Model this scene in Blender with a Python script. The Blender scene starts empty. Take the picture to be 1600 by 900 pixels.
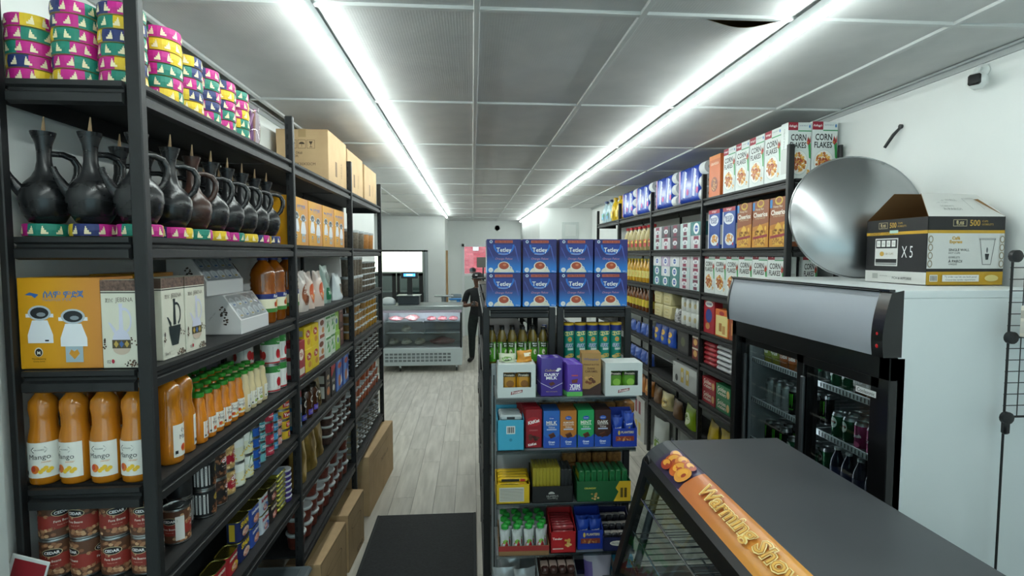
import bpy, math, random
from mathutils import Vector, Matrix, Euler
random.seed(7)
SC = bpy.context.scene
COL = SC.collection
PI = math.pi
# ---------------------------------------------------------------- camera
FPX, CAMH = 850.0, 2.16                      # focal length in pixels of a 1600 px wide frame, eye height
cd = bpy.data.cameras.new('camera'); cd.sensor_width = 36.0; cd.lens = FPX / 1600 * 36.0
cd.clip_start = 0.05; cd.clip_end = 80
co = bpy.data.objects.new('camera', cd); COL.objects.link(co)
co.location = (0, 0, CAMH)
co.rotation_euler = (math.radians(90 - 3.501), 0, math.radians(-4.164))
SC.camera = co
# ---------------------------------------------------------------- world and exposure
w = bpy.data.worlds.new('daylight_haze'); SC.world = w; w.use_nodes = True
w.node_tree.nodes['Background'].inputs[0].default_value = (0.82, 0.93, 1.0, 1)
w.node_tree.nodes['Background'].inputs[1].default_value = 2.2
SC.view_settings.view_transform = 'Standard'; SC.view_settings.look = 'None'
SC.view_settings.exposure = 0.0; SC.view_settings.gamma = 1.0
SC.view_settings.use_curve_mapping = False
TUBE_STRENGTH = 45.0                          # ceiling light strips

# ---------------------------------------------------------------- materials
def lin(h):
    h = h.lstrip('#'); o = []
    for i in (0, 2, 4):
        c = int(h[i:i+2], 16) / 255
        o.append(c / 12.92 if c <= 0.04045 else ((c + 0.055) / 1.055) ** 2.4)
    return (o[0], o[1], o[2], 1)
MATS = {}
def mat(col, rough=0.5, metal=0.0, emis=0.0, name=None, spec=0.5, coat=0.0, trans=0.0, alpha=1.0):
    key = (col, rough, metal, emis, spec, coat, trans, alpha)
    if key in MATS: return MATS[key]
    m = bpy.data.materials.new(name or ('paint_' + col.lstrip('#'))); m.use_nodes = True
    b = m.node_tree.nodes['Principled BSDF']
    b.inputs['Base Color'].default_value = lin(col)
    b.inputs['Roughness'].default_value = rough; b.inputs['Metallic'].default_value = metal
    b.inputs['Specular IOR Level'].default_value = spec
    b.inputs['Coat Weight'].default_value = coat; b.inputs['Coat Roughness'].default_value = 0.08
    b.inputs['Transmission Weight'].default_value = trans; b.inputs['Alpha'].default_value = alpha
    if emis:
        b.inputs['Emission Color'].default_value = lin(col); b.inputs['Emission Strength'].default_value = emis
    m.diffuse_color = lin(col)
    MATS[key] = m
    return m
def noisy(name, c1, c2, scale, rough=0.5, stretch=(1, 1, 1), bump=0.0, metal=0.0, detail=4, rr=None, per_obj=0.0):
    """Two colours mixed by object-space noise, optional bump and a random shade per object."""
    m = bpy.data.materials.new(name); m.use_nodes = True; nt = m.node_tree; N = nt.nodes; L = nt.links
    b = N['Principled BSDF']; b.inputs['Roughness'].default_value = rough; b.inputs['Metallic'].default_value = metal
    tc = N.new('ShaderNodeTexCoord'); mp = N.new('ShaderNodeMapping'); mp.inputs['Scale'].default_value = stretch
    nz = N.new('ShaderNodeTexNoise'); nz.inputs['Scale'].default_value = scale; nz.inputs['Detail'].default_value = detail
    rp = N.new('ShaderNodeValToRGB'); rp.color_ramp.elements[0].color = lin(c1); rp.color_ramp.elements[1].color = lin(c2)
    rp.color_ramp.elements[0].position = 0.3; rp.color_ramp.elements[1].position = 0.7
    L.new(tc.outputs['Object'], mp.inputs['Vector']); L.new(mp.outputs['Vector'], nz.inputs['Vector'])
    L.new(nz.outputs['Fac'], rp.inputs['Fac'])
    out = rp.outputs['Color']
    if per_obj:
        oi = N.new('ShaderNodeObjectInfo'); hs = N.new('ShaderNodeHueSaturation')
        mr = N.new('ShaderNodeMapRange'); mr.inputs['To Min'].default_value = 1 - per_obj; mr.inputs['To Max'].default_value = 1 + per_obj
        L.new(oi.outputs['Random'], mr.inputs['Value']); L.new(mr.outputs['Result'], hs.inputs['Value'])
        L.new(out, hs.inputs['Color']); out = hs.outputs['Color']
        va = N.new('ShaderNodeVectorMath'); va.operation = 'MULTIPLY_ADD'   # shift the grain per object
        va.inputs[1].default_value = (9, 5, 3); L.new(oi.outputs['Random'], va.inputs[0]); L.new(mp.outputs['Vector'], va.inputs[2])
        L.new(va.outputs['Vector'], nz.inputs['Vector'])
    L.new(out, b.inputs['Base Color'])
    if bump:
        bp = N.new('ShaderNodeBump'); bp.inputs['Strength'].default_value = bump; bp.inputs['Distance'].default_value = 0.01
        L.new(nz.outputs['Fac'], bp.inputs['Height']); L.new(bp.outputs['Normal'], b.inputs['Normal'])
    if rr:
        r2 = N.new('ShaderNodeMapRange'); r2.inputs['To Min'].default_value = rr[0]; r2.inputs['To Max'].default_value = rr[1]
        L.new(nz.outputs['Fac'], r2.inputs['Value']); L.new(r2.outputs['Result'], b.inputs['Roughness'])
    m.diffuse_color = lin(c1)
    return m
def clear_pane(name, tint='#dfeeee', gloss=0.10):
    m = bpy.data.materials.new(name); m.use_nodes = True; nt = m.node_tree; N = nt.nodes; L = nt.links
    N.remove(N['Principled BSDF'])
    t = N.new('ShaderNodeBsdfTransparent'); t.inputs[0].default_value = lin(tint)
    g = N.new('ShaderNodeBsdfGlossy'); g.inputs['Roughness'].default_value = 0.03
    fr = N.new('ShaderNodeLayerWeight'); fr.inputs['Blend'].default_value = 0.5
    pw = N.new('ShaderNodeMath'); pw.operation = 'POWER'; pw.inputs[1].default_value = 5.0; L.new(fr.outputs['Facing'], pw.inputs[0])
    ad = N.new('ShaderNodeMath'); ad.operation = 'MULTIPLY_ADD'; ad.inputs[1].default_value = 0.8; ad.inputs[2].default_value = 0.03 + gloss * 0.25; ad.use_clamp = True
    mx = N.new('ShaderNodeMixShader'); L.new(pw.outputs[0], ad.inputs[0]); L.new(ad.outputs[0], mx.inputs[0])
    L.new(t.outputs[0], mx.inputs[1]); L.new(g.outputs[0], mx.inputs[2]); L.new(mx.outputs[0], N['Material Output'].inputs['Surface'])
    return m

# ---------------------------------------------------------------- mesh building
class MB:
    def __init__(s): s.v = []; s.f = []; s.mi = []; s.mats = []
    def m(s, mt):
        if mt not in s.mats: s.mats.append(mt)
        return s.mats.index(mt)
    def add(s, vs, fs, mt):
        b = len(s.v); s.v += [tuple(p) for p in vs]; k = s.m(mt)
        for f in fs: s.f.append(tuple(i + b for i in f)); s.mi.append(k)
        return s
    def box(s, x0, x1, y0, y1, z0, z1, mt, bev=0.0):
        if bev <= 0:
            v = [(x, y, z) for z in (z0, z1) for y in (y0, y1) for x in (x0, x1)]
            return s.add(v, [(0, 2, 3, 1), (4, 5, 7, 6), (0, 1, 5, 4), (2, 6, 7, 3), (0, 4, 6, 2), (1, 3, 7, 5)], mt)
        c = ((x0 + x1) / 2, (y0 + y1) / 2, (z0 + z1) / 2); h = ((x1 - x0) / 2, (y1 - y0) / 2, (z1 - z0) / 2)
        b = min(bev, *[q * 0.98 for q in h]); v = []; idx = {}
        for sx in (-1, 1):
            for sy in (-1, 1):
                for sz in (-1, 1):
                    sg = (sx, sy, sz)
                    for k in range(3):
                        idx[(sg, k)] = len(v)
                        v.append(tuple(c[i] + sg[i] * (h[i] if i == k else h[i] - b) for i in range(3)))
        f = []
        for k in range(3):
            a1, a2 = (k + 1) % 3, (k + 2) % 3
            for sk in (-1, 1):
                q = []
                for p1, p2 in ((-1, -1), (1, -1), (1, 1), (-1, 1)):
                    sg = [0, 0, 0]; sg[k] = sk; sg[a1] = p1; sg[a2] = p2; q.append(idx[(tuple(sg), k)])
                f.append(q if sk > 0 else q[::-1])
            for p1 in (-1, 1):
                for p2 in (-1, 1):
                    s1 = [0, 0, 0]; s1[a1] = p1; s1[a2] = p2; lo = list(s1); hi = list(s1); lo[k] = -1; hi[k] = 1
                    q = [idx[(tuple(lo), a1)], idx[(tuple(hi), a1)], idx[(tuple(hi), a2)], idx[(tuple(lo), a2)]]
                    f.append(q if p1 * p2 < 0 else q[::-1])
        for sx in (-1, 1):
            for sy in (-1, 1):
                for sz in (-1, 1):
                    q = [idx[((sx, sy, sz), k)] for k in range(3)]
                    f.append(q if sx * sy * sz > 0 else q[::-1])
        return s.add(v, f, mt)
    def lathe(s, prof, n, mt, c=(0, 0, 0), cap=True, mats=None, sx=1.0, sy=1.0):
        """prof [(r, z)] bottom to top; mats: one material for each ring of faces."""
        b = len(s.v)
        for r, z in prof:
            for i in range(n):
                a = 2 * PI * i / n; s.v.append((c[0] + sx * r * math.cos(a), c[1] + sy * r * math.sin(a), c[2] + z))
        for j in range(len(prof) - 1):
            k = s.m(mats[j] if mats else mt)
            for i in range(n):
                i2 = (i + 1) % n; s.f.append((b + j*n + i, b + j*n + i2, b + (j+1)*n + i2, b + (j+1)*n + i)); s.mi.append(k)
        if cap:
            if prof[0][0] > 1e-5: s.f.append(tuple(b + i for i in range(n))[::-1]); s.mi.append(s.m(mats[0] if mats else mt))
            if prof[-1][0] > 1e-5: s.f.append(tuple(b + (len(prof)-1)*n + i for i in range(n))); s.mi.append(s.m(mats[-1] if mats else mt))
        return s
    def tube(s, pts, r, n, mt, closed=False, cap=True):
        pts = [Vector(p) for p in pts]; rs = r if isinstance(r, (list, tuple)) else [r] * len(pts)
        b = len(s.v); N = len(pts); up = None
        for i, p in enumerate(pts):
            if closed: t = (pts[(i+1) % N] - pts[i-1])
            else: t = pts[min(i+1, N-1)] - pts[max(i-1, 0)]
            t.normalize()
            if up is None: up = t.orthogonal().normalized()
            else: up = (up - t * up.dot(t)).normalized()
            sd = t.cross(up)
            for k in range(n):
                a = 2 * PI * k / n; s.v.append(tuple(p + rs[i] * (math.cos(a) * up + math.sin(a) * sd)))
        k0 = s.m(mt)
        for i in range(N if closed else N - 1):
            for k in range(n):
                i2 = (i + 1) % N; k2 = (k + 1) % n
                s.f.append((b + i*n + k, b + i*n + k2, b + i2*n + k2, b + i2*n + k)); s.mi.append(k0)
        if cap and not closed:
            s.f.append(tuple(b + k for k in range(n))[::-1]); s.f.append(tuple(b + (N-1)*n + k for k in range(n))); s.mi += [k0, k0]
        return s
    def bar(s, p, q, w, mt, h=None):
        p = Vector(p); q = Vector(q); t = (q - p).normalized(); u = t.cross(Vector((0, 0, 1)))
        if u.length < 1e-4: u = Vector((1, 0, 0))
        u.normalize(); vv = u.cross(t); h = h or w; vs = []
        for c in (p, q):
            for a, b in ((-1, -1), (1, -1), (1, 1), (-1, 1)): vs.append(c + u * a * w / 2 + vv * b * h / 2)
        return s.add(vs, [(3, 2, 1, 0), (4, 5, 6, 7), (0, 1, 5, 4), (1, 2, 6, 5), (2, 3, 7, 6), (3, 0, 4, 7)], mt)
    def prism(s, poly, axis, a0, a1, mt):
        """poly in the two other axes (cyclic order), extruded along axis ('x','y','z')."""
        n = len(poly); vs = []
        for a in (a0, a1):
            for p, q in poly: vs.append({'x': (a, p, q), 'y': (q, a, p), 'z': (p, q, a)}[axis])
        fs = [tuple(range(n))[::-1], tuple(range(n, 2*n))] + [(i, (i+1) % n, n + (i+1) % n, n + i) for i in range(n)]
        return s.add(vs, fs, mt)
    def grid(s, fn, nu, nv, mt, flip=False):
        vs = [fn(i / nu, j / nv) for j in range(nv + 1) for i in range(nu + 1)]; W = nu + 1
        fs = [(j*W + i, j*W + i + 1, (j+1)*W + i + 1, (j+1)*W + i) for j in range(nv) for i in range(nu)]
        return s.add(vs, [f[::-1] for f in fs] if flip else fs, mt)
    def xf(s, M, start=0):
        for i in range(start, len(s.v)): s.v[i] = tuple(M @ Vector(s.v[i]))
        return s
    def mesh(s, name, smooth=True, ang=38):
        me = bpy.data.meshes.new(name); me.from_pydata(s.v, [], s.f)
        for mt in s.mats: me.materials.append(mt)
        me.polygons.foreach_set('material_index', s.mi)
        if smooth:
            me.polygons.foreach_set('use_smooth', [True] * len(s.f)); me.set_sharp_from_angle(angle=math.radians(ang))
        me.update(); return me

TXT = {}
def text2d(s, bold=0.0, shear=0.0):
    k = (s, bold, shear)
    if k not in TXT:
        cu = bpy.data.curves.new('lettering', 'FONT'); cu.body = s; cu.resolution_u = 2; cu.shear = shear; cu.offset = bold
        cu.fill_mode = 'BOTH'
        o = bpy.data.objects.new('lettering', cu); me = bpy.data.meshes.new_from_object(o)
        v = [(p.co.x, p.co.y) for p in me.vertices]; f = [tuple(p.vertices) for p in me.polygons]
        bpy.data.objects.remove(o); bpy.data.curves.remove(cu); bpy.data.meshes.remove(me)
        if not v: v = [(0, 0), (1, 0), (1, 1)]; f = [(0, 1, 2)]
        x0 = min(p[0] for p in v); x1 = max(p[0] for p in v); y0 = min(p[1] for p in v); y1 = max(p[1] for p in v)
        TXT[k] = ([((x - (x0+x1)/2) / (x1-x0), (y - (y0+y1)/2) / (y1-y0)) for x, y in v], f, (x1-x0) / max(y1-y0, 1e-6))
    return TXT[k]

class Print(MB):
    """Flat print laid on a face: u to the right, v up, each layer a hair above the one before."""
    def __init__(s, o=(0, 0, 0), U=(1, 0, 0), V=(0, 0, 1), cyl=None, rough=0.45, lift=0.0004, step=0.00008, fn=None):
        super().__init__(); s.o = Vector(o); s.U = Vector(U); s.V = Vector(V); s.N = s.U.cross(s.V).normalized()
        s.cyl = cyl; s.k = 0; s.rough = rough; s.lift = lift; s.step = step; s.fn = fn
    def P(s, u, v):
        d = s.lift + s.k * s.step
        if s.fn: return s.fn(u, v, d)
        if s.cyl:
            r = s.cyl(v) if callable(s.cyl) else s.cyl
            a = -PI / 2 + u / (s.cyl(0) if callable(s.cyl) else r)
            return ((r + d) * math.cos(a) + s.o.x, (r + d) * math.sin(a) + s.o.y, v + s.o.z)
        return tuple(s.o + s.U * u + s.V * v + s.N * d)
    def c(s, col): return col if not isinstance(col, str) else mat(col, s.rough)
    def put(s, pts, fs, col): s.add([s.P(u, v) for u, v in pts], fs, s.c(col)); s.k += 1; return s
    def rect(s, u0, v0, u1, v1, col, n=None):
        n = n or (max(1, int(abs(u1 - u0) / 0.012)) if (s.cyl or s.fn) else 1)
        nv = 1 if not (s.fn or callable(s.cyl)) else max(1, int(abs(v1 - v0) / 0.012))
        pts = [(u0 + (u1-u0) * i / n, v0 + (v1-v0) * j / nv) for j in range(nv + 1) for i in range(n + 1)]
        return s.put(pts, [(j*(n+1) + i, j*(n+1) + i + 1, (j+1)*(n+1) + i + 1, (j+1)*(n+1) + i) for j in range(nv) for i in range(n)], col)
    def ell(s, u, v, ru, rv, col, n=18, a0=0, a1=2*PI):
        full = a1 - a0 > 6.28
        pts = [(u, v)] + [(u + ru * math.cos(a0 + (a1-a0) * i / n), v + rv * math.sin(a0 + (a1-a0) * i / n)) for i in range(n + (0 if full else 1))]
        return s.put(pts, [(0, i + 1, (i + 1) % n + 1 if full else i + 2) for i in range(n)], col)
    def poly(s, pts, col): return s.put(pts, [tuple(range(len(pts)))], col)
    def text(s, t, u, v, col, h=None, w=None, bold=0.0, shear=0.0, rot=0.0):
        p, f, asp = text2d(t, bold, shear)
        if h is None: h = w / asp
        if w is None: w = h * asp
        c, sn = math.cos(rot), math.sin(rot)
        return s.put([(u + x*w*c - y*h*sn, v + x*w*sn + y*h*c) for x, y in p], f, col)
    def specks(s, u, v, ru, rv, n, cols, size, seed=1):
        rd = random.Random(seed)
        for i in range(n):
            a = rd.random() * 6.28; q = math.sqrt(rd.random()); x = u + ru*q*math.cos(a); y = v + rv*q*math.sin(a); z = size * rd.uniform(.6, 1.2); t = rd.random() * 6
            pts = [(x + z*math.cos(t + k*1.2566), y + z*.8*math.sin(t + k*1.2566)) for k in range(5)]
            s.poly(pts, cols[i % len(cols)]); s.k -= (1 if i % 4 else 0)
        return s

# ---------------------------------------------------------------- objects
def ob(name, mesh, parent=None, loc=(0, 0, 0), rot=(0, 0, 0), scale=None):
    o = bpy.data.objects.new(name, mesh); COL.objects.link(o)
    o.location = loc; o.rotation_euler = rot
    if scale: o.scale = scale
    if parent: o.parent = parent
    return o
def tag(o, label, cat, group=None, kind=None):
    if label: o['label'] = label
    if cat: o['category'] = cat
    if group: o['group'] = group
    if kind: o['kind'] = kind
    return o
def struct(name, mb, parent=None, smooth=False, label=None):
    o = ob(name, mb.mesh(name, smooth), parent)
    if not parent: o['kind'] = 'structure'
    if label: o['label'] = label
    return o
class T:
    """A template: its own mesh, then parts (name, mesh, parent index or None); put() makes one individual sharing all meshes."""
    def __init__(s, name, mb, cat, smooth=True, ang=38): s.name = name; s.cat = cat; s.root = mb.mesh(name, smooth, ang) if mb else None; s.parts = []
    def part(s, name, mb, up=None, smooth=True, label=None, loc=(0, 0, 0)):
        s.parts.append((name, mb.mesh(name, smooth) if isinstance(mb, MB) else mb, up, label, loc)); return s
    def put(s, label, loc, rot=0.0, group=None, scale=None):
        r = rot if isinstance(rot, (tuple, list)) else (0, 0, rot)
        if loc[0] < -.85 and 1.70 < loc[1] < 5.5 and loc[2] > .5: loc = (loc[0] - .018, loc[1], loc[2])   # keep clear of the left front beams
        o = ob(s.name, s.root, None, loc, r, scale); tag(o, label, s.cat, group); made = []
        for n, me, up, lb, lc in s.parts:
            c = ob(n, me, o if up is None else made[up], lc)
            if lb: c['label'] = lb
            made.append(c)
        return o
ORD = ['first', 'second', 'third', 'fourth', 'fifth', 'sixth', 'seventh', 'eighth', 'ninth', 'tenth', 'eleventh', 'twelfth', 'thirteenth', 'fourteenth', 'fifteenth', 'sixteenth']
def jit(a): return random.uniform(-a, a)
R90 = PI / 2
# ================================================================ the room
X0, X1, Y0, Y1, ZC = -1.285, 2.28, -1.6, 14.4, 3.04
WALL = noisy('white_wall_paint', '#e2e6e4', '#e9ecea', 1.6, 0.62, bump=0.02)
CEIL_TILE = None
def tile_material():
    m = noisy('dimpled_ceiling_tile', '#c2c3c3', '#cdcdcc', 5.0, 0.55, bump=0.0)
    nt = m.node_tree; N = nt.nodes; L = nt.links; b = N['Principled BSDF']
    tc = N.new('ShaderNodeTexCoord'); vo = N.new('ShaderNodeTexVoronoi'); vo.inputs['Scale'].default_value = 90; vo.inputs['Randomness'].default_value = 0.0
    L.new(tc.outputs['Object'], vo.inputs['Vector'])
    bp = N.new('ShaderNodeBump'); bp.inputs['Strength'].default_value = 0.35; bp.inputs['Distance'].default_value = 0.003
    L.new(vo.outputs['Distance'], bp.inputs['Height']); L.new(bp.outputs['Normal'], b.inputs['Normal'])
    return m
CEIL_TILE = tile_material()
GRID = mat('#c9cccb', 0.45)
PLANK = noisy('pale_grey_oak_vinyl', '#aea99e', '#cdc8bd', 2.2, 0.42, stretch=(9, 1.0, 1), bump=0.05, per_obj=0.08)
JOINT = mat('#6d6a63', 0.8, name='floor_joint')
# floor: a base with planks laid along the aisle
fl = struct('floor', MB().box(-2.4, X1 + .1, Y0, 15.4, -0.06, -0.003, JOINT), label='pale grey oak plank floor')
PW, PL = 0.185, 1.22
pm = MB().box(-PW/2 + .0012, PW/2 - .0012, -PL/2 + .0012, PL/2 - .0012, -0.006, 0.0, PLANK, 0.0012).mesh('plank', False)
k = 0
for i in range(int((X1 + 2.4) / PW) + 1):
    x = -2.38 + PW/2 + i * PW
    off = (0.0, 0.47, 0.86, 0.25)[i % 4]
    j = 0
    y = 2.2 - off
    while y < 15.0:
        near_hidden = x < -1.45 and y < 8.0
        if not near_hidden and x < X1 - .05: ob('plank', pm, fl, (x, y, 0))
        y += PL
# walls
lw = MB().box(X0 - .12, X0, Y0, 7.3, 0, ZC + .25, WALL)
struct('wall_left', lw)
struct('wall_left_alcove', MB().box(-2.4, -2.28, 7.3, 12.7, 0, ZC + .25, WALL).box(-2.4, X0 - .12, 7.3 - .12, 7.3, 0, ZC + .25, WALL))
struct('wall_right', MB().box(X1, X1 + .12, Y0, 10.3, 0, ZC + .25, WALL))
struct('wall_right_return', MB().box(1.275, X1 + .12, 10.3, 10.42, 0, ZC + .25, WALL).box(1.275, 1.395, 10.42, Y1, 0, ZC + .25, WALL))
struct('wall_left_return', MB().box(-2.4, -0.63, 12.7, 12.85, 0, ZC + .25, WALL).box(-0.75, -0.63, 12.85, Y1, 0, ZC + .25, WALL))
# back wall with the doorway
DX0, DX1, DZ = -0.27, 0.62, 2.44
struct('wall_back', MB().box(-0.75, DX0, Y1, Y1 + .14, 0, ZC + .25, WALL).box(DX1, 1.395, Y1, Y1 + .14, 0, ZC + .25, WALL).box(DX0, DX1, Y1, Y1 + .14, DZ, ZC + .25, WALL))
TRIM = mat('#e8ebec', 0.4)
dr = tag(ob('door_1', None, None, (0, 0, 0)), 'white half-glazed door in the back wall', None, kind='structure')
struct('door_frame', MB().box(DX0, DX0 + .06, Y1 - .03, Y1 + .15, 0, DZ, TRIM).box(DX1 - .06, DX1, Y1 - .03, Y1 + .15, 0, DZ, TRIM).box(DX0, DX1, Y1 - .03, Y1 + .15, DZ - .07, DZ, TRIM), dr)
struct('door_lower_panel', MB().box(DX0 + .06, DX1 - .06, Y1 + .04, Y1 + .09, 0.01, 1.60, mat('#d5dedb', 0.5)).box(DX0 + .06, DX1 - .06, Y1 + .02, Y1 + .11, 1.60, 1.66, TRIM), dr)
struct('glass_pane', MB().box(DX0 + .06, DX1 - .06, Y1 + .06, Y1 + .066, 1.66, DZ - .07, clear_pane('door_glass', '#f4f0f0', .05)), dr)
# baseboards seen at the back
struct('baseboard_back', MB().box(-0.63, DX0, Y1 - .012, Y1, 0, .16, mat('#23262a', .5)).box(DX1, 1.24, Y1 - .012, Y1, 0, .16, mat('#23262a', .5)))
# brick house across the street, seen through the door glass
BRICK = noisy('red_brick_face', '#d4606a', '#e8848a', 3.0, 0.8, per_obj=.12)
hb = tag(ob('brick_house', MB().box(-2.2, 2.8, 19.2, 19.5, 0, 4.2, mat('#d99a98', .9)).mesh('house_wall', False)), 'red brick house front seen through the back door glass', 'building')
bm_ = MB().box(-.108, .108, -.02, .03, -.034, .034, BRICK).mesh('brick', False)
for r in range(26):
    for c in range(6):
        ob('brick', bm_, hb, (-.55 + c * .232 + (r % 2) * .116, 19.2, 1.42 + r * .076))
wm = MB().box(-.1, .1, -.03, .0, -.12, .12, mat('#f4f6f6', .5)).mesh('meter_box', False)
ob('meter_box', wm, hb, (.12, 19.17, 2.42))
struct('ground_outside', MB().box(-6, 6, 15.4, 24, -.2, -.01, mat('#8b8984', .9)))
# front wall behind the photographer with the shop window
struct('wall_front', MB().box(X0 - .12, X1 + .12, Y0 - .12, Y0, 0, .6, WALL).box(X0 - .12, X1 + .12, Y0 - .12, Y0, 2.7, ZC + .25, WALL).box(X0 - .12, X0 + .35, Y0 - .12, Y0, .6, 2.7, WALL).box(X1 - .35, X1 + .12, Y0 - .12, Y0, .6, 2.7, WALL))
struct('window_1', MB().box(X0 + .35, X1 - .35, Y0 - .07, Y0 - .06, .6, 2.7, clear_pane('shop_window_glass')).box(.48, .54, Y0 - .09, Y0 - .03, .6, 2.7, TRIM))
# ceiling
ce = struct('ceiling', MB().box(-2.5, X1 + .12, Y0, 15.0, ZC + .09, ZC + .15, mat('#b08a50', .9)), label='suspended ceiling of dimpled grey tiles')
GX = [-2.42, -1.81, -1.20, -0.59, 0.02, 0.63, 1.24, 1.85, 2.28]
GY = [Y0 + .0 + 1.22 * q - .01 for q in range(-1, 14)]
GY = [2.02 - 1.22 * 3 + 1.22 * q for q in range(0, 15)]
tiles = {}
for i in range(len(GX) - 1):
    for j in range(len(GY) - 1):
        if GX[i] < -1.25 and GY[j] < 6.0: continue
        x0, x1 = GX[i], GX[i+1]
        if i == 2 and GY[j] < 7.5: x0 = X0
        if GX[i] > 1.2 and GY[j] > 10.2: continue
        if i == 2: x0 = GX[i]
        wx = round(x1 - x0, 3)
        if (i, j) == (5, 3):      # the tile that has slipped and sags at its front edge
            def sag(u, v): return ((u - .5) * wx, (v - .5) * 1.22, .006 - .04 * math.exp(-((u - .62) / .22) ** 2) * max(0, 1 - v * 2.2) ** 2)
            me = MB().grid(sag, 20, 14, CEIL_TILE, True).mesh('sagging_tile')
        elif (i, j) == (7, 2):      # lifted corner above the camera at the right wall
            def lift(u, v): return ((u - .5) * wx, (v - .5) * 1.22, .006 + .05 * max(0, u - .3) * max(0, v - .62))
            me = MB().grid(lift, 8, 12, CEIL_TILE, True).mesh('lifted_tile')
        else:
            if wx not in tiles:
                pil = random.uniform(.004, .009)
                def bow(u, v, wx=wx, pil=pil): return ((u - .5) * wx, (v - .5) * 1.22, .008 - pil * (1 - (2*u-1)**2) * (1 - (2*v-1)**2))
                tiles[wx] = MB().grid(bow, 8, 8, CEIL_TILE, True).mesh('ceiling_tile')
            me = tiles[wx]
        ob('ceiling_tile', me, ce, ((x0 + x1) / 2, (GY[j] + GY[j+1]) / 2, ZC))
for gx in GX[:-1]:
    ya = Y0 if gx > -1.25 else 6.9
    yb = 10.3 if gx > 1.3 else 14.4
    ob('grid_bar', MB().box(-.012, .012, ya, yb, -.004, .03, GRID, .002).mesh('grid_bar', False), ce, (gx, 0, ZC))
for gy in GY:
    ob('cross_bar', MB().box(-1.25 if gy < 6.9 else -2.4, X1, -.012, .012, -.0035, .03, GRID, .002).mesh('cross_bar', False), ce, (0, gy, ZC))
ANG = mat('#a9aeae', .45)
struct('trim_1', MB().box(X0, X0 + .03, Y0, 7.3, ZC - .006, ZC + .004, ANG).box(X0, X0 + .012, Y0, 7.3, ZC - .03, ZC, ANG))
struct('trim_2', MB().box(X1 - .03, X1, Y0, 10.3, ZC - .006, ZC + .004, ANG).box(X1 - .012, X1, Y0, 10.3, ZC - .03, ZC, ANG))
# pale pilaster at the very left edge
struct('trim_3', MB().box(X0, X0 + .055, 1.2, 1.49, 0, 2.745, mat('#c3cbca', .6)))
# ---------------------------------------------------------------- ceiling light strips
TUBE = mat('#f1fbf7', .4, emis=TUBE_STRENGTH, name='led_tube_glow')
HOUS = mat('#dfe6e6', .4)
def light_strip(x, y0, y1, label):
    t = tag(ob('light_strip', None, None, (x, 0, ZC)), label, 'light', 'ceiling light strips')
    n = int(round((y1 - y0) / 1.22)); st = (y1 - y0) / n
    hm = MB().prism([(-.005, -.022), (-.005, .022), (-.030, .014), (-.030, -.014)], 'y', -st/2 + .002, st/2 - .002, HOUS).mesh('housing', False)
    pts = [(.0145 * math.cos(a), -.040 + .0145 * math.sin(a)) for a in [PI * .93 + PI * 1.14 * q / 12 for q in range(13)]]
    tm = MB().prism([(p[1], p[0]) for p in pts], 'y', -st/2 + .004, st/2 - .004, TUBE).mesh('tube', True)
    for q in range(n):
        yy = y0 + st * (q + .5)
        ob('housing', hm, t, (0, yy, 0)); ob('tube', tm, t, (0, yy, 0))
light_strip(-0.575, -1.2, 12.45, 'long white light strip on the ceiling left of the middle')
light_strip(1.225, -1.2, 13.9, 'long white light strip on the ceiling above the tea boxes and right aisle')
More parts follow.
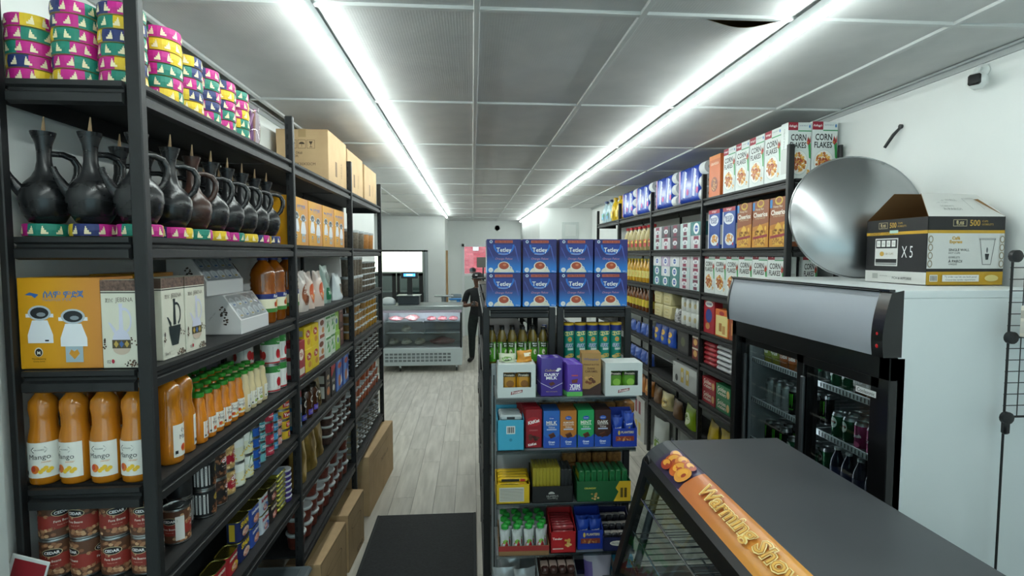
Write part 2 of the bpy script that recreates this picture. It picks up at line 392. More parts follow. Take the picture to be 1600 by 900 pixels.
# ---------------------------------------------------------------- black boltless shelving
BLK = noisy('black_powder_coat', '#101214', '#191b1d', 40, 0.5, bump=0.04, rr=(.42, .6))
DECK = noisy('black_fibre_deck', '#131415', '#1b1c1d', 14, 0.62)
LEV = [2.625, 2.21, 1.845, 1.515, 1.245, 0.93, 0.585]
SLOT = mat('#07080a', .8)
def beam_mesh(L):
    # profile in (y, z) with front toward -y, extruded along x
    pr = [(0, 0), (-.016, 0), (-.016, -.014), (-.006, -.02), (-.006, -.028), (-.018, -.034), (-.018, -.056), (-.004, -.062), (0, -.062)]
    return MB().prism(pr[::-1], 'x', -L/2, L/2, BLK).mesh('beam', False)
def post_mesh(h, hx=.019, hy=.014):
    return MB().box(-hx, hx, -hy, hy, 0, h, BLK, .003).mesh('post', False)
def shelving(label, xf, xb, ys, levels, side, hpost, skip=(), hb=None):
    """xf aisle face, xb back; side +1 when the aisle lies toward +x."""
    t = tag(ob('shelving_unit', None, None, (0, 0, 0)), label, 'shelves', 'black shelving')
    pm = post_mesh(hpost); pb = post_mesh(hpost, .010); sl = MB()
    for q in range(int(hpost / .05)): sl.box(-.004, .004, -.0155, -.0142, .03 + q*.05, .055 + q*.05, SLOT)
    slm = sl.mesh('slot', False)
    for i, y in enumerate(ys):
        for x in (xf, xb):
            p = ob('post', pm if x == xf else pb, t, (x - side * .019 if x == xf else x + side * .010, y, 0))
            if x == xf and i > 0: ob('slot', slm, p, (-side*.006, 0, 0))['kind'] = 'stuff'
    for b in range(len(ys) - 1):
        L = ys[b+1] - ys[b] - .044; yc = (ys[b] + ys[b+1]) / 2; bmh = beam_mesh(L)
        D = abs(xf - xb) - .01; dm = MB().box(-D/2, D/2, -L/2 - .01, L/2 + .01, -.012, 0, DECK).mesh('deck', False)
        for k, z in enumerate(levels):
            if (b, k) in skip: continue
            ob('beam', bmh, t, (xf - side * .024, yc, z - .002), (0, 0, R90 * side)); ob('beam', bmh, t, (xb + side * .024, yc, z - .002), (0, 0, -R90 * side))
            ob('deck', dm, t, ((xf + xb) / 2, yc, z - .001))
    E_ = beam_mesh(abs(xf - xb) - .088)
    for k, z in enumerate(levels):
        for b, (y, r) in enumerate(((ys[0] - .004, 0), (ys[-1] + .004, PI))):
            if (0 if b == 0 else len(ys) - 2, k) in skip: continue
            ob('beam', E_, t, ((xf + xb) / 2, y, z - .002), (0, 0, r))
    return t
LY = [1.57, 2.82, 4.13, 5.42]; RY = [3.22, 4.46, 5.77, 7.06, 8.30]
LXF, LXB, RXF, RXB = -0.885, -1.265, 1.915, 2.26
shelving('long run of tall black shelving along the left wall', LXF, LXB, LY, LEV, 1, 2.845, skip={(0, 6)})
shelving('long run of tall black shelving behind the cooler along the right wall', RXF, RXB, RY, LEV, -1, 2.83)
LEVN = ['top shelf', 'second shelf', 'third shelf', 'fourth shelf', 'fifth shelf', 'sixth shelf', 'lowest shelf']
CREAM, MAG, GRN, YEL, NAVY = '#e8dcb4', '#b8147f', '#0f7a66', '#d9b81f', '#1f2f66'
STEEL = mat('#b9bcbd', .3, 1.0, name='tin_plate')
KRAFT = noisy('kraft_board', '#bb9c74', '#caab81', 6, .75)
KRAFT_IN = mat('#8a6a45', .85)
# ---- woven straw rings
def ring(seq, r=.056, ri=.046, h=.036):
    n = 32; m = MB(); MM = [mat(c, .55) for c in seq]
    straw = mat('#c9b37a', .7)
    for i in range(n):
        a0, a1 = 2*PI*i/n, 2*PI*(i+1)/n; mt = MM[int(i * len(seq) / n)]
        q = lambda r_, a, z: (r_*math.cos(a), r_*math.sin(a), z)
        prof = [(r, .002), (r + .0018, h*.5), (r, h - .002), (r - .003, h)]
        for (ra, za), (rb, zb) in zip(prof, prof[1:]): m.add([q(ra, a0, za), q(ra, a1, za), q(rb, a1, zb), q(rb, a0, zb)], [(0, 1, 2, 3)], mt)
        m.add([q(r - .003, a0, h), q(r - .003, a1, h), q(ri, a1, h), q(ri, a0, h)], [(0, 1, 2, 3)], mt)
        m.add([q(ri, a0, h), q(ri, a1, h), q(ri, a1, 0), q(ri, a0, 0)], [(0, 1, 2, 3)], straw)
        m.add([q(ri, a0, 0), q(ri, a1, 0), q(r, a1, .002), q(r, a0, .002)], [(0, 1, 2, 3)], straw)
    t = T('woven_ring', m, 'ring', ang=60)
    p = Print(cyl=r + .0016, lift=.0008)
    for k in range(11):
        u = (k + .5) / 11 * 2*PI*(r + .0016)
        for j, (wd, off) in enumerate(((.016, 0), (.011, .002), (.006, .0035), (.0025, .004))):
            sg = 1 if k % 3 else -1
            p.rect(u - wd/2 + sg*off, .007 + j*.0055, u + wd/2 + sg*off, .0126 + j*.0055, CREAM, n=3); p.k = 0
    return t.part('straw_motif', p)
RINGS = [ring(s) for s in ((MAG, MAG, YEL, NAVY, MAG, GRN), (GRN, MAG, GRN, YEL, NAVY, MAG), (YEL, NAVY, MAG, GRN, MAG, YEL), (MAG, YEL, MAG, GRN, GRN, NAVY), (NAVY, MAG, YEL, GRN, MAG, MAG))]
def ring_word(k): return ('magenta and yellow', 'green and magenta', 'yellow and navy', 'magenta and green', 'navy and magenta')[k]
cols = [(-1.215, 1.64, 5, 'at shelf end by wall'), (-1.095, 1.638, 6, 'in middle of shelf end'), (-.975, 1.64, 6, 'beside corner post')]
cols += [(-.937, 1.79 + .128 * q, n, f'{ORD[q]} along aisle edge') for q, n in enumerate((6, 5, 5, 5, 5))]
cols += [(-1.08, 1.81 + .13 * q, 5, f'{ORD[q]} of back row') for q in range(4)]
for ci, (x, y, n, where) in enumerate(cols):
    for j in range(n):
        k = (ci * 3 + j * 2 + (j * ci) % 3) % 5
        RINGS[k].put(f'{ring_word(k)} straw ring, {ORD[j]} up, stack {where}', (x + jit(.001), y + jit(.001), LEV[0] + j * .0366), random.random() * 6, 'woven rings stacked on the top shelf')
# bag of sticks
m = MB(); rd = random.Random(3)
for q in range(9): m.tube([(rd.uniform(-.02, .02), rd.uniform(-.02, .02), .004), (rd.uniform(-.035, .035), rd.uniform(-.03, .03), .13 + rd.random() * .04)], .006, 6, mat(('#7d4a86', '#c9a7c9', '#a98a70', '#d678b0')[q % 4], .5))
t = T('incense_bundle', m, 'bundle'); t.part('plastic_bag', MB().lathe([(.034, 0), (.042, .03), (.045, .1), (.038, .15), (.044, .17)], 14, clear_pane('bag_film', '#efe6ee', .25), cap=False)); t.put('clear plastic bag of purple and pink sticks at the end of the woven rings', (-.94, 2.46, LEV[0]))
# ---- jebena coffee pots
CLAY = noisy('burnished_black_clay', '#131415', '#2a2b2d', 9, .27, stretch=(1, 1, 3), rr=(.18, .38))
CLAYB = noisy('burnished_brown_clay', '#2a1c17', '#4a3027', 9, .3, stretch=(1, 1, 3), rr=(.2, .4))
WOOD = noisy('pale_whittled_wood', '#b08b66', '#cfae88', 30, .7, stretch=(6, 6, 1))
def jebena(cl, name='coffee_pot'):
    b = MB().lathe([(.02, 0), (.038, .004), (.052, .03), (.0585, .062), (.057, .085), (.045, .108), (.03, .124), (.021, .142), (.0165, .165), (.016, .19), (.0185, .212), (.027, .236), (.0285, .243), (.024, .243), (.013, .205), (.012, .19)], 26, cl)
    t = T(name, b, 'coffee pot', ang=60)
    t.part('handle', MB().tube([(.012, 0, .188), (.04, 0, .19), (.062, 0, .182), (.073, 0, .163), (.072, 0, .14), (.063, 0, .115), (.048, 0, .098)], [.008, .0085, .009, .0095, .0095, .009, .008], 10, cl))
    t.part('spout', MB().tube([(-.04, .01, .075), (-.06, .013, .1), (-.072, .016, .125), (-.078, .018, .145)], [.018, .013, .009, .0075], 10, cl))
    t.part('wooden_stopper', MB().tube([(0, 0, .19), (.001, 0, .25), (.003, 0, .285)], [.0055, .005, .0015], 7, WOOD))
    return t
JB, JN = jebena(CLAY), jebena(CLAYB)
spots = [(-1.205, 1.648, 'nearest the wall at the shelf end', 0.9), (-1.08, 1.648, 'in the middle of the shelf end', .9), (-.953, 1.648, 'behind the near corner post', .9)]
spots += [(-.942, 1.83 + .135 * q, f'{ORD[q]} along the aisle edge', .55 + .1 * (q % 3)) for q in range(7)]
spots += [(-1.095, 1.83 + .135 * q, f'{ORD[q]} of the row along the wall', .5) for q in range(7)]
for q, (x, y, where, r) in enumerate(spots):
    rg = RINGS[(q * 2 + 3) % 5]
    rg.put(f'woven straw ring under the clay coffee pot {where}', (x, y, LEV[1]), random.random() * 6, 'rings under the coffee pots', scale=(1, 1, 1.0))
    s = 1.0 + (jit(.02) if q > 2 else 0); br = (q == 4)
    (JN if br else JB).put(f"{'brown' if br else 'black'} clay coffee pot with handle and stick, {where}", (x, y, LEV[1] + .0365), r, 'clay coffee pots', scale=(s * 1.06, s * 1.06, s * 1.06) if q < 3 else (s, s, s * 1.02))
# ---- cartons
def carton(name, w, d, h, col, cat='box', bev=.0015, rough=.45, flap=True):
    body = MB().box(-w/2, w/2, -d/2, d/2, 0, h, mat(col, rough) if isinstance(col, str) else col, bev)
    return T(name, body, cat, smooth=False)
def front(w, d, h, **k): return Print((0, -d/2, 0), (1, 0, 0), (0, 0, 1), **k)
def rside(w, d, h, **k): return Print((w/2, 0, 0), (0, 1, 0), (0, 0, 1), **k)
def lside(w, d, h, **k): return Print((-w/2, 0, 0), (0, -1, 0), (0, 0, 1), **k)
def topp(w, d, h, **k): return Print((0, 0, h), (1, 0, 0), (0, 1, 0), **k)
def gradmat(name, c1, c2, axis, lo, hi, rough=.45):
    """A printed colour ramp across the object."""
    m = bpy.data.materials.new(name); m.use_nodes = True; N = m.node_tree.nodes; L = m.node_tree.links
    tc = N.new('ShaderNodeTexCoord'); sp = N.new('ShaderNodeSeparateXYZ'); mr = N.new('ShaderNodeMapRange'); rp = N.new('ShaderNodeValToRGB')
    rp.color_ramp.elements[0].color = lin(c1); rp.color_ramp.elements[1].color = lin(c2)
    mr.inputs['From Min'].default_value = lo; mr.inputs['From Max'].default_value = hi
    L.new(tc.outputs['Object'], sp.inputs[0]); L.new(sp.outputs[axis], mr.inputs['Value']); L.new(mr.outputs[0], rp.inputs[0])
    b = N['Principled BSDF']; b.inputs['Roughness'].default_value = rough; L.new(rp.outputs[0], b.inputs['Base Color']); return m
def roaster(w, d, h):
    t = T('roaster_box', MB().box(-w/2, w/2, -d/2, d/2, 0, h, gradmat('amber_print', '#d99a12', '#c8853a', 'X', -w*.1, w*.5), .0015), 'box', smooth=False)
    p = front(w, d, h); W, G = '#e9ecf2', '#55595c'
    p.poly([(-.09*w/.22, .205), (-.075, .212), (-.052, .206), (-.062, .196), (-.07, .203)], '#2b62a8')
    p.text('ሰላም ምድጃ', .012, .207, '#3f6fae', w=.105, bold=.03); p.text('የኤሌክትሪክ ምድጃ', -.005, .192, '#7f8aa0', w=.075)
    for cx, s, top in ((-.052, 1.0, .155), (.035, 1.06, .145)):
        p.poly([(cx - .02*s, top - .02), (cx + .02*s, top - .02), (cx + .033*s, top - .06), (cx + .033*s, top - .083), (cx - .033*s, top - .083), (cx - .033*s, top - .06)], W)
        p.rect(cx - .036*s, top - .012, cx + .036*s, top - .002, W)
        p.ell(cx, top, .03*s, .021, '#b9c3cc', 20); p.ell(cx, top, .024*s, .016, '#22272b', 18); p.ell(cx + .004, top - .004, .012, .006, '#8b949b', 10)
    p.rect(.012, .018, .058, .062, '#9fb4bf'); p.poly([(.035, .026), (.049, .042), (.043, .054), (.035, .048), (.027, .054), (.021, .042)], '#d0912a')
    p.rect(-.040, .077, -.030, .081, '#1a1a1a')
    p.ell(-.058, .047, .011, .013, '#e8e4d8', 16); p.ell(-.058, .046, .009, .011, '#15120e', 16); p.text('M', -.058, .045, '#e8e4d8', h=.009, bold=.03)
    p.text('Manufacturing', -.058, .028, '#3a2a0a', w=.036); p.text('Quality Stoves', -.058, .021, '#3a2a0a', w=.03)
    t.part('front_print', p, smooth=False)
    s = rside(w, d, h); s.text('ሰላም ምድጃ', 0, .19, '#3f6fae', w=d*.6, bold=.03); t.part('side_print', s, smooth=False)
    return t
RO = roaster(.215, .15, .252)
RO.put('amber coffee roaster box showing two white stoves, at the near shelf end', (-1.134, 1.652, LEV[2]), 0)
RO.put('amber roaster box standing behind the pot cartons', (-1.15, 1.97, LEV[2]), R90)
def jbox(pot, white):
    w, d, h = .125, .088, .245
    t = carton('coffee_pot_carton', w, d, h, '#dad8c8'); p = front(w, d, h)
    p.rect(-w/2, h - .03, w/2, h, noisy('bean_print', '#43302a', '#7a5f52', 120, .5)); p.rect(-w/2, h - .036, w/2, h - .033, '#1d1917')
    p.text('ጀበና', -.034, h - .056, '#5b4a42', w=.026); p.text('JEBENA', .016, h - .056, '#5b4a42', w=.058, bold=-.005)
    P0 = '#cfd0e2' if white else '#122325'; cx = .002
    p.poly([(cx - .007, .1), (cx + .009, .1), (cx + .006, .165), (cx + .008, .18), (cx - .006, .18), (cx - .004, .165)], P0)
    p.poly([(cx - .042, .128), (cx - .034, .126), (cx - .018, .108), (cx - .018, .092), (cx - .026, .1)], P0)
    for a in range(9):
        a0, a1 = -1.25 + a * .36, -1.25 + (a + 1) * .36
        p.put([(cx + .012 + r * math.cos(b) * .75, .133 + r * 1.1 * math.sin(b)) for b in (a0, a1) for r in (.026, .033)], [(0, 1, 3, 2)], P0); p.k -= 1
    p.k += 1
    if white:
        p.ell(cx, .075, .03, .034, P0, 20); p.rect(cx - .031, .055, cx + .031, .079, '#4e4632')
        for q in range(3): p.poly([(cx - .026 + q*.018, .067), (cx - .018 + q*.018, .077), (cx - .010 + q*.018, .067), (cx - .018 + q*.018, .057)], ('#b79b4a', '#3b5f9c', '#b79b4a')[q])
        p.ell(cx, .055, .029, .018, '#c9b6a4', 14, PI, 2*PI)
    else:
        p.poly([(cx - .033, .098), (cx + .033, .098), (cx + .03, .075), (cx + .018, .038), (cx - .018, .038), (cx - .03, .075)], P0)
    p.specks(.046, .075, .015, .014, 7, ['#3a2418', '#5a3c28'], .0035, 2); p.specks(.035, .012, .026, .009, 22, ['#2c1a12', '#4a3020', '#6b4a32'], .0038, 5); p.specks(-.053, .07, .008, .016, 8, ['#3a2418', '#5a3c28'], .0035, 3)
    p.text('02' if white else 'Black', -.042, .018, '#4a4038', h=.009); 
    if white: p.ell(-.028, .019, .005, .006, '#b11f3a', 12)
    t.part('front_print', p, smooth=False)
    s = lside(w, d, h); s.rect(-d/2, h - .03, d/2, h, '#5a463c'); s.rect(-d/2, h - .036, d/2, h - .033, '#1d1917'); s.specks(0, .03, .03, .02, 14, ['#3a2418', '#6b4a32'], .004, 8)
    t.part('side_print', s, smooth=False)
    return t
JW, JK = jbox(0, True), jbox(0, False)
JW.put('cream pot carton with a white coffee pot picture, beside the amber box', (-.975, 1.607, LEV[2]), 0, scale=(.79, .72, 1.0))
JK.put('cream pot carton with a black coffee pot picture, facing the aisle', (-.942, 1.735, LEV[2]), R90)
JW.put('cream pot carton with a white coffee pot picture, facing the aisle', (-.942, 1.868, LEV[2]), R90)
# cup sets in window boxes
def cupset():
    L, D, H = .29, .15, .155
    g = mat('#d2d2d2', .5)
    t = T('cup_set_box', MB().prism([(-D/2, 0), (D/2, 0), (D/2, H), (-D*.05, H), (-D/2, H*.35)], 'x', -L/2, L/2, g), 'box', smooth=False)
    sl = Vector((0, D*.45, H*.65)); n_ = Vector((1, 0, 0)).cross(sl.normalized())
    p = Print((0, -D/2, H*.35), (1, 0, 0), sl.normalized()); ll = sl.length
    p.rect(-L*.46, ll*.04, L*.46, ll*.95, '#a3a6a8')
    for i in range(5):
        for j in range(2):
            u = -L*.37 + i*L*.185; v = ll*(.27 + .42*j)
            p.ell(u, v, .022, .021, '#d6d8da', 14); p.ell(u, v, .014, .013, '#b9c0c4', 12); p.rect(u - .011, v - .016, u + .011, v - .009, ('#b59a45', '#42659c')[(i + j) % 2])
    t.part('cup_window', p, smooth=False)
    t.part('film', MB().add([tuple(Vector((a, -D/2, H*.35)) + sl * b + n_ * .004) for a, b in ((-L*.47, .02), (L*.47, .02), (L*.47, .97), (-L*.47, .97))], [(0, 1, 2, 3)], clear_pane('cellophane', '#f2f4f5', .5)), smooth=False)
    s = Print((-L/2, 0, 0), (0, -1, 0), (0, 0, 1)); s.specks(.01, .075, .016, .045, 22, ['#2c2420', '#4a3c34'], .005, 4); s.text('Coffee cups', -.035, .07, '#9a9a9c', h=.008, rot=.9); t.part('side_print', s, smooth=False)
    return t
CS = cupset()
CS.put('grey cup set box with a clear window, lower front one at the shelf edge', (-.972, 2.36, LEV[2]), R90)
CS.put('grey cup set box half hidden behind the front one by the wall', (-1.13, 2.28, LEV[2]), R90)
CS.put('grey cup set box lying on top of the other two', (-1.06, 2.30, LEV[2] + .156), R90 - .06)
# ---- big amber drink jugs
def jug():
    A = mat('#8a4a0c', .12, name='amber_drink', coat=.5, spec=.6)
    prof = [(.05, 0), (.056, .01), (.056, .045), (.058, .05), (.058, .135), (.056, .14)] + [(.0565 - .003 * (q % 2), .15 + q * .012) for q in range(7)] + [(.05, .245), (.03, .275), (.02, .285), (.02, .292)]
    t = T('drink_jug', MB().lathe(prof, 20, A), 'jug', ang=50)
    t.part('cap', MB().lathe([(.023, .29), (.024, .306), (.02, .309)], 16, mat('#1e2f7a', .4)))
    p = Print(cyl=.0582); R = 2*PI*.0582
    p.rect(-R/2, .05, R/2, .135, '#e9e4c6'); p.rect(-R/2, .112, R/2, .135, '#1c2a6e'); p.rect(-R/2, .05, R/2, .068, '#3e7d33')
    for q in (-1, 0, 1):
        u = q * R/3; p.text('Rayan', u, .123, '#f2f2f4', w=.045, bold=.02, shear=.25); p.ell(u + .004, .09, .012, .018, '#d98a1e', 14); p.ell(u - .01, .086, .008, .012, '#b5381d', 12); p.poly([(u + .006, .1), (u + .02, .108), (u + .016, .096)], '#3c7a2c')
    return t.part('label', p)
JU = jug()
for x, y, r, lb in ((-.952, 2.60, R90, 'left of the two at the aisle edge'), (-.952, 2.73, R90, 'right of the two, against the second post'), (-1.10, 2.56, R90, 'in shadow behind the other two'), (-.952, 2.925, R90 + .4, 'just past the second post')):
    JU.put(f'amber drink jug with fruit label, {lb}', (x, y, LEV[2]), r, 'amber drink jugs')
# ---- nectar bottles
def nectar(big, juice, cap, fruit, word):
    J = mat(juice, .12, name='nectar_' + word, coat=.6)
    if big: prof = [(.034, 0), (.0385, .006), (.039, .03), (.039, .125), (.037, .14), (.032, .165), (.0325, .19), (.0355, .215), (.033, .235), (.02, .252), (.0165, .258), (.0165, .268)]; lr, l0, l1, ch = .0392, .022, .122, .268
    else: prof = [(.024, 0), (.028, .005), (.0285, .02), (.0285, .075), (.0265, .09), (.022, .112), (.0225, .128), (.0205, .145), (.016, .153), (.016, .16)]; lr, l0, l1, ch = .0287, .018, .075, .158
    t = T('nectar_bottle', MB().lathe(prof, 18, J), 'bottle', ang=60)
    cr = .021 if big else .019
    t.part('lid', MB().lathe([(cr, ch), (cr + .001, ch + .004), (cr, ch + .014), (cr - .003, ch + .0155)], 16, mat(cap, .35)))
    p = Print(cyl=lr); a = lr * 1.15; p.rect(-a, l0, a, l1, '#e9e8e0'); hh = l1 - l0
    p.poly([(-a*.45, l0 + hh*.8), (-a*.3, l0 + hh*.88), (a*.3, l0 + hh*.88), (a*.45, l0 + hh*.8), (a*.3, l0 + hh*.72), (-a*.3, l0 + hh*.72)], '#2a2a2a')
    p.poly([(-a*.4, l0 + hh*.8), (-a*.28, l0 + hh*.86), (a*.28, l0 + hh*.86), (a*.4, l0 + hh*.8), (a*.28, l0 + hh*.74), (-a*.28, l0 + hh*.74)], '#e9e8e0')
    p.text('ORCHARD', 0, l0 + hh*.8, '#2a2a2a', w=a*.55); p.text(word, 0, l0 + hh*.58, '#3a3a3a', w=a*1.15); p.text('nectar', a*.35, l0 + hh*.45, '#d58a2a', w=a*.5, shear=.3)
    if fruit:
        p.ell(-a*.25, l0 + hh*.25, a*.24, hh*.12, fruit[0], 14); p.ell(-a*.33, l0 + hh*.27, a*.13, hh*.09, fruit[1], 10)
        for q in range(5): p.ell(a*(.05 + .13*q), l0 + hh*(.18 + .05*(q % 3)), a*.13, hh*.06, fruit[2], 8)
    p.rect(-a*.9, l0 + hh*.1, -a*.72, l0 + hh*.2, '#1c1c1c')
    return t.part('label', p)
MANGO = ('#e0782a', '#c2402a', '#edc12f'); GUAVA = ('#7f9a3a', '#b9c86a', '#a8bf55')
NB = nectar(True, '#bf7518', '#d9d9d4', MANGO, 'Mango'); NS = nectar(False, '#cf7b1a', '#2f8f2c', MANGO, 'Mango'); NW = nectar(False, '#d9c79a', '#2f8f2c', GUAVA, 'Guava')
for q, x in enumerate((-1.216, -1.133, -1.05, -.967)):
    NB.put(f'large mango nectar bottle, {ORD[q]} from the wall at the shelf end', (x, 1.613, LEV[3]), (.25, -.2, .05, -.15)[q], 'large nectar bottles')
for q, (x, y, r) in enumerate(((-.925, 1.735, 1.9), (-.935, 1.829, 2.6))):
    NB.put(f'large mango nectar bottle, {ORD[q]} along the aisle past the corner post', (x, y, LEV[3]), r, 'large nectar bottles')
for q, x in enumerate((-1.183, -1.1, -1.017)): NB.put(f'large mango nectar bottle in the second row, {ORD[q]} from the wall', (x, 1.748, LEV[3]), .1, 'large nectar bottles')
for r in range(4):
    for q in range(10):
        if r > 2 and q > 7: continue
        x, y = -.925 - r * .066, 1.915 + q * .0612 + (r % 2) * .012
        w_ = q >= (6 if r < 2 else 8)
        (NW if w_ else NS).put(f"small green-lidded {'pale guava' if w_ else 'orange mango'} nectar bottle, {ORD[q]} in row {('one', 'two', 'three', 'four')[r]} from the aisle", (x, y, LEV[3]), R90 + jit(.6), 'small nectar bottles')
# ---- tins
def tin(name, r, h, fn, cat='tin', n=22, base=None):
    b = MB().lathe([(r*.9, 0), (r, .001), (r*1.015, .003), (r, .006), (r, h - .006), (r*1.015, h - .003), (r, h), (r*.96, h), (r*.94, h - .003), (r*.5, h - .0025), (r*.49, h - .002)], n, STEEL)
    t = T(name, b, cat, ang=40); p = Print(cyl=r + .0003); R = 2*PI*(r + .0003); p.rect(-R/2, .006, R/2, h - .006, base or '#888888')
    fn(p, r, h, R); return t.part('paper_label', p)
def beanfn(colband, word, word2, beans, bg, logo='#15151a', n=70):
    def f(p, r, h, R):
        for q in range(n):
            rd = random.Random(q); u = rd.uniform(-R/2, R/2); v = rd.choice((rd.uniform(.01, h*.3), rd.uniform(h*.55, h - .01)))
            p.ell(u, v, .0065, .005, beans[q % len(beans)], 7); p.k = 1 + q % 3
        p.k = 4; p.rect(-R/2, h*.26, R/2, h*.62, colband)
        for q in (-1, 0, 1):
            u = q * R/3; p.ell(u, h*.68, r*.62, h*.105, '#d8c9a0', 16); p.ell(u, h*.68, r*.58, h*.092, logo, 16); p.text(word, u, h*.68, '#f4f4f4', w=r*.92, bold=.03)
            p.text(word2, u, h*.46, '#f2e6d8', w=r*1.0, bold=.01); p.text('Ready to eat', u, h*.36, '#e2b9a4', w=r*.6)
        p.rect(R*.40, h*.12, R*.5, h*.8, '#e4e2dc')
    return f
CEDAR = tin('bean_tin', .0395, .112, beanfn('#8f2f26', 'CEDAR', 'Fava Beans', ('#a77856', '#c39a74', '#8a5c40'), '#5c3a28'), base='#5c3a28')
for q, x in enumerate((-1.198, -1.1152, -1.0324, -.9496)):
    for j in range(2):
        CEDAR.put(f"red fava bean tin, {('bottom', 'top')[j]} of the {ORD[q]} pair from the wall at the shelf end", (x, 1.613, LEV[4] + j * .1125), (.3, -.5, .2, -.1)[q] + j * (.4 if q else -1.4), 'red bean tins')
CEDAR.put('single red fava bean tin between corner post and black tins', (-.935, 1.775, LEV[4]), R90 + 2.6, 'red bean tins')
for q, x in enumerate((-1.183, -1.1, -1.017)): CEDAR.put(f'red fava bean tin in shadow, {ORD[q]} from the wall in the second row', (x, 1.742, LEV[4]), .3, 'red bean tins')
BLKTIN = tin('black_bean_tin', .0375, .098, lambda p, r, h, R: [p.rect(-R*.12, h*.15, R*.1, h*.85, '#d8d8d6'), [p.rect(-R*.11, h*(.2 + .06*q), R*.09, h*(.22 + .06*q), '#77777a') for q in range(10)], p.ell(R*.25, h*.65, r*.4, h*.12, '#a88f3a', 12), p.text('beans', R*.25, h*.65, '#1a1a1a', w=r*.5), p.specks(R*.25, h*.25, r*.7, h*.16, 26, ['#6d452e', '#8c5f41'], .006, 3)], base='#17181a')
NUTTIN = tin('brown_bean_tin', .0375, .098, beanfn('#1b1a1c', 'clic', 'Romano Beans', ('#5e3826', '#77492f', '#8c5f41'), '#2d1c14', '#a3152a'), base='#35221a')
CLIC = tin('chickpea_tin', .0355, .098, beanfn('#a3182c', 'clic', 'Chick Peas', ('#d9b980', '#e8cf9c', '#c7a265'), '#a98a52', '#a3182c'), base='#b0925c')
def cornfn(p, r, h, R):
    p.rect(-R/2, h*.62, R/2, h*.94, '#e6ebe6')
    for q in range(3):
        u = -R/2 + R*(q + .5)/3; p.poly([(u - r*.3, h*.6), (u - r*.1, h*.95), (u + r*.35, h*.92), (u + r*.4, h*.62)], '#2f7f3a'); p.specks(u, h*.3, r*.9, h*.2, 30, ['#e8cf5c', '#d7b63a', '#f0e08c'], .004, q); p.text('Corn', u, h*.52, '#1f5a8c', w=r*.8, bold=.02)
CORN = tin('corn_tin', .0365, .098, cornfn, base='#dfe3cf')
def flat(name, c1, c2, word, r=.034, h=.046):
    return tin(name, r, h, lambda p, r, h, R: [[p.rect(u - r*.6, h*.25, u + r*.6, h*.75, c2), p.text(word, u, h*.5, '#f4f4f4', w=r*1.0, bold=.02)] for u in (-R*.33, 0, R*.33)], base=c1)
TUNA_B = flat('blue_tuna_tin', '#1f57b0', '#123a86', 'TUNA'); TUNA_T = flat('teal_fish_tin', '#6fb7bd', '#2c7f8c', 'FISH'); SALM = flat('red_salmon_tin', '#a01b35', '#c84a5c', 'SALMON', .036, .052)
TUNA_L = flat('light_blue_tuna_tin', '#4f9cc9', '#2b6f9e', 'TUNA', .03, .044); PINK = flat('pink_fish_tin', '#d99a90', '#b3564c', 'FISH', .03, .044); YELT = flat('yellow_red_tuna_tin', '#cfa92c', '#a81f2a', 'Tuna', .043, .05)
BOXY = {'luncheon_tin', 'blue_luncheon_tin', 'red_ham_tin', 'white_fish_tin', 'black_mackerel_tin', 'sardine_tin'}
def stack(tm, n, x, y, z, dz, lab, grp, rot=R90):
    for j in range(n): tm.put(f"{lab}, {('single' if n == 1 else ORD[j] + ' from the bottom')}", (x + jit(.001), y + jit(.001), z + j * dz), rot + (jit(.4) if 'in' == tm.cat[1:] and tm.root.name.split('.')[0] not in BOXY else jit(.03)), grp)
G5 = 'tins on the fifth left shelf'
z = LEV[4]
stack(BLKTIN, 2, -.975, 1.875, z, .0985, 'black bean tin with white nutrition panel behind the red tin', G5, R90 + .8)
stack(BLKTIN, 2, -.93, 1.945, z, .0985, 'black bean tin with gold seal at the aisle edge', G5, R90 - 1.2)
stack(NUTTIN, 2, -.93, 2.03, z, .0985, 'brown romano bean tin at the aisle edge', G5)
stack(CLIC, 2, -.932, 2.11, z, .0985, 'red and cream chickpea tin', G5)
stack(CORN, 2, -.928, 2.188, z, .0985, 'corn tin with green picture, left stack', G5); stack(CORN, 2, -.928, 2.272, z, .0985, 'corn tin with green picture, right stack', G5)
stack(TUNA_B, 4, -.93, 2.36, z, .0465, 'flat blue tuna tin in the tall stack', G5); stack(TUNA_T, 4, -.935, 2.435, z, .0465, 'flat teal fish tin in the stack beside the blue ones', G5)
stack(SALM, 4, -.93, 2.515, z, .0525, 'flat red salmon tin', G5); stack(TUNA_L, 4, -.93, 2.588, z, .0445, 'small light blue tuna tin', G5); stack(PINK, 3, -.935, 2.655, z, .0445, 'small pink fish tin', G5); stack(YELT, 4, -.94, 2.74, z, .0505, 'yellow and red tuna tin against the second post', G5)
for q in range(6): stack(NUTTIN if q < 3 else CORN, 1, -1.03, 1.97 + q * .088, z, .11, f"{'brown bean' if q < 3 else 'corn'} tin in the second row, number {('one','two','three','four','five','six')[q]} along", G5)
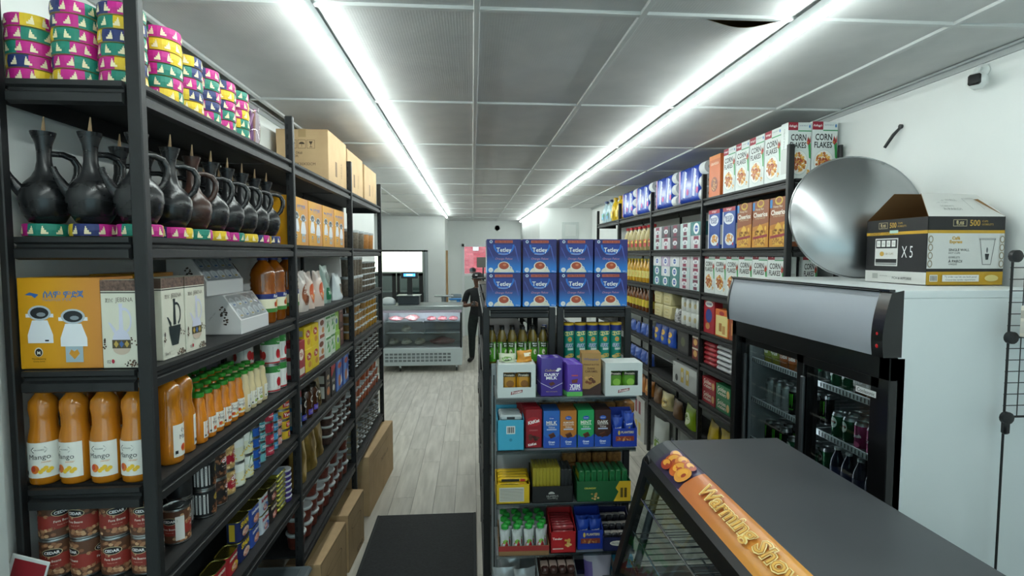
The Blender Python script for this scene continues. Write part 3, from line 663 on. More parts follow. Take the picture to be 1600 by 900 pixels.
# tomato tins on the nectar shelf
TOM = tin('tomato_tin', .042, .132, lambda p, r, h, R: [p.rect(-R/2, h*.72, R/2, h*.95, '#2c7a35'), p.rect(-R/2, h*.05, R/2, h*.1, '#b5202a')] + [[p.ell(u, h*.8, r*.6, h*.1, '#3c9a44', 12), p.text('Tomato', u, h*.8, '#f4f4ee', w=r*.8, bold=.02), p.ell(u - r*.2, h*.38, r*.3, h*.17, '#b8202c', 12), p.ell(u + r*.25, h*.34, r*.28, h*.15, '#cf3a35', 12), p.rect(u + r*.8, h*.2, u + r*1.3, h*.65, '#cfd2d0')] for u in (-R*.33, 0, R*.33)], base='#e4e6e2')
for q, y in enumerate((2.615, 2.705)): stack(TOM, 2, -.935, y, LEV[3], .1325, f"green and white tomato tin in the {('left', 'right')[q]} stack", 'tomato tins')
stack(TOM, 2, -1.04, 2.58, LEV[3], .1325, 'green and white tomato tin half hidden behind the white nectar bottles', 'tomato tins')
# ---- sixth shelf of the first bay: luncheon meat, sardines
def meat_tin(name, c1, word, wc, c2):
    w, d, h = .10, .055, .085
    n = 20; prof = []
    def rr(s, z): return [((w/2 - .018) * (1 if math.cos(a) > 0 else -1) + .018*math.cos(a)*1.0, (d/2 - .018) * (1 if math.sin(a) > 0 else -1) + .018*math.sin(a), z) for a in [2*PI*(i + .5)/n for i in range(n)]]
    m = MB(); m.add(rr(1, .002) + rr(1, h - .002), [(i, (i+1) % n, n + (i+1) % n, n + i) for i in range(n)], mat(c1, .35)); m.add(rr(1, h - .002), [tuple(range(n))], mat('#8d8443', .25, .9)); m.add(rr(1, .002), [tuple(range(n))[::-1]], STEEL)
    rim = [(x*1.02, y*1.03, h - .001) for x, y, z_ in rr(1, 0)]; m.tube(rim, .0018, 5, mat('#a39a55', .25, .9), closed=True)
    t = T(name, m, 'tin', ang=40); p = front(w, d, h, lift=.0008); p.text(word, 0, h*.74, wc, w=w*.7, bold=.05); p.ell(.008, h*.3, w*.3, h*.2, c2, 14); p.specks(.005, h*.3, w*.24, h*.15, 12, ['#e3a394', '#c9776a', '#f0c9b8'], .007, 3)
    s = lside(w, d, h, lift=.0008); s.rect(-d*.2, h*.1, d*.2, h*.9, '#d8d8d2' if c1 != '#1d2a5e' else '#c9a92c'); t.part('side_print', s, smooth=False)
    return t.part('front_print', p, smooth=False)
SPAM = meat_tin('luncheon_tin', '#1d2a5e', 'SPAM', '#e6c52c', '#d6b9a2'); LUN = meat_tin('blue_luncheon_tin', '#2f4d9c', 'Luncheon', '#e8e8f0', '#c98a6c'); HER = meat_tin('red_ham_tin', '#a8242c', 'HEREFORD', '#f0e8d8', '#d9b22c'); FISH = meat_tin('white_fish_tin', '#c9d3dc', 'Sardines', '#a82430', '#3a64a8'); BLKT = meat_tin('black_mackerel_tin', '#2a2524', 'Mackerel', '#d6c7b0', '#8c4a3a')
G6 = 'tins on the sixth left shelf'; z = LEV[5]
for tm, y, n, lb in ((HER, 2.00, 1, 'red ham tin nearest the corner'), (HER, 2.108, 1, 'red ham tin next to the dark blue pair'), (SPAM, 2.216, 2, 'dark blue and yellow luncheon meat tin'), (LUN, 2.324, 2, 'light blue luncheon meat tin'), (FISH, 2.432, 2, 'white and blue sardine tin'), (BLKT, 2.538, 2, 'black mackerel tin')):
    stack(tm, n, -.935, y, z, .0855, lb, G6)
SARD = T('sardine_tin', MB().box(-.05, .05, -.03, .03, 0, .022, mat('#98943c', .3, .6), .008).box(-.045, .045, -.026, .026, .022, .0235, mat('#7a8a9a', .35)), 'tin'); PURP = T('purple_pate_tin', MB().lathe([(.034, 0), (.036, .003), (.036, .018), (.038, .022), (.038, .026), (.03, .027)], 18, None, mats=[mat('#4a3a86', .4)] * 2 + [mat('#d8d8dc', .4)] * 3), 'tin')
stack(SARD, 8, -.932, 2.642, z, .0236, 'olive sardine tin in the tall stack', G6); stack(SARD, 7, -1.0, 2.60, z, .0236, 'olive sardine tin in the shorter stack', G6); stack(PURP, 6, -.93, 2.735, z, .0272, 'purple and white pate tin', G6)
# crumpled bags
def bag(name, w, h, d, col, fn=None, cat='bag', rough=.35, seed=1, metal=0.0):
    rd = random.Random(seed); ph = [rd.uniform(0, 6.28) for _ in range(6)]
    def side(sg):
        def f(u, v):
            th = d/2 * (math.sin(PI * min(max(u, 0), 1)) ** .55) * (1 - v ** 3 * .93) * (.55 + .45 * min(1, v * 6 + .75))
            wr = .0045 * (math.sin(9*u + 7*v + ph[0]) + math.sin(17*v - 6*u + ph[1]) * .7) * math.sin(PI*u)
            x = (u - .5) * w * (1 - .10 * math.sin(PI * v) + .02 * math.sin(9*v + ph[2]))
            return (x, sg * (th + wr * (1 - v*.6)), v * h * (1 - .03 * math.sin(PI*u) + .01 * math.sin(12*u + ph[3])))
        return f
    mt = mat(col, rough, metal, coat=.3) if isinstance(col, str) else col
    m = MB().grid(side(-1), 12, 14, mt).grid(side(1), 12, 14, mt, True); m.grid(lambda u, v: (lambda a, b: tuple(Vector(a).lerp(Vector(b), v)))(side(-1)(u, 0), side(1)(u, 0)), 12, 1, mt, True)
    t = T(name, m, cat, ang=80)
    if fn:
        f0 = side(-1); p = Print(fn=lambda u, v, d_: (lambda q: (q[0], q[1] - .0012 - d_, q[2]))(f0(u / w + .5, v / h)), rough=.35); fn(p, w, h); t.part('front_print', p)
    return t
def pr_oval(c1, c2, word, wc='#f2efe6'):
    def f(p, w, h): p.ell(0, h*.42, w*.3, h*.27, c1, 20); p.ell(0, h*.3, w*.18, h*.1, c2, 14); p.text(word, 0, h*.48, wc, w=w*.42, bold=.02)
    return f
z = LEV[5]
OR1 = bag('orange_snack_bag', .1, .15, .04, '#c2451c', seed=4); DK1 = bag('dark_snack_bag', .1, .14, .04, '#3a3c34', seed=6)
OR1.put('shiny orange spice bag at the end of the sixth shelf', (-.985, 2.755, z), R90); DK1.put('dark green spice bag beside the orange bag', (-1.03, 2.72, z), R90); DK1.put('dark green spice bag at the back of the sixth shelf', (-1.08, 2.70, z), R90)
# storage tote under the first bay
CLR = clear_pane('smoky_tote_plastic', '#aab4b8', .3)
t = T('storage_tote', MB().prism([(0, -.17), (0, .17), (.46, .19), (.46, -.19)], 'y', -.24, .24, mat('#3a4348', .3)), 'tote', smooth=False)
t.part('lid', MB().box(-.21, .21, -.255, .255, .46, .49, mat('#5a6468', .35), .012).box(-.17, .17, -.21, .21, .49, .5, mat('#454e52', .3), .006)); t.part('latch', MB().box(.19, .218, -.07, .07, .41, .503, mat('#cdd3d4', .4), .006)); t.part('latch', MB().box(-.07, .07, -.268, -.24, .41, .503, mat('#cdd3d4', .4), .006))
t.put('dark grey storage tote with pale latches under the first bay of shelves', (-1.03, 2.50, 0.09)); 
T('floor_crate', MB().box(-.2, .2, -.26, .26, 0, .089, mat('#22262a', .6), .005), 'crate').put('low black crate under the grey storage tote', (-1.03, 2.50, 0))
# ---- cardboard cartons on the top shelf
def cardboard(name, w, d, h, fn=None, fn2=None):
    t = T(name, MB().box(-w/2, w/2, -d/2, d/2, 0, h, KRAFT, .003), 'box', smooth=False)
    t.part('packing_tape', MB().box(-.024, .024, -d/2 - .0008, d/2 + .0008, h - .05, h + .0008, mat('#b59a70', .25)), smooth=False)
    if fn: p = front(w, d, h, rough=.7); fn(p); t.part('front_print', p, smooth=False)
    p = rside(w, d, h, rough=.7); (fn2 or (lambda q: [q.rect(-.08, .06, -.03, .16, '#7a6246'), q.text('FRAGILE', .09, .12, '#5e4a34', w=.1, rot=R90)]))(p); t.part('side_print', p, smooth=False)
    return t
def shipmarks(p):
    K = '#4a3a28'
    for q, x in enumerate((-.06, -.003, .054)):
        for a in ((-.024, -.027, .024, -.025), (-.024, .025, .024, .027), (-.025, -.027, -.023, .027), (.023, -.027, .025, .027)): p.rect(x + a[0], .24 + a[1], x + a[2], .24 + a[3], K); p.k -= 1
        if q == 0:
            for s in (-.009, .009): p.poly([(x + s - .008, .243), (x + s, .257), (x + s + .008, .243)], K); p.rect(x + s - .002, .222, x + s + .002, .245, K)
        elif q == 1: p.ell(x, .24, .018, .014, K, 12, 0, PI); p.rect(x - .001, .222, x + .001, .242, K)
        else: p.poly([(x - .012, .258), (x + .012, .258), (x + .004, .24), (x - .004, .24)], K); p.rect(x - .0015, .224, x + .0015, .242, K); p.rect(x - .009, .221, x + .009, .224, K)
    p.text('ITEM 06#', -.05, .185, K, w=.1); p.text('COLOR:', -.06, .165, K, w=.075); p.text('30X30X32CM', .01, .115, K, w=.14)
cardboard('carton', .325, .50, .335, shipmarks).put('big cardboard carton with shipping symbols on the top shelf', (-1.062, 3.86, LEV[0]))
cardboard('carton', .32, .56, .32).put('cardboard carton in the middle of the three on the top shelf', (-1.062, 4.44, LEV[0])); cardboard('carton', .32, .57, .31).put('cardboard carton at the far end of the top shelf', (-1.062, 5.08, LEV[0]))
RO2 = RO
for q in range(4): RO.put(f'amber roaster box facing the aisle, {ORD[q]} from the second post', (-.968, 2.985 + q * .285, LEV[1]), R90, 'roaster boxes on the second shelf', scale=(1.28, 1, 1.0))
# ---- second bay
B1 = bag('coffee_bag', .17, .23, .09, '#c9c0b8', pr_oval('#8a4a28', '#6a3418', 'Coffee'), seed=2); B2 = bag('orange_coffee_bag', .16, .22, .09, '#d6c2b6', pr_oval('#d2561c', '#e88a3a', 'Arabica'), seed=5); B3 = bag('green_coffee_bag', .17, .25, .09, '#9fb8ae', lambda p, w, h: [p.rect(-w*.3, h*.1, w*.3, h*.42, '#1d6b45'), p.ell(0, h*.62, w*.24, h*.22, '#173f2c', 16), p.text('Yirga', 0, h*.27, '#e8efe8', w=w*.4, bold=.02)], seed=7); B4 = bag('white_coffee_bag', .17, .19, .09, '#cfd8da', lambda p, w, h: [p.ell(0, h*.42, w*.2, h*.2, '#8a6a50', 14), p.ell(0, h*.5, w*.12, h*.1, '#2a211c', 10)], seed=9)
GB = 'coffee bags on the third shelf'; z = LEV[2]
B1.put('cream coffee bag with brown oval, next to the amber jug', (-.945, 3.10, z), R90, GB); B2.put('cream coffee bag with orange oval, first of two', (-.955, 3.265, z), R90, GB); B2.put('cream coffee bag with orange oval, second of two', (-.945, 3.43, z), R90, GB); B3.put('tall silvery bag with green label', (-.955, 3.63, z), R90, GB); B4.put('pale bag with small brown seal beside the third post', (-.945, 3.90, z), R90, GB)
def plain(name, w, d, h, col, fn, cat='box'):
    t = carton(name, w, d, h, col, cat); p = front(w, d, h); fn(p, w, h); t.part('front_print', p, smooth=False)
    s = lside(w, d, h); s.rect(-d*.38, h*.12, d*.38, h*.5, '#c9c6bd'); s.rect(-d*.38, h*.6, d*.38, h*.85, '#a8a49a'); t.part('side_print', s, smooth=False); return t
TEA_R = plain('red_tea_box', .13, .075, .19, '#9c1f2c', lambda p, w, h: [p.ell(0, h*.62, w*.3, h*.16, '#e4d9c9', 14), p.text('TEA', 0, h*.62, '#9c1f2c', w=w*.4, bold=.03), p.rect(-w*.4, h*.06, w*.4, h*.24, '#d8cdbd')])
TEA_Y = plain('yellow_tea_box', .12, .075, .125, '#e0c21c', lambda p, w, h: [p.ell(0, h*.66, w*.3, h*.17, '#b31f2c', 14), p.text('Tea', 0, h*.66, '#f4f0dc', w=w*.36, bold=.03), p.ell(.01, h*.3, w*.22, h*.14, '#c98a2c', 12)])
TEA_W = plain('brown_white_tea_box', .13, .075, .13, '#ded8d2', lambda p, w, h: [p.ell(0, h*.8, w*.34, h*.13, '#7a3a1e', 14), p.rect(-w*.4, h*.1, w*.4, h*.26, '#9c4a2c'), p.ell(.02, h*.45, w*.2, h*.14, '#c98a4a', 12)])
TEA_G = plain('green_white_tea_box', .12, .075, .13, '#d5e2cf', lambda p, w, h: [p.poly([(-w*.3, h*.4), (-w*.05, h*.8), (w*.1, h*.5)], '#3f9a3c'), p.poly([(-w*.1, h*.2), (w*.25, h*.55), (w*.3, h*.2)], '#5cb04a'), p.rect(-w*.45, h*.86, w*.45, h*.96, '#3f8a3c'), p.text('Green Tea', 0, h*.72, '#25602a', w=w*.6)])
TEA_L = plain('lime_tea_box', .12, .075, .13, '#93bf45', lambda p, w, h: [p.ell(0, h*.55, w*.32, h*.24, '#e2ead0', 14), p.ell(0, h*.5, w*.2, h*.15, '#3f6fa0', 12)])
TEA_B = plain('brown_tea_box', .12, .075, .13, '#5c3a34', lambda p, w, h: [p.ell(0, h*.5, w*.3, h*.25, '#8a5c50', 14), p.rect(-w*.3, h*.8, w*.3, h*.92, '#c9a89a')])
GT = 'tea boxes on the fourth shelf'; z = LEV[3]
def pile(tm, n, x, y, dz, lab, grp, zz=None):
    for j in range(n): tm.put(f"{lab}{'' if n == 1 else ', ' + ORD[j] + ' from the bottom'}", (x + jit(.004), y, (z if zz is None else zz) + j * (dz + .0004)), R90 + jit(.03), grp)
pile(TEA_R, 1, -.925, 2.92, .19, 'red tea box against the second post', GT); pile(TEA_Y, 2, -.925, 3.06, .125, 'yellow tea box in the pair beside the red one', GT); pile(TEA_Y, 2, -.925, 3.19, .125, 'yellow tea box in the pair farther from the post', GT); pile(TEA_W, 2, -.93, 3.345, .13, 'white and brown tea box', GT); pile(TEA_G, 2, -.93, 3.49, .13, 'white and green tea box, nearer pair', GT); pile(TEA_G, 2, -.935, 3.62, .13, 'white and green tea box, farther pair', GT); pile(TEA_L, 2, -.94, 3.76, .13, 'lime green tea box', GT); pile(TEA_B, 2, -.96, 3.96, .13, 'brown tea box beside the third post', GT)
# coffee jars and cocoa on the fifth shelf
def cjar(col, lab):
    t = T('coffee_jar', MB().lathe([(.04, 0), (.044, .004), (.044, .03), (.04, .06), (.044, .09), (.044, .13), (.034, .15)], 18, mat(col, .15, coat=.5)), 'jar', ang=50); t.part('lid', MB().lathe([(.036, .15), (.037, .153), (.037, .172), (.034, .174)], 16, mat('#15130f', .3)))
    p = Print(cyl=.0443); p.ell(0, .105, .02, .02, '#d8d2c8', 14); p.ell(0, .105, .013, .013, '#1a1614', 12); p.rect(-.035, .02, .035, .05, lab); p.text('COFFEE', 0, .035, '#e4dccb', w=.05); return t.part('label', p)
GC = 'coffee on the fifth shelf'; z = LEV[4]
CJ1, CJ2 = cjar('#191412', '#3a3f9c'), cjar('#4a2c1c', '#5a4ab0')
SLIM = plain('slim_drink_mix_box', .06, .05, .2, '#3f8cc0', lambda p, w, h: [p.rect(-w*.5, h*.82, w*.5, h, '#c22a3a'), p.rect(-w*.5, h*.4, w*.5, h*.62, '#e0d0d4'), p.rect(-w*.4, h*.06, w*.4, h*.16, '#e4e6e8')])
SLIM.put('slim blue and red drink mix box against the second post', (-.915, 2.885, z), R90, GC); CJ1.put('black coffee jar with a blue band', (-.93, 2.985, z), R90, GC); CJ2.put('brown coffee jar with a violet band, left of two', (-.93, 3.10, z), R90, GC); CJ2.put('brown coffee jar with a violet band, right of two', (-.93, 3.205, z), R90, GC)
COC = plain('dark_cocoa_box', .11, .08, .195, '#2a1d18', lambda p, w, h: [p.ell(0, h*.3, w*.3, h*.14, '#b5652c', 12), p.ell(0, h*.75, w*.24, h*.08, '#d0b48c', 12), p.text('Cocoa', 0, h*.56, '#d8c4a0', w=w*.6)]); TANB = bag('gold_foil_coffee_bag', .12, .2, .06, '#7d6a45', pr_oval('#4a3a22', '#a8925c', 'Blend'), metal=.4, seed=3); REDB = plain('black_red_coffee_box', .11, .08, .2, '#1b1716', lambda p, w, h: [p.poly([(-w*.5, h*.62), (w*.5, h*.9), (w*.5, h), (-w*.5, h)], '#b3202a'), p.ell(0, h*.25, w*.24, h*.1, '#d8d4cc', 12), p.text('Kaffa', 0, h*.5, '#e0d8cc', w=w*.5)])
TANB.put('gold foil coffee bag between jars and black boxes', (-.935, 3.325, z), R90, GC); COC.put('dark cocoa box with orange cup picture', (-.93, 3.455, z), R90, GC); REDB.put('black coffee box with red corner', (-.93, 3.585, z), R90, GC)
BLUB = plain('blue_biscuit_box', .17, .08, .203, '#20479c', lambda p, w, h: [p.poly([(-w*.5, 0), (-w*.1, 0), (w*.2, h), (-w*.2, h)], '#5a8ad0'), p.ell(.01, h*.8, w*.28, h*.1, '#c2482c', 14), p.ell(0, h*.3, w*.2, h*.2, '#b8683c', 12), p.poly([(w*.1, h*.1), (w*.3, h*.5), (w*.42, h*.2)], '#d8dce4')])
BLUB.put('tall blue biscuit box, left of two by the third post', (-.93, 3.745, z), R90, GC); BLUB.put('tall blue biscuit box, right of two by the third post', (-.93, 3.935, z), R90, GC)
# gold bags on the sixth shelf
GOLD = bag('gold_spice_bag', .2, .25, .08, noisy('crinkled_gold_foil', '#6b5426', '#c2a257', 14, .28, stretch=(1, 1, .4), bump=.4, metal=.55), seed=12)
for q, y in enumerate((2.96, 3.17, 3.385)): GOLD.put(f'crumpled gold foil spice bag, {ORD[q]} from the second post', (-.935 - .02 * (q == 2), y, LEV[5]), R90 + .12 * (q - 1), 'gold spice bags')
# ---- deli cups
LIDW = mat('#c9cfd0', .3, name='frosted_lid')
def cup(name, r, h, content, taper=.82, lid=None, fill=.86):
    C = noisy(name + '_fill', content[0], content[1], 55, .35, bump=.1); W = mat('#b7bdbd', .15, coat=.4); L = lid or LIDW
    prof = [(r*taper*.94, 0), (r*taper, .003), (r*(taper + (1 - taper)*fill*.9), h*fill*.9), (r*.97, h*.88), (r*1.06, h*.885), (r*1.08, h*.93), (r*1.06, h*.985), (r*.9, h), (r*.86, h*.97)]
    return T(name, MB().lathe(prof, 16, C, mats=[C, C, W, L, L, L, L, L, L]), 'tub', ang=40)
C_MUS = cup('mustard_spice_tub', .047, .062, ('#a8781f', '#c9983a')); C_TAN = cup('tan_grain_tub', .047, .062, ('#9c7440', '#b8905a')); C_DRK = cup('dark_spice_tub', .045, .040, ('#2c2420', '#453a33')); C_ORG = cup('orange_spice_tub', .046, .0822, ('#9c4a2c', '#b8633f'), .8); C_CRM = cup('cream_flour_tub', .046, .046, ('#c2b592', '#d2c6a6')); C_GRY = cup('grey_seed_tub', .046, .046, ('#6a655c', '#8a857a')); C_RED = cup('red_chilli_tub', .05, .088, ('#5e2a20', '#7d3a2c'), .8); C_BRN = cup('brown_spice_tub', .048, .062, ('#3c2a24', '#57403a'), .8); C_SEED = cup('small_seed_tub', .046, .05, ('#5c5347', '#7d7364')); C_TALL = cup('tall_seed_container', .044, .148, ('#5f564a', '#857a69'), .9, fill=.95); C_TALLO = cup('tall_orange_container', .044, .148, ('#b5763a', '#c98e52'), .9, fill=.95)
def stacks(tm, what, lev, y0, dy, n, highs, dz, shelf, xs=(-.94,), grp=None):
    for r, x in enumerate(xs):
        for q in range(n):
            hgt = highs[(q + r) % len(highs)]
            for j in range(hgt):
                row = '' if len(xs) == 1 else ('front ' if r == 0 else 'back ')
                tm.put(f"{what} on the {shelf}, {ORD[q]} {row}stack, {ORD[j]} up", (x + jit(.004), y0 + q * dy + jit(.004), LEV[lev] + j * dz), random.random() * 6, grp or what + 's')
b3 = 4.13
for q, (tm, lb) in enumerate(((C_TALL, 'grey'), (C_TALL, 'grey'), (C_TALL, 'grey'), (C_TALLO, 'orange'), (C_TALLO, 'orange'))): tm.put(f'tall {lb} seed container on the second shelf, {ORD[q]} past the third post', (-.94, 4.27 + q * .215, LEV[1]), 0, 'tall containers on the second shelf')
stacks(C_TALL, 'tall seed container', 2, 4.24, .125, 4, (2,), .1482, 'third shelf'); stacks(C_SEED, 'small seed tub', 2, 4.76, .115, 5, (5,), .0505, 'third shelf')
stacks(C_TAN, 'tan grain tub', 3, 4.23, .125, 5, (3, 4, 4), .0625, 'fourth shelf'); stacks(C_MUS, 'mustard spice tub', 3, 4.87, .125, 4, (4,), .0625, 'fourth shelf')
stacks(C_DRK, 'dark spice tub with white lid', 4, 4.22, .118, 10, (4, 5), .0404, 'fifth shelf'); stacks(C_ORG, 'orange spice tub', 5, 4.22, .118, 10, (2, 3, 3), .0827, 'sixth shelf')
stacks(C_CRM, 'cream flour tub', 6, 4.22, .12, 2, (5,), .0465, 'lowest shelf'); stacks(C_GRY, 'grey seed tub', 6, 4.47, .118, 8, (4, 5), .0465, 'lowest shelf')
stacks(C_BRN, 'brown spice tub', 5, 3.565, .125, 5, (4, 3, 4), .0625, 'sixth shelf'); stacks(C_RED, 'red chilli tub', 6, 2.93, .125, 9, (3, 2), .0885, 'lowest shelf')
stacks(C_DRK, 'dark tub at the back', 2, 3.70, .12, 3, (3,), .0434, 'third shelf', xs=(-1.08,))
# ---- cardboard boxes standing on the floor by the shelves
def cupbox(w, d, h, txt):
    def fr(p): pass
    def sd(p):
        K = '#4a3a26'; o = .012
        for a in ((-d/2 + o, o, d/2 - o, o + .003), (-d/2 + o, h - o - .003, d/2 - o, h - o), (-d/2 + o, o, -d/2 + o + .003, h - o), (d/2 - o - .003, o, d/2 - o, h - o)): p.rect(*a, K); p.k -= 1
        p.k += 1
        for q in range(24):
            a0, a1 = 2*PI*q/24, 2*PI*(q+1)/24; p.put([(r*.3*d*math.cos(b), h*.68 + r*h*.07*math.sin(b)) for b in (a0, a1) for r in (.95, 1.0)], [(0, 1, 3, 2)], K); p.k -= 1
        p.poly([(-.3*d, h*.68), (-.295*d, h*.68), (-.2*d, h*.25), (-.205*d, h*.25)], K); p.poly([(.295*d, h*.68), (.3*d, h*.68), (.205*d, h*.25), (.2*d, h*.25)], K); p.text(txt, d*.2, h*.09, K, w=d*.35, bold=.02)
    return cardboard('cup_carton', w, d, h, fr, sd)
cupbox(.2, .50, .40, 'ECONO').put('cardboard cup carton on the floor, nearer of the pair with cup outlines', (-.955, 3.32, 0), -.06)
cupbox(.2, .42, .40, 'ECONO').put('cardboard cup carton on the floor, farther of the pair with cup outlines', (-.935, 3.86, 0), -.05)
t = cardboard('floor_carton', .2, 1.0, .5, None, lambda p: [p.rect(-.35, .12, -.348, .42, '#5e4a30'), p.rect(-.35, .42, .3, .422, '#5e4a30'), p.text('THIS WAY UP', .1, .3, '#5e4a30', w=.3)]); t.put('long cardboard carton standing on the floor below the far bay', (-.93, 4.95, 0), -.05)
# rubber floor mat
RUB = noisy('ribbed_black_rubber', '#15181a', '#202427', 60, .75, bump=.2)
t = T('floor_mat', MB().box(-.395, .395, -1.0, 1.0, 0, .009, RUB, .003), 'mat'); t.part('edging', MB().box(-.405, -.385, -1.0, 1.0, 0, .011, mat('#22272a', .7), .003).box(.385, .405, -1.0, 1.0, 0, .011, mat('#22272a', .7), .003)); t.put('black rubber mat on the aisle floor', (-.385, 3.44, .0005))
# ================================================================ right-hand shelving
def rput(tm, label, y, lev, grp=None, d=.08, dx=0.0, zz=0.0, rot=0.0, scale=None):
    return tm.put(label, (RXF + .027 + d/2 + dx, y, LEV[lev] + zz), -R90 + rot, grp, scale)
def cereal(name, w, d, h, col, fn, spine=None):
    t = carton(name, w, d, h, col, 'cereal box'); p = front(w, d, h); fn(p, w, h); t.part('front_print', p, smooth=False)
    s = lside(w, d, h); (spine or (lambda s, d, h: [s.rect(-d*.4, h*.1, d*.4, h*.55, '#c9cbc8'), s.text('MEGA JUMBO', 0, h*.72, '#8a8f8c', w=h*.36, rot=R90)]))(s, d, h); t.part('side_print', s, smooth=False); 
    s2 = rside(w, d, h); s2.rect(-d*.4, h*.1, d*.4, h*.6, '#c9cbc8'); t.part('side_print', s2, smooth=False); return t
def flakes(p, w, h):
    p.rect(-w/2, h*.86, -w*.08, h, '#9c1b33'); p.text("Kellogg's", -w*.29, h*.93, '#f6f2f2', w=w*.34, bold=.02, shear=.3); p.text('SUCRE RÉDUIT', w*.16, h*.945, '#6a7f96', w=w*.36); p.ell(w*.42, h*.93, w*.035, h*.03, '#3a7fc0', 12); p.rect(-w*.08, h*.84, w/2, h*.86, '#3f9a66')
    p.text('CORN', -w*.05, h*.735, '#131415', w=w*.66, h=h*.115, bold=.02); p.text('FLAKES', -w*.06, h*.60, '#131415', w=w*.70, h=h*.105, bold=.02)
    p.poly([(w*.36, h*.62), (w*.4, h*.74), (w*.48, h*.62), (w*.5, h*.36), (w*.42, h*.38), (w*.4, h*.5)], '#2f9a4c'); p.poly([(w*.3, h*.64), (w*.36, h*.76), (w*.42, h*.68), (w*.46, h*.77), (w*.48, h*.66), (w*.38, h*.6)], '#a81f2c'); p.poly([(w*.31, h*.655), (w*.37, h*.665), (w*.36, h*.63)], '#e0b02c')
    p.ell(-w*.02, h*.29, w*.4, h*.225, '#c9d8d6', 26); p.ell(-w*.02, h*.295, w*.375, h*.21, '#f0f0ea', 26); p.specks(-w*.02, h*.30, w*.31, h*.165, 90, ['#d89a3a', '#c2762c', '#e8b85c', '#a85a24'], w*.055, 4); p.specks(-w*.04, h*.32, w*.2, h*.1, 8, ['#9c3a22', '#b54a2c'], w*.05, 9); p.specks(w*.4, h*.14, w*.06, h*.05, 6, ['#d89a3a', '#e8b85c'], w*.04, 7)
CF = cereal('cornflakes_box', .19, .078, .345, '#dfe6e3', flakes)
def cheer(p, w, h):
    p.rect(-w/2, h*.0, w/2, h*.42, '#c98a1e'); p.poly([(-w/2, h*.36), (w/2, h*.36), (w*.5, h*.52), (-w*.5, h*.44)], '#b9781e')
    p.ell(0, h*1.0 - h*.07, w*.22, h*.085, '#c9a83a', 16); p.ell(0, h*.94, w*.15, h*.055, '#8a4a1c', 14); p.rect(-w*.5, h*.8, -w*.36, h*.97, '#2f80c0')
    p.text('Honey Nut', -w*.05, h*.81, '#f2e6cc', w=w*.5); p.text('Cheerios', 0, h*.70, '#f6f0e4', w=w*.86, h=h*.11, bold=.03); p.text('AU MIEL ET AUX NOIX', 0, h*.62, '#e8d0a8', w=w*.6)
    p.poly([(-w*.3, h*.03), (w*.3, h*.03), (w*.34, h*.2), (w*.12, h*.45), (-w*.02, h*.5), (-w*.16, h*.42), (-w*.36, h*.2)], '#d9aa3c')
    rd = random.Random(5)
    for q in range(46): u, v = rd.uniform(-w*.3, w*.3), rd.uniform(h*.05, h*.36); p.ell(u, v, w*.045, w*.042, '#c2862e', 9); p.ell(u, v, w*.018, w*.016, '#7a4a16', 7); p.k -= 2
    p.k += 3; p.poly([(-w*.45, h*.17), (w*.45, h*.22), (w*.45, h*.275), (-w*.45, h*.225)], '#8f1f2a'); p.ell(w*.33, h*.4, w*.06, h*.05, '#e0b23c', 12)
CH = cereal('honey_oat_cereal_box', .205, .075, .315, '#8a4a22', cheer, lambda s, d, h: [s.rect(-d*.4, h*.1, d*.4, h*.5, '#c99a4a'), s.text('Cheerios', 0, h*.7, '#f0e0c0', w=h*.4, rot=R90)])
def frost(p, w, h):
    p.rect(-w/2, h*.9, w/2, h, '#9c1b33'); p.text("Kellogg's", 0, h*.95, '#f2eef0', w=w*.4, shear=.3); p.ell(0, h*.72, w*.4, h*.14, '#e9eef6', 18); p.text('FROSTED', 0, h*.755, '#1d3c86', w=w*.62, bold=.03); p.text('FLAKES', 0, h*.68, '#1d3c86', w=w*.5, bold=.03)
    p.ell(w*.08, h*.22, w*.36, h*.15, '#dfe6ea', 20); p.specks(w*.08, h*.25, w*.27, h*.1, 46, ['#d89a3a', '#e8b85c', '#c2762c'], w*.05, 3); p.ell(w*.36, h*.1, w*.05, h*.04, '#c22a3a', 10); p.rect(-w*.5, 0, -w*.42, h*.9, '#d8dde4')
FF = cereal('frosted_flakes_box', .2, .075, .31, '#1f4696', frost, lambda s, d, h: [s.rect(-d*.4, h*.1, d*.4, h*.7, '#c3ccd8')])
GCF = 'corn flakes boxes'
for q in range(3): rput(CF, f'white corn flakes box facing the aisle on the top shelf, {ORD[q]} from the near post', 3.455 + q * .2, 0, GCF, .078, .01)
rput(CF, 'white corn flakes box on the top shelf beside the orange box', 4.055, 0, GCF, .078, .01)
CF.put('white corn flakes box facing the camera, left of the pair above the cooler', (2.008, 3.292, LEV[0]), 0, GCF, (.78, 1, 1)); CF.put('white corn flakes box facing the camera, right of the pair by the wall', (2.17, 3.292, LEV[0]), 0, GCF, (.86, 1, 1.02))
ORB = plain('orange_cereal_box', .2, .09, .33, '#c9662c', lambda p, w, h: [p.rect(-w*.5, h*.9, w*.5, h, '#e08a4a'), p.text('GRANOLA', 0, h*.8, '#f4dcc0', w=w*.7, bold=.02), p.ell(0, h*.3, w*.3, h*.18, '#8a4420', 18), p.specks(0, h*.3, w*.24, h*.14, 24, ['#c98a3a', '#e0b06a', '#6b3418'], w*.05, 3)])
rput(ORB, 'orange granola box at the end of the corn flakes row', 4.285, 0, None, .09)
for q, y in enumerate((3.345, 3.565, 3.785)): rput(CH, f'brown and gold honey cereal box, {ORD[q]} from the near post', y, 1, 'honey cereal boxes', .075)
for q, y in enumerate((4.02, 4.275)): rput(FF, f"blue frosted flakes box, {('beside the honey cereal', 'against the second post')[q]}", y, 1, 'frosted flakes boxes', .075)
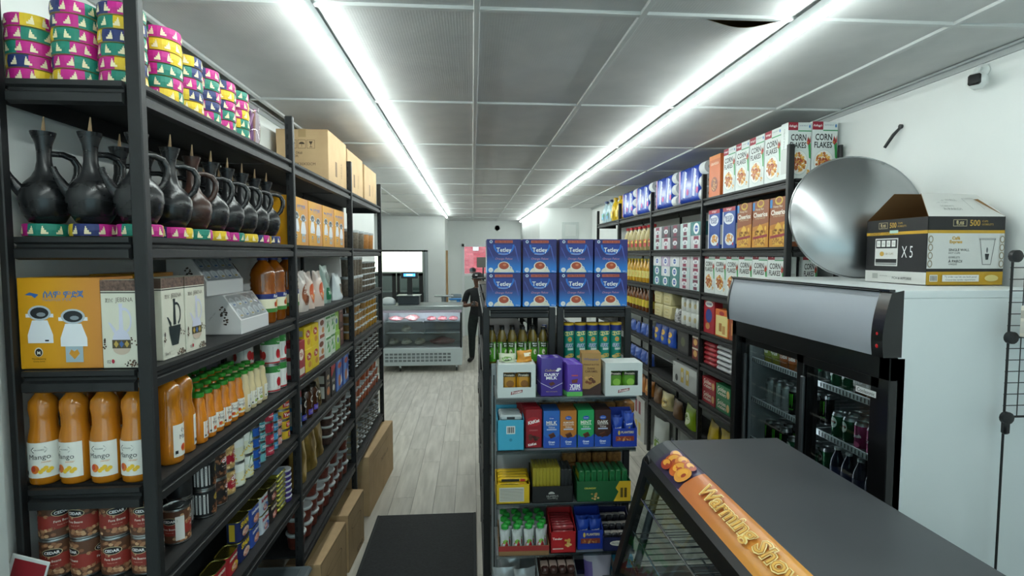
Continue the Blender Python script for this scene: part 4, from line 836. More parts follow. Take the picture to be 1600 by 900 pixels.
for q in range(6): rput(CF, f'white corn flakes box on the third shelf, {ORD[q]} from the near post', 3.36 + q * .196, 2, GCF, .078, scale=(1, 1, .95))
CF.put('white corn flakes box on the third shelf seen end on beside the near post', (2.10, 3.27, LEV[2]), 0, GCF, (.5, .5, .95))
# toilet roll packs
def rolls():
    L, r = .52, .056
    W = mat('#dfe3e4', .7); B = noisy('blue_roll_wrap', '#1c3aa0', '#3a5ecb', 7, .25, stretch=(1, 1, .6), bump=.15); m = MB()
    pts = []
    for cx, cz, a0, a1 in ((-r, r, PI, 1.5*PI), (r, r, 1.5*PI, 2*PI), (r, 5*r, 0, .5*PI), (-r, 5*r, .5*PI, PI)):
        for q in range(7): a = a0 + (a1 - a0) * q/6; pts.append((cx + 1.02*r*math.cos(a), cz + 1.0*r*math.sin(a)))
    m.prism(pts, 'x', -L/2, L/2 - .11, B)
    t = T('toilet_roll_pack', m, 'toilet paper', ang=40); p = Print((0, -2.02*r, 0), (1, 0, 0), (0, 0, 1), lift=.001)
    for q in range(2): u = -.14 + q*.2; p.poly([(u - .03, .06), (u + .02, .05), (u + .05, .28), (u, .30)], '#cfd8f2'); p.poly([(u - .06, .05), (u - .045, .05), (u - .02, .30), (u - .04, .30)], '#8fa6e6'); p.ell(u + .07, .1, .022, .03, '#c23a8c', 14); p.text('Royale', u + .02, .17, '#f2f4fb', w=.13, bold=.03, shear=.2, rot=1.2)
    p.rect(-L/2, .02, -L/2 + .03, .31, '#d9a9cc'); t.part('wrap_print', p, smooth=False)
    for j in range(3):
        for i in range(2):
            rm = MB().lathe([(.019, .0), (r*.98, 0), (r*.985, .108), (.019, .108), (.019, .0)], 22, W, cap=False); rm.lathe([(.0188, .002), (.0188, .104)], 14, mat('#7d7468', .8), cap=True); rm.xf(Matrix.Translation((L/2 - .109, -r + 2*r*i, r + 2*r*j)) @ Matrix.Rotation(R90, 4, 'Y')); t.part('roll', rm)
    return t
RP = rolls(); GR = 'toilet roll packs'
for q, (y, lb) in enumerate(((4.78, 'nearest the orange granola box'), (5.42, 'second along, left of the first'), (6.12, 'just past the third post'), (6.72, 'farthest, beside the yellow jugs'))): rput(RP, f'blue toilet roll pack with white roll ends, {lb}', y, 0, GR, .224, .01, scale=(1.06, 1, 1.0))
def djug(col, cap, lab):
    t = T('detergent_jug', MB().lathe([(.06, 0), (.068, .01), (.07, .12), (.066, .17), (.045, .21), (.025, .235), (.022, .25)], 18, mat(col, .35), sx=1.0, sy=.7), 'jug', ang=50); t.part('cap', MB().lathe([(.025, .25), (.026, .275), (.02, .28)], 14, mat(cap, .4))); t.part('handle', MB().tube([(.03, 0, .225), (.07, 0, .215), (.085, 0, .17), (.068, 0, .13)], .011, 8, mat(col, .35)))
    p = Print((0, -.0505, 0), (1, 0, 0), (0, 0, 1), lift=.001); p.rect(-.045, .04, .045, .12, lab[0]); p.poly([(-.045, .09), (.045, .12), (.045, .08)], lab[1]); return t.part('label', p, smooth=False)
DW, DY = djug('#bfd6de', '#2a3f6a', ('#6fb0d0', '#3a9a5a')), djug('#d9b41c', '#c9a214', ('#e0c23a', '#d8b020'))
for q, (tm, y, lb) in enumerate(((DY, 7.22, 'yellow bleach jug nearest the roll packs'), (DY, 7.48, 'yellow bleach jug beside the pale ones'), (DW, 7.74, 'pale blue detergent jug, nearer one'), (DW, 8.0, 'pale blue detergent jug at the far end'))): rput(tm, lb, y, 0, 'detergent jugs', .1, scale=(1.2, 1.2, 1.15))
VJ = djug('#a89a68', '#b3202a', ('#b8302c', '#e0c44a'))
for q in range(7): rput(VJ, f'cloudy cooking oil jug with red cap, {ORD[q]} past the third post', 5.87 + q * .165, 1, 'oil jugs on the second shelf', .1, scale=(1, 1, 1.02))
# tissues
def tissue(name, col, c2, oval):
    w, d, h = .235, .11, .108; t = carton(name, w, d, h, col); p = front(w, d, h)
    if oval: p.ell(0, h*.5, w*.26, h*.42, '#eef0f2', 18); p.ell(0, h*.5, w*.15, h*.24, '#3a62b0', 16); p.text('Royale', 0, h*.5, '#eef0f6', w=w*.24, bold=.02)
    else: p.rect(-w*.22, h*.66, w*.22, h*.95, c2); p.ell(0, h*.52, w*.24, h*.2, '#e8eaec', 16); p.text('Soft', 0, h*.52, '#3a3f6a', w=w*.24, bold=.02); p.rect(-w*.16, h*.06, w*.16, h*.34, c2)
    return t.part('front_print', p, smooth=False)
TI = [tissue('tissue_box', '#c9c9cc', '#8a2a4a', False), tissue('tissue_box', '#4a4a52', '#7a2440', False), tissue('tissue_box', '#bcd0cf', '#6a2440', False), tissue('tissue_box', '#3f7f80', '#2a5a6a', True), tissue('tissue_box', '#b9a9c4', '#2a5a6a', True), tissue('tissue_box', '#d9dcde', '#2a5a6a', True)]
TW = ['pale grey and red', 'charcoal and red', 'mint and red', 'teal with white oval', 'lilac with white oval', 'white with white oval']
for lev, pat in ((1, ((0, 3), (2, 2), (1, 1), (0, 1), (2, 0))), (2, ((3, 2, 0), (3, 5, 0), (3, 3, 5), (3, 3, 4), (3, 5, 4)))):
    for q, colm in enumerate(pat if lev == 1 else ((2, 0, 0), (0, 2, 0), (3, 3, 5), (3, 5, 4), (3, 3, 5))):
        for j, k in enumerate(colm): rput(TI[k], f"{TW[k]} tissue box, {LEVN[lev]}, {ORD[q]} column from second post, {ORD[j]} up", 4.62 + q * .248, lev, 'tissue boxes', .11, zz=j * (.1185 if lev == 1 else .1 * 1.0), scale=(1, 1, 1.09 if lev == 1 else .92))
def napk(name, col, c2):
    w, d, h = .22, .12, .135; t = T(name, MB().box(-w/2, w/2, -d/2, d/2, 0, h, mat(col, .35, coat=.3), .012), 'pack'); p = front(w, d, h, lift=.001); p.rect(-w*.3, h*.25, w*.3, h*.75, c2); p.rect(-w*.27, h*.3, w*.27, h*.7, col); p.text('Napkins', 0, h*.5, '#7a6a3a', w=w*.34); return t.part('front_print', p, smooth=False)
NP = napk('napkin_pack', '#cfc594', '#b9a860')
for q in range(2):
    for j in range(2): rput(NP, f"beige napkin pack, {('bottom', 'top')[j]} of the {('nearer', 'farther')[q]} pile", 5.30 + q * .27, 3, 'napkin packs', .12, zz=j * .1355)
def towel():
    t = T('paper_towel_roll', MB().lathe([(.02, .001), (.05, 0), (.053, .006), (.053, .118), (.05, .124), (.02, .123)], 18, mat('#d3d6d0', .6)), 'paper towel', ang=40); p = Print(cyl=.0533); R = 2*PI*.0533
    for q in range(4): p.ell(-R/2 + R*(q + .5)/4, .062, .012, .025, '#c2b48a', 10)
    return t.part('wrap_print', p)
TR = towel()
for q in range(4):
    for j in range(2): rput(TR, f"white paper roll, {('bottom', 'top')[j]} of pair {('one','two','three','four')[q]} from the second post", 4.57 + q * .115, 3, 'white paper rolls', .108, zz=j * .1245)
BWP = bag('black_white_napkin_bag', .13, .13, .07, noisy('black_white_pattern', '#1c1c1e', '#d8d8d6', 60, .4), seed=8); rput(BWP, 'black and white patterned pack between napkins and paper rolls', 5.075, 3, None, .07)
# oil bottles, bay three
def oil(col, cap, lab):
    t = T('oil_bottle', MB().lathe([(.034, 0), (.037, .006), (.037, .15), (.034, .18), (.018, .225), (.0155, .25)], 16, mat(col, .12, coat=.5)), 'bottle', ang=50); t.part('cap', MB().lathe([(.018, .25), (.019, .268), (.016, .27)], 12, mat(cap, .4))); p = Print(cyl=.0373); R = 2*PI*.0373; p.rect(-R/2, .05, R/2, .13, lab); [p.ell(-R/2 + R*(q + .5)/3, .09, .014, .022, '#d0902a', 12) for q in range(3)]; return t.part('label', p)
OY, OB = oil('#c2921c', '#d8c22a', '#e0d27a'), oil('#6a3a14', '#3a2a1c', '#c9b43a')
for lev, tm, lb in ((2, OY, 'yellow cooking oil bottle'), (3, OB, 'brown syrup bottle')):
    for q in range(9): rput(tm, f'{lb} on the {LEVN[lev]}, {ORD[q]} past the third post', 5.86 + q * .125, lev, lb + 's', .08)
# fourth shelf, first bay
RCK = plain('red_cookie_box', .2, .07, .285, '#a8182a', lambda p, w, h: [p.ell(0, h*.84, w*.36, h*.09, '#e8e4da', 14), p.text('COOKIES', 0, h*.84, '#1f3a8c', w=w*.5, bold=.03), p.ell(0, h*.5, w*.3, h*.2, '#2a3f8c', 16), p.ell(-w*.1, h*.2, w*.2, h*.1, '#c98a4a', 12)])
GRH = plain('orange_cracker_box', .22, .07, .215, '#d9702c', lambda p, w, h: [p.rect(-w*.45, h*.05, w*.45, h*.78, '#e8d890'), p.ell(0, h*.86, w*.2, h*.08, '#a8202c', 14), p.rect(-w*.2, h*.2, w*.02, h*.5, '#b9803c'), p.rect(w*.06, h*.12, w*.28, h*.42, '#c99450')])
BRC = plain('brown_cracker_box', .18, .07, .24, '#9c4a2c', lambda p, w, h: [p.ell(w*.2, h*.82, w*.22, h*.1, '#c2303a', 12), p.rect(-w*.3, h*.15, w*.3, h*.55, '#c98a52')])
rput(RCK, 'red cookie box against the second post', 4.33, 3, None, .07); rput(GRH, 'orange and yellow cracker box', 4.10, 3, None, .07); rput(BRC, 'brown cracker box half hidden by the cooler', 3.885, 3, None, .07)
RPK = T('red_cracker_pack', MB().box(-.11, .11, -.05, .05, 0, .038, mat('#a82430', .3, coat=.4), .014), 'pack'); WPK = T('white_cracker_pack', MB().box(-.12, .12, -.05, .05, 0, .04, mat('#d8dadc', .3, coat=.4), .014).box(-.105, .105, -.0525, -.047, .006, .012, mat('#1d1f2a', .4)), 'pack')
for j in range(5): rput(RPK, f'red cracker sleeve, {ORD[j]} up in the stack', 4.31, 4, 'red cracker sleeves', .1, zz=j * .0385); rput(WPK, f'white and black cracker sleeve, {ORD[j]} up in the stack', 4.06, 4, 'white cracker sleeves', .1, zz=j * .0405)
def ckb(col, nm): return plain(nm, .24, .1, .105, col, lambda p, w, h: [p.text('Golden', -w*.08, h*.68, '#f0e6d8', w=w*.6, bold=.02), p.text('Crackers', -w*.08, h*.36, '#f0e6d8', w=w*.62, bold=.02), p.ell(w*.36, h*.5, w*.1, h*.3, '#d9b070', 12)])
CR, CG = ckb('#a81c2a', 'red_cracker_box'), ckb('#1f7a4a', 'green_cracker_box')
for j in range(2): rput(CR, f"red cracker box, {('bottom', 'top')[j]} of two on the sixth shelf", 4.31, 5, 'cracker boxes', .1, zz=j * .1055); rput(CG, f"green cracker box, {('bottom', 'top')[j]} of two on the sixth shelf", 4.05, 5, 'cracker boxes', .1, zz=j * .1055)
# bags lower down
BLB = bag('blue_chip_bag', .2, .2, .08, '#1d4aa8', lambda p, w, h: [p.ell(0, h*.62, w*.24, h*.14, '#d8a83a', 14), p.ell(0, h*.3, w*.2, h*.14, '#c9b04a', 12)], seed=21)
for q in range(3): rput(BLB, f'blue snack bag, {ORD[q]} from the third post', 5.63 - q * .2, 4, 'blue snack bags', .08)
DKP = plain('dark_biscuit_pack', .26, .08, .22, '#2a2a2c', lambda p, w, h: [p.rect(-w*.4, h*.1, w*.4, h*.9, '#3c3b3a'), p.ell(0, h*.5, w*.2, h*.2, '#5c6044', 12)]); rput(DKP, 'dark biscuit pack beside the blue bags', 4.87, 4, None, .08)
SMB = plain('small_biscuit_box', .13, .08, .1, '#7a2a24', lambda p, w, h: [p.ell(0, h*.5, w*.3, h*.3, '#d9a860', 12), p.rect(-w*.5, h*.85, w*.5, h, '#d8d0c0')])
for j in range(2): rput(SMB, f"small red biscuit box, {('bottom', 'top')[j]} of two by the second post", 4.59, 4, None, .08, zz=j * .1005)
WBX = plain('white_carton', .56, .22, .21, '#c3c6c4', lambda p, w, h: [p.rect(-w*.14, h*.2, -w*.02, h*.85, '#cdb24a'), p.rect(w*.08, h*.2, w*.2, h*.85, '#cdb24a'), p.ell(-w*.08, h*.55, w*.04, h*.14, '#e6e2d0', 10), p.ell(w*.14, h*.55, w*.04, h*.14, '#e6e2d0', 10), p.ell(-w*.32, h*.3, w*.06, h*.16, '#3a3c3e', 12), p.text('20', -w*.42, h*.85, '#2a2c2e', h=h*.09)]); rput(WBX, 'long white carton with yellow packets printed on it', 4.83, 5, None, .22)
BCH = bag('blue_cookie_bag', .2, .13, .08, '#2a4fa0', lambda p, w, h: [p.poly([(-w*.4, h*.2), (0, h*.7), (w*.4, h*.3)], '#c9d6ee')], seed=31)
for lev in (4, 5):
    for q in range(5): rput(BCH, f'blue and silver snack bag on the {LEVN[lev]}, {ORD[q]} past the third post', 5.9 + q * .21, lev, 'blue and silver snack bags', .08, rot=jit(.2))
ORG = bag('orange_chip_bag', .19, .17, .09, '#b9722a', lambda p, w, h: p.ell(0, h*.5, w*.26, h*.22, '#d9a860', 12), seed=33)
for q in range(5): rput(ORG, f'orange bread bag on the lowest shelf, {ORD[q]} past the third post', 5.9 + q * .2, 6, 'orange bread bags', .09, rot=jit(.3))
YCH = bag('yellow_chip_bag', .24, .2, .1, '#c2a51c', seed=35)
for q, y in enumerate((4.28, 4.01, 3.74)): rput(YCH, f'yellow snack bag on the lowest shelf, {ORD[q]} from the second post', y, 6, 'yellow snack bags', .1, rot=jit(.3))
CRM = bag('cream_chip_bag', .22, .17, .1, '#d2c48e', pr_oval('#d9b450', '#f0e2b0', 'chips', '#7a5a1c'), seed=37); LIM = bag('lime_chip_bag', .27, .2, .1, '#8fb01e', pr_oval('#dfe8c0', '#6a9a1c', 'chips', '#3a5a12'), seed=39); BRB = bag('brown_chip_bag', .2, .17, .09, '#6a4a2c', seed=41)
rput(CRM, 'cream and yellow crisp bag on the lowest shelf', 5.35, 6, None, .1, rot=.2); rput(BRB, 'brown crisp bag between the cream and lime bags', 5.06, 6, None, .09); rput(LIM, 'bright lime crisp bag lying near the second post', 4.76, 6, None, .1, rot=-.1); rput(BRB, 'brown crisp bag beside the third post', 5.62, 6, None, .09)
WHG = bag('white_green_rice_bag', .3, .42, .14, '#c9d0cb', lambda p, w, h: [p.rect(-w*.5, h*.04, w*.5, h*.18, '#8fae2a'), p.ell(0, h*.4, w*.22, h*.1, '#7a9a3a', 12), p.text('rice', 0, h*.52, '#2f6a3a', w=w*.3)], seed=43); DKB = bag('dark_snack_sack', .3, .3, .12, '#2a2f4a', pr_oval('#a82a3a', '#d8d0c0', 'mix'), seed=45)
WHG.put('white and green rice sack leaning at the floor end of the right shelves', (2.0, 5.55, .001), -R90 + .2); DKB.put('dark blue snack sack on the floor under the right shelves', (2.02, 5.18, .001), -R90); YCH.put('yellow snack bag on the floor under the right shelves', (2.0, 4.85, .001), -R90)
WB2 = plain('white_floor_carton', .5, .26, .25, '#b9bcba', lambda p, w, h: [p.rect(-w*.2, h*.2, -w*.04, h*.8, '#8a3a44'), p.rect(w*.06, h*.2, w*.22, h*.8, '#8a3a44')]); WB3 = plain('white_floor_carton', .5, .26, .25, '#b9bcba', lambda p, w, h: [p.rect(-w*.2, h*.2, -w*.04, h*.8, '#c9b04a'), p.rect(w*.06, h*.2, w*.22, h*.8, '#c9b04a')])
WB3.put('white carton with yellow print on the floor, bottom of two', (2.07, 6.2, .001), -R90); WB2.put('white carton with red print, on top of the one on the floor', (2.07, 6.2, .252), -R90)
# ================================================================ centre gondola
GXL, GXR, GY0 = 0.055, 0.915, 3.05
gt = tag(ob('gondola_shelving', None, None, (0, 0, 0)), 'black double-sided shelving in the middle with tea boxes on top', 'shelves', 'black shelving')
gp = post_mesh(1.860)
GYS = [GY0 + .022, 4.30, 5.55]
for y in GYS:
    for x in (GXL + .022, .452, .50, GXR - .022): ob('post', gp, gt, (x, y, 0))
GLEV = [1.862, 1.53, 1.25, .95, .65, .3]
for z in GLEV:
    for x0, x1 in ((GXL, .474), (.478, GXR)):
        D = x1 - x0; em = beam_mesh(D - .088)
        ob('beam', em, gt, ((x0 + x1)/2, GY0 + .02, z)); ob('beam', em, gt, ((x0 + x1)/2, 5.57, z), (0, 0, PI))
        for b in range(2):
            L = GYS[b+1] - GYS[b] - .044; yc = (GYS[b] + GYS[b+1]) / 2
            ob('deck', MB().box(x0 + .03, x1 - .03, yc - L/2 - .012, yc + L/2 + .012, z - .016, z - .003, DECK).mesh('deck', False), gt)
            sd = -1 if x0 == GXL else 1; ob('beam', beam_mesh(L), gt, ((GXL if sd < 0 else GXR) - sd*.018, yc, z), (0, 0, R90 * sd))
# tea boxes
def tetley():
    w, d, h = .193, .12, .191; t = carton('tea_box', w, d, h, gradmat('tea_box_blue', '#1f7ad0', '#24246e', 'Z', .02, .1, .3)); p = front(w, d, h, rough=.3)
    p.rect(-w*.26, h*.885, w*.26, h*.965, '#b8553c'); p.text('300 TEA BAGS', 0, h*.925, '#3a1c1c', w=w*.46); p.ell(-w*.375, h*.925, w*.045, w*.045, '#dfe6ec', 14); p.ell(-w*.375, h*.925, w*.028, w*.028, '#3a6a9c', 10)
    p.ell(0, h*.84, w*.31, h*.31, '#1a6ac8', 24, PI, 2*PI); p.ell(0, h*.84, w*.26, h*.26, '#1c3a90', 24, PI, 2*PI)
    p.text('Tetley', 0, h*.665, '#f4f6f0', w=w*.44, h=h*.17, bold=.012); p.rect(-w*.16, h*.555, w*.12, h*.568, '#c9ccd6'); p.text('Orange Pekoe', 0, h*.415, '#c98aa0', w=w*.5, shear=.35)
    p.ell(0, h*.02, w*.3, h*.17, '#d9d6c4', 22, 0, PI); p.ell(0, h*.2, w*.18, h*.14, '#e6e2d2', 22); p.poly([(-w*.175, h*.2), (w*.175, h*.2), (w*.12, h*.03), (-w*.12, h*.03)], '#e2decd'); p.ell(0, h*.215, w*.145, h*.105, '#a8441c', 20); p.ell(w*.02, h*.24, w*.05, h*.035, '#d07a4a', 12)
    for q in range(8): a0, a1 = -1.4 + q*.36, -1.4 + (q+1)*.36; p.put([(w*.17 + r*w*math.cos(a), h*.13 + r*w*math.sin(a)) for a in (a0, a1) for r in (.05, .075)], [(0, 1, 3, 2)], '#e2decd'); p.k -= 1
    p.k += 1; p.ell(-w*.385, h*.09, w*.07, w*.07, '#dfe2e2', 16); p.text('OK', -w*.385, h*.09, '#8a98a8', w=w*.06); p.text('900 g', w*.41, h*.04, '#d8e4f0', w=w*.12)
    p.poly([(w*.3, h*.8), (w*.34, h*.8), (w*.44, h*.35), (w*.42, h*.33)], '#4a5ab0'); p.poly([(-w*.46, h*.75), (-w*.44, h*.76), (-w*.3, h*.45), (-w*.32, h*.44)], '#4450a4')
    t.part('front_print', p, smooth=False)
    return t
TB = tetley()
for q, x in enumerate((.178, .382, .590, .790)):
    for j in range(2):
        TB.put(f"blue tea box with teacup, {('lower', 'upper')[j]} row, {ORD[q]} from the left", (x, 3.135 - (.012 if q > 1 else 0), GLEV[0] + .002 + j * .1925), jit(.012), 'tea boxes on the gondola')
        TB.put(f"blue tea box behind the front ones, {('lower', 'upper')[j]} row, {ORD[q]} from the left", (x, 3.285, GLEV[0] + .001 + j * .1925), 0, 'tea boxes on the gondola')
# juice bottles
def pet(col, cap, fn):
    t = T('juice_bottle', MB().lathe([(.024, 0), (.028, .005), (.028, .03), (.0265, .035), (.028, .04), (.028, .125), (.026, .14), (.027, .152), (.018, .18), (.0125, .19), (.0125, .198)], 18, mat(col, .12, coat=.5)), 'bottle', ang=50); t.part('cap', MB().lathe([(.0145, .196), (.015, .212), (.0125, .214)], 12, mat(cap, .4))); p = Print(cyl=.0283); fn(p, 2*PI*.0283); return t.part('label', p)
def mm(p, R):
    p.rect(-R/2, .015, R/2, .128, '#4f9a1e')
    for q in (-1, 0, 1): u = q*R/3; p.rect(u - R*.12, .095, u + R*.12, .128, '#141414'); p.text('Minute', u, .118, '#f2f2f2', w=R*.17, bold=.03); p.text('Maid', u, .105, '#f2f2f2', w=R*.13, bold=.03); p.ell(u, .07, .009, .016, '#e6e8d2', 12); p.ell(u + .003, .066, .003, .007, '#6a4a2a', 8); p.rect(u + R*.13, .03, u + R*.18, .12, '#cfd6cc'); p.rect(u - R*.1, .018, u + R*.1, .04, '#3a8a1a')
MMB = pet('#6a5a1e', '#141414', mm); BLU = pet('#1a1410', '#1f3f9c', lambda p, R: [p.rect(-R/2, .03, R/2, .1, '#2f6ab8'), p.text('Iced', 0, .07, '#e8eef6', w=R*.2)])
for q in range(6): MMB.put(f'green-labelled apple juice bottle, {ORD[q]} from the left on the gondola', (.110 + q * .0597, 3.125, GLEV[1] + .001), jit(.9), 'apple juice bottles')
for q in range(5): MMB.put(f'apple juice bottle in the back row, {ORD[q]} from the left', (.112 + q * .0597, 3.196, GLEV[1] + .001), jit(.9), 'apple juice bottles')
BLU.put('dark iced tea bottle with blue cap, right of the apple juice', (.425 + .0, 3.195, GLEV[1] + .001), 0)
# crisp canisters
def stax(p, R):
    p.rect(-R/2, .0, R/2, .232, '#0f8a78'); p.rect(-R/2, 0, R/2, .022, '#1d3f9c'); p.rect(-R/2, .195, R/2, .232, '#1c2f7e')
    u = 0; p.ell(u - .016, .178, .018, .014, '#d8cf8a', 12); p.ell(u + .014, .182, .02, .012, '#e2d89a', 12); p.ell(u + .002, .145, .014, .014, '#e0b02c', 14); p.ell(u + .002, .145, .009, .007, '#b8282c', 12); p.text("Lay's", u + .002, .145, '#f4f0e8', w=.015, bold=.03)
    p.text('STAX', u, .108, '#e8f0f6', w=.056, h=.024, bold=.09, shear=.2); p.text('STAX', u, .108, '#1d4fa0', w=.053, h=.021, bold=.02, shear=.2); p.rect(u - .012, .08, u + .026, .092, '#dfe8e4'); p.text('Sour Cream', u + .007, .086, '#1d6a5a', w=.03); p.ell(u + .01, .048, .024, .012, '#d9b45a', 14); p.ell(u - .012, .04, .018, .009, '#e2c87a', 12)
SX = T('crisp_canister', MB().lathe([(.035, 0), (.0365, .003), (.0365, .229), (.035, .232)], 22, mat('#0f8a78', .3)), 'crisps', ang=40); SX.part('lid', MB().lathe([(.0375, .228), (.038, .231), (.038, .24), (.035, .242)], 22, mat('#d8b02c', .35))); p = Print(cyl=.0368); stax(p, 2*PI*.0368); SX.part('label', p)
for q in range(5): SX.put(f'teal crisp canister with yellow lid, {ORD[q]} from the left', (.556 + q * .0702, 3.12, GLEV[1] + .001), jit(.15), 'crisp canisters', (.91, .91, .97))
# ================================================================ silver display rack in front of the gondola
SIL = mat('#9aa0a2', .4, .6, name='grey_steel'); RKG = mat('#7d8386', .35, .2)
rk = tag(ob('display_rack', None, None, (0, 0, 0)), 'grey steel display rack with sweets in front of the black gondola', 'rack')
RX0, RX1, RYF, RYB = .105, .835, 2.66, 2.985
for x in (RX0 + .01, RX1 - .01):
    u = ob('upright', MB().box(x - .014, x + .014, RYB - .03, RYB, 0, 1.56, SIL, .002).mesh('upright', False), rk)
    ob('slot', MB().box(x - .003, x + .003, RYB - .0315, RYB - .0302, .2, 1.5, SLOT).mesh('slot', False), u)
ob('back_panel', MB().box(RX0 + .024, RX1 - .024, RYB - .012, RYB - .002, .08, 1.42, mat('#b4b8b9', .5), .002).mesh('back_panel', False), rk)
ob('base', MB().box(RX0, RX1, RYF - .06, RYB, 0, .1, mat('#6a6f72', .5), .005).mesh('base', False), rk)
RZ = [1.447, 1.183, .905, .645, .385]
for z in RZ:
    s = ob('shelf', MB().box(RX0 + .01, RX1 - .01, RYF, RYB - .03, z - .014, z - .002, RKG, .002).mesh('shelf', False), rk)
    ob('shelf_lip', MB().box(RX0 + .01, RX1 - .01, RYF - .004, RYF, z - .02, z - .001, clear_pane('lip_plastic', '#c9d2d4', .4)).mesh('shelf_lip', False), s)
    for x in (RX0 + .014, RX1 - .014): ob('bracket', MB().prism([(RYF + .03, z - .012), (RYB - .03, z - .012), (RYB - .03, z - .06)], 'x', x - .003, x + .003, SIL).mesh('bracket', False), s)
def ftray(name, w, d, h, col, wall=.003, fronth=None, cat='display box'):
    fh = fronth or h; c = mat(col, .45) if isinstance(col, str) else col
    m = MB().box(-w/2, w/2, -d/2, d/2, 0, wall, c).box(-w/2, w/2, -d/2, -d/2 + wall, 0, fh, c).box(-w/2, w/2, d/2 - wall, d/2, 0, h, c)
    for s in (-1, 1): m.prism([(-d/2, 0), (d/2, 0), (d/2, h), (-d/2, fh)], 'x', s*(w/2) - (wall if s > 0 else 0), s*(w/2) + (0 if s > 0 else wall), c)
    return T(name, m, cat, smooth=False)
# top shelf
zA = RZ[0]
def protein(name, bagc, bagp):
    w, d, h = .19, .13, .168; W = mat('#cfd8d6', .5); m = MB(); f = .028
    m.box(-w/2, w/2, -d/2 + .003, d/2, 0, .003, W).box(-w/2, -w/2 + .003, -d/2 + .003, d/2, 0, h, W).box(w/2 - .003, w/2, -d/2 + .003, d/2, 0, h, W).box(-w/2, w/2, d/2 - .003, d/2, 0, h, W).box(-w/2, w/2, -d/2 + .003, d/2, h - .003, h, W)
    m.box(-w/2, w/2, -d/2, -d/2 + .003, 0, .052, W).box(-w/2, w/2, -d/2, -d/2 + .003, h - .04, h, W).box(-w/2, -w/2 + f, -d/2, -d/2 + .003, .052, h - .04, W).box(w/2 - f*.8, w/2, -d/2, -d/2 + .003, .052, h - .04, W)
    t = T(name, m, 'display box', smooth=False); p = front(w, d, h); p.poly([(-.03, .014), (.028, .026), (.03, .04), (-.028, .03)], '#7a1c24'); p.text('Protein', 0, .028, '#f0e4e0', w=.05, bold=.03, shear=.2, rot=.2); t.part('front_print', p, smooth=False)
    for s in (-1, 1):
        b = MB().box(-.034, .034, -.02, .02, .01, .122, mat(bagc, .3, coat=.4), .012); b.xf(Matrix.Translation((s*.036, -.02, 0))); t.part('snack_bag', b)
        q = Print((s*.036, -.0402, 0), (1, 0, 0), (0, 0, 1), lift=.001); q.rect(-.03, .1, .03, .118, '#1a1a16'); q.text('Protein', 0, .109, '#f2e8d0', w=.05, bold=.02); q.ell(.005, .065, .02, .018, bagp, 12); t.part('bag_print', q, smooth=False)
    return t
protein('protein_chip_box', '#c98f1e', '#8a5a1c').put('white display box with yellow crisp bags in its window', (.218, 2.735, zA)); protein('protein_chip_box', '#5f9a2a', '#8fc24a').put('white display box with green crisp bags in its window', (.762, 2.735, zA))
YB = bag('caramel_snack_bag', .085, .06, .04, '#c9861c', lambda p, w, h: p.rect(-w*.1, h*.5, w*.4, h*.8, '#e6dcc0'), seed=51)
YB.put('small amber snack bag lying on the left white display box', (.262, 2.735, zA + .169), .3); bag('white_green_snack_bag', .09, .045, .04, '#c3cbae', pr_oval('#6a9a3a', '#2a3a1c', 'bites'), seed=53).put('pale green snack bag on the left white display box', (.175, 2.735, zA + .169), -.1)
def bars(name, n, w, h, th, dep, col, fn, lean=.0):
    """a row of alike bars standing one behind the other, each an individual"""
    t = T(name, MB().box(-w/2, w/2, -th/2, th/2, 0, h, mat(col, .28, coat=.4), .004), 'chocolate bar'); p = front(w, th, h, lift=.0008); fn(p, w, h); return t.part('front_print', p, smooth=False)
def dairy(p, w, h):
    p.text('Cadbury', -w*.05, h*.66, '#c9a85a', w=w*.5, shear=.3); p.text('DAIRY', 0, h*.56, '#f2f0f4', w=w*.66, h=h*.075, bold=.03); p.text('MILK', 0, h*.475, '#f2f0f4', w=w*.5, h=h*.075, bold=.03); p.ell(w*.33, h*.7, w*.1, h*.03, '#eceaf0', 12); p.ell(w*.26, h*.66, w*.08, h*.025, '#eceaf0', 12); p.poly([(-w*.14, h*.34), (w*.06, h*.38), (w*.16, h*.32), (-w*.04, h*.27)], '#5a2a1c'); p.text('MILK CHOCOLATE', 0, h*.13, '#c9a85a', w=w*.5); p.poly([(-w*.5, h*.36), (0, h*.22), (w*.5, h*.36), (w*.5, h*.345), (0, h*.205), (-w*.5, h*.345)], '#c9c0dc')
DM = bars('milk_chocolate_bar', 5, .112, .2, .014, .1, '#3a1f86', dairy); DM2 = bars('small_milk_chocolate_bar', 5, .08, .165, .014, .1, '#5a3aa8', lambda p, w, h: [p.text('MILK', 0, h*.32, '#f2f0f4', w=w*.66, bold=.03, rot=PI), p.text('DAIRY', 0, h*.23, '#f2f0f4', w=w*.7, bold=.03, rot=PI), p.poly([(-w*.2, h*.5), (w*.2, h*.54), (w*.16, h*.42), (-w*.16, h*.4)], '#6a3420'), p.rect(-w*.2, h*.62, w*.2, h*.66, '#b8505a'), p.rect(-w*.5, 0, w*.5, h*.14, '#5fb85a')])
for q in range(6): DM.put(f'purple milk chocolate bar, {ORD[q]} from the front of the row', (.395 - q * .0015, 2.685 + q * .017, zA), (.06 * (q % 2), 0, 0) if False else 0, 'purple milk chocolate bars', (1, 1, 1 - .004*q))
for q in range(6): DM2.put(f'small purple chocolate bar with green foot, {ORD[q]} from the front', (.512 - q * .004, 2.685 + q * .017, zA), 0, 'small purple chocolate bars', (1, 1, 1 + .015*q))
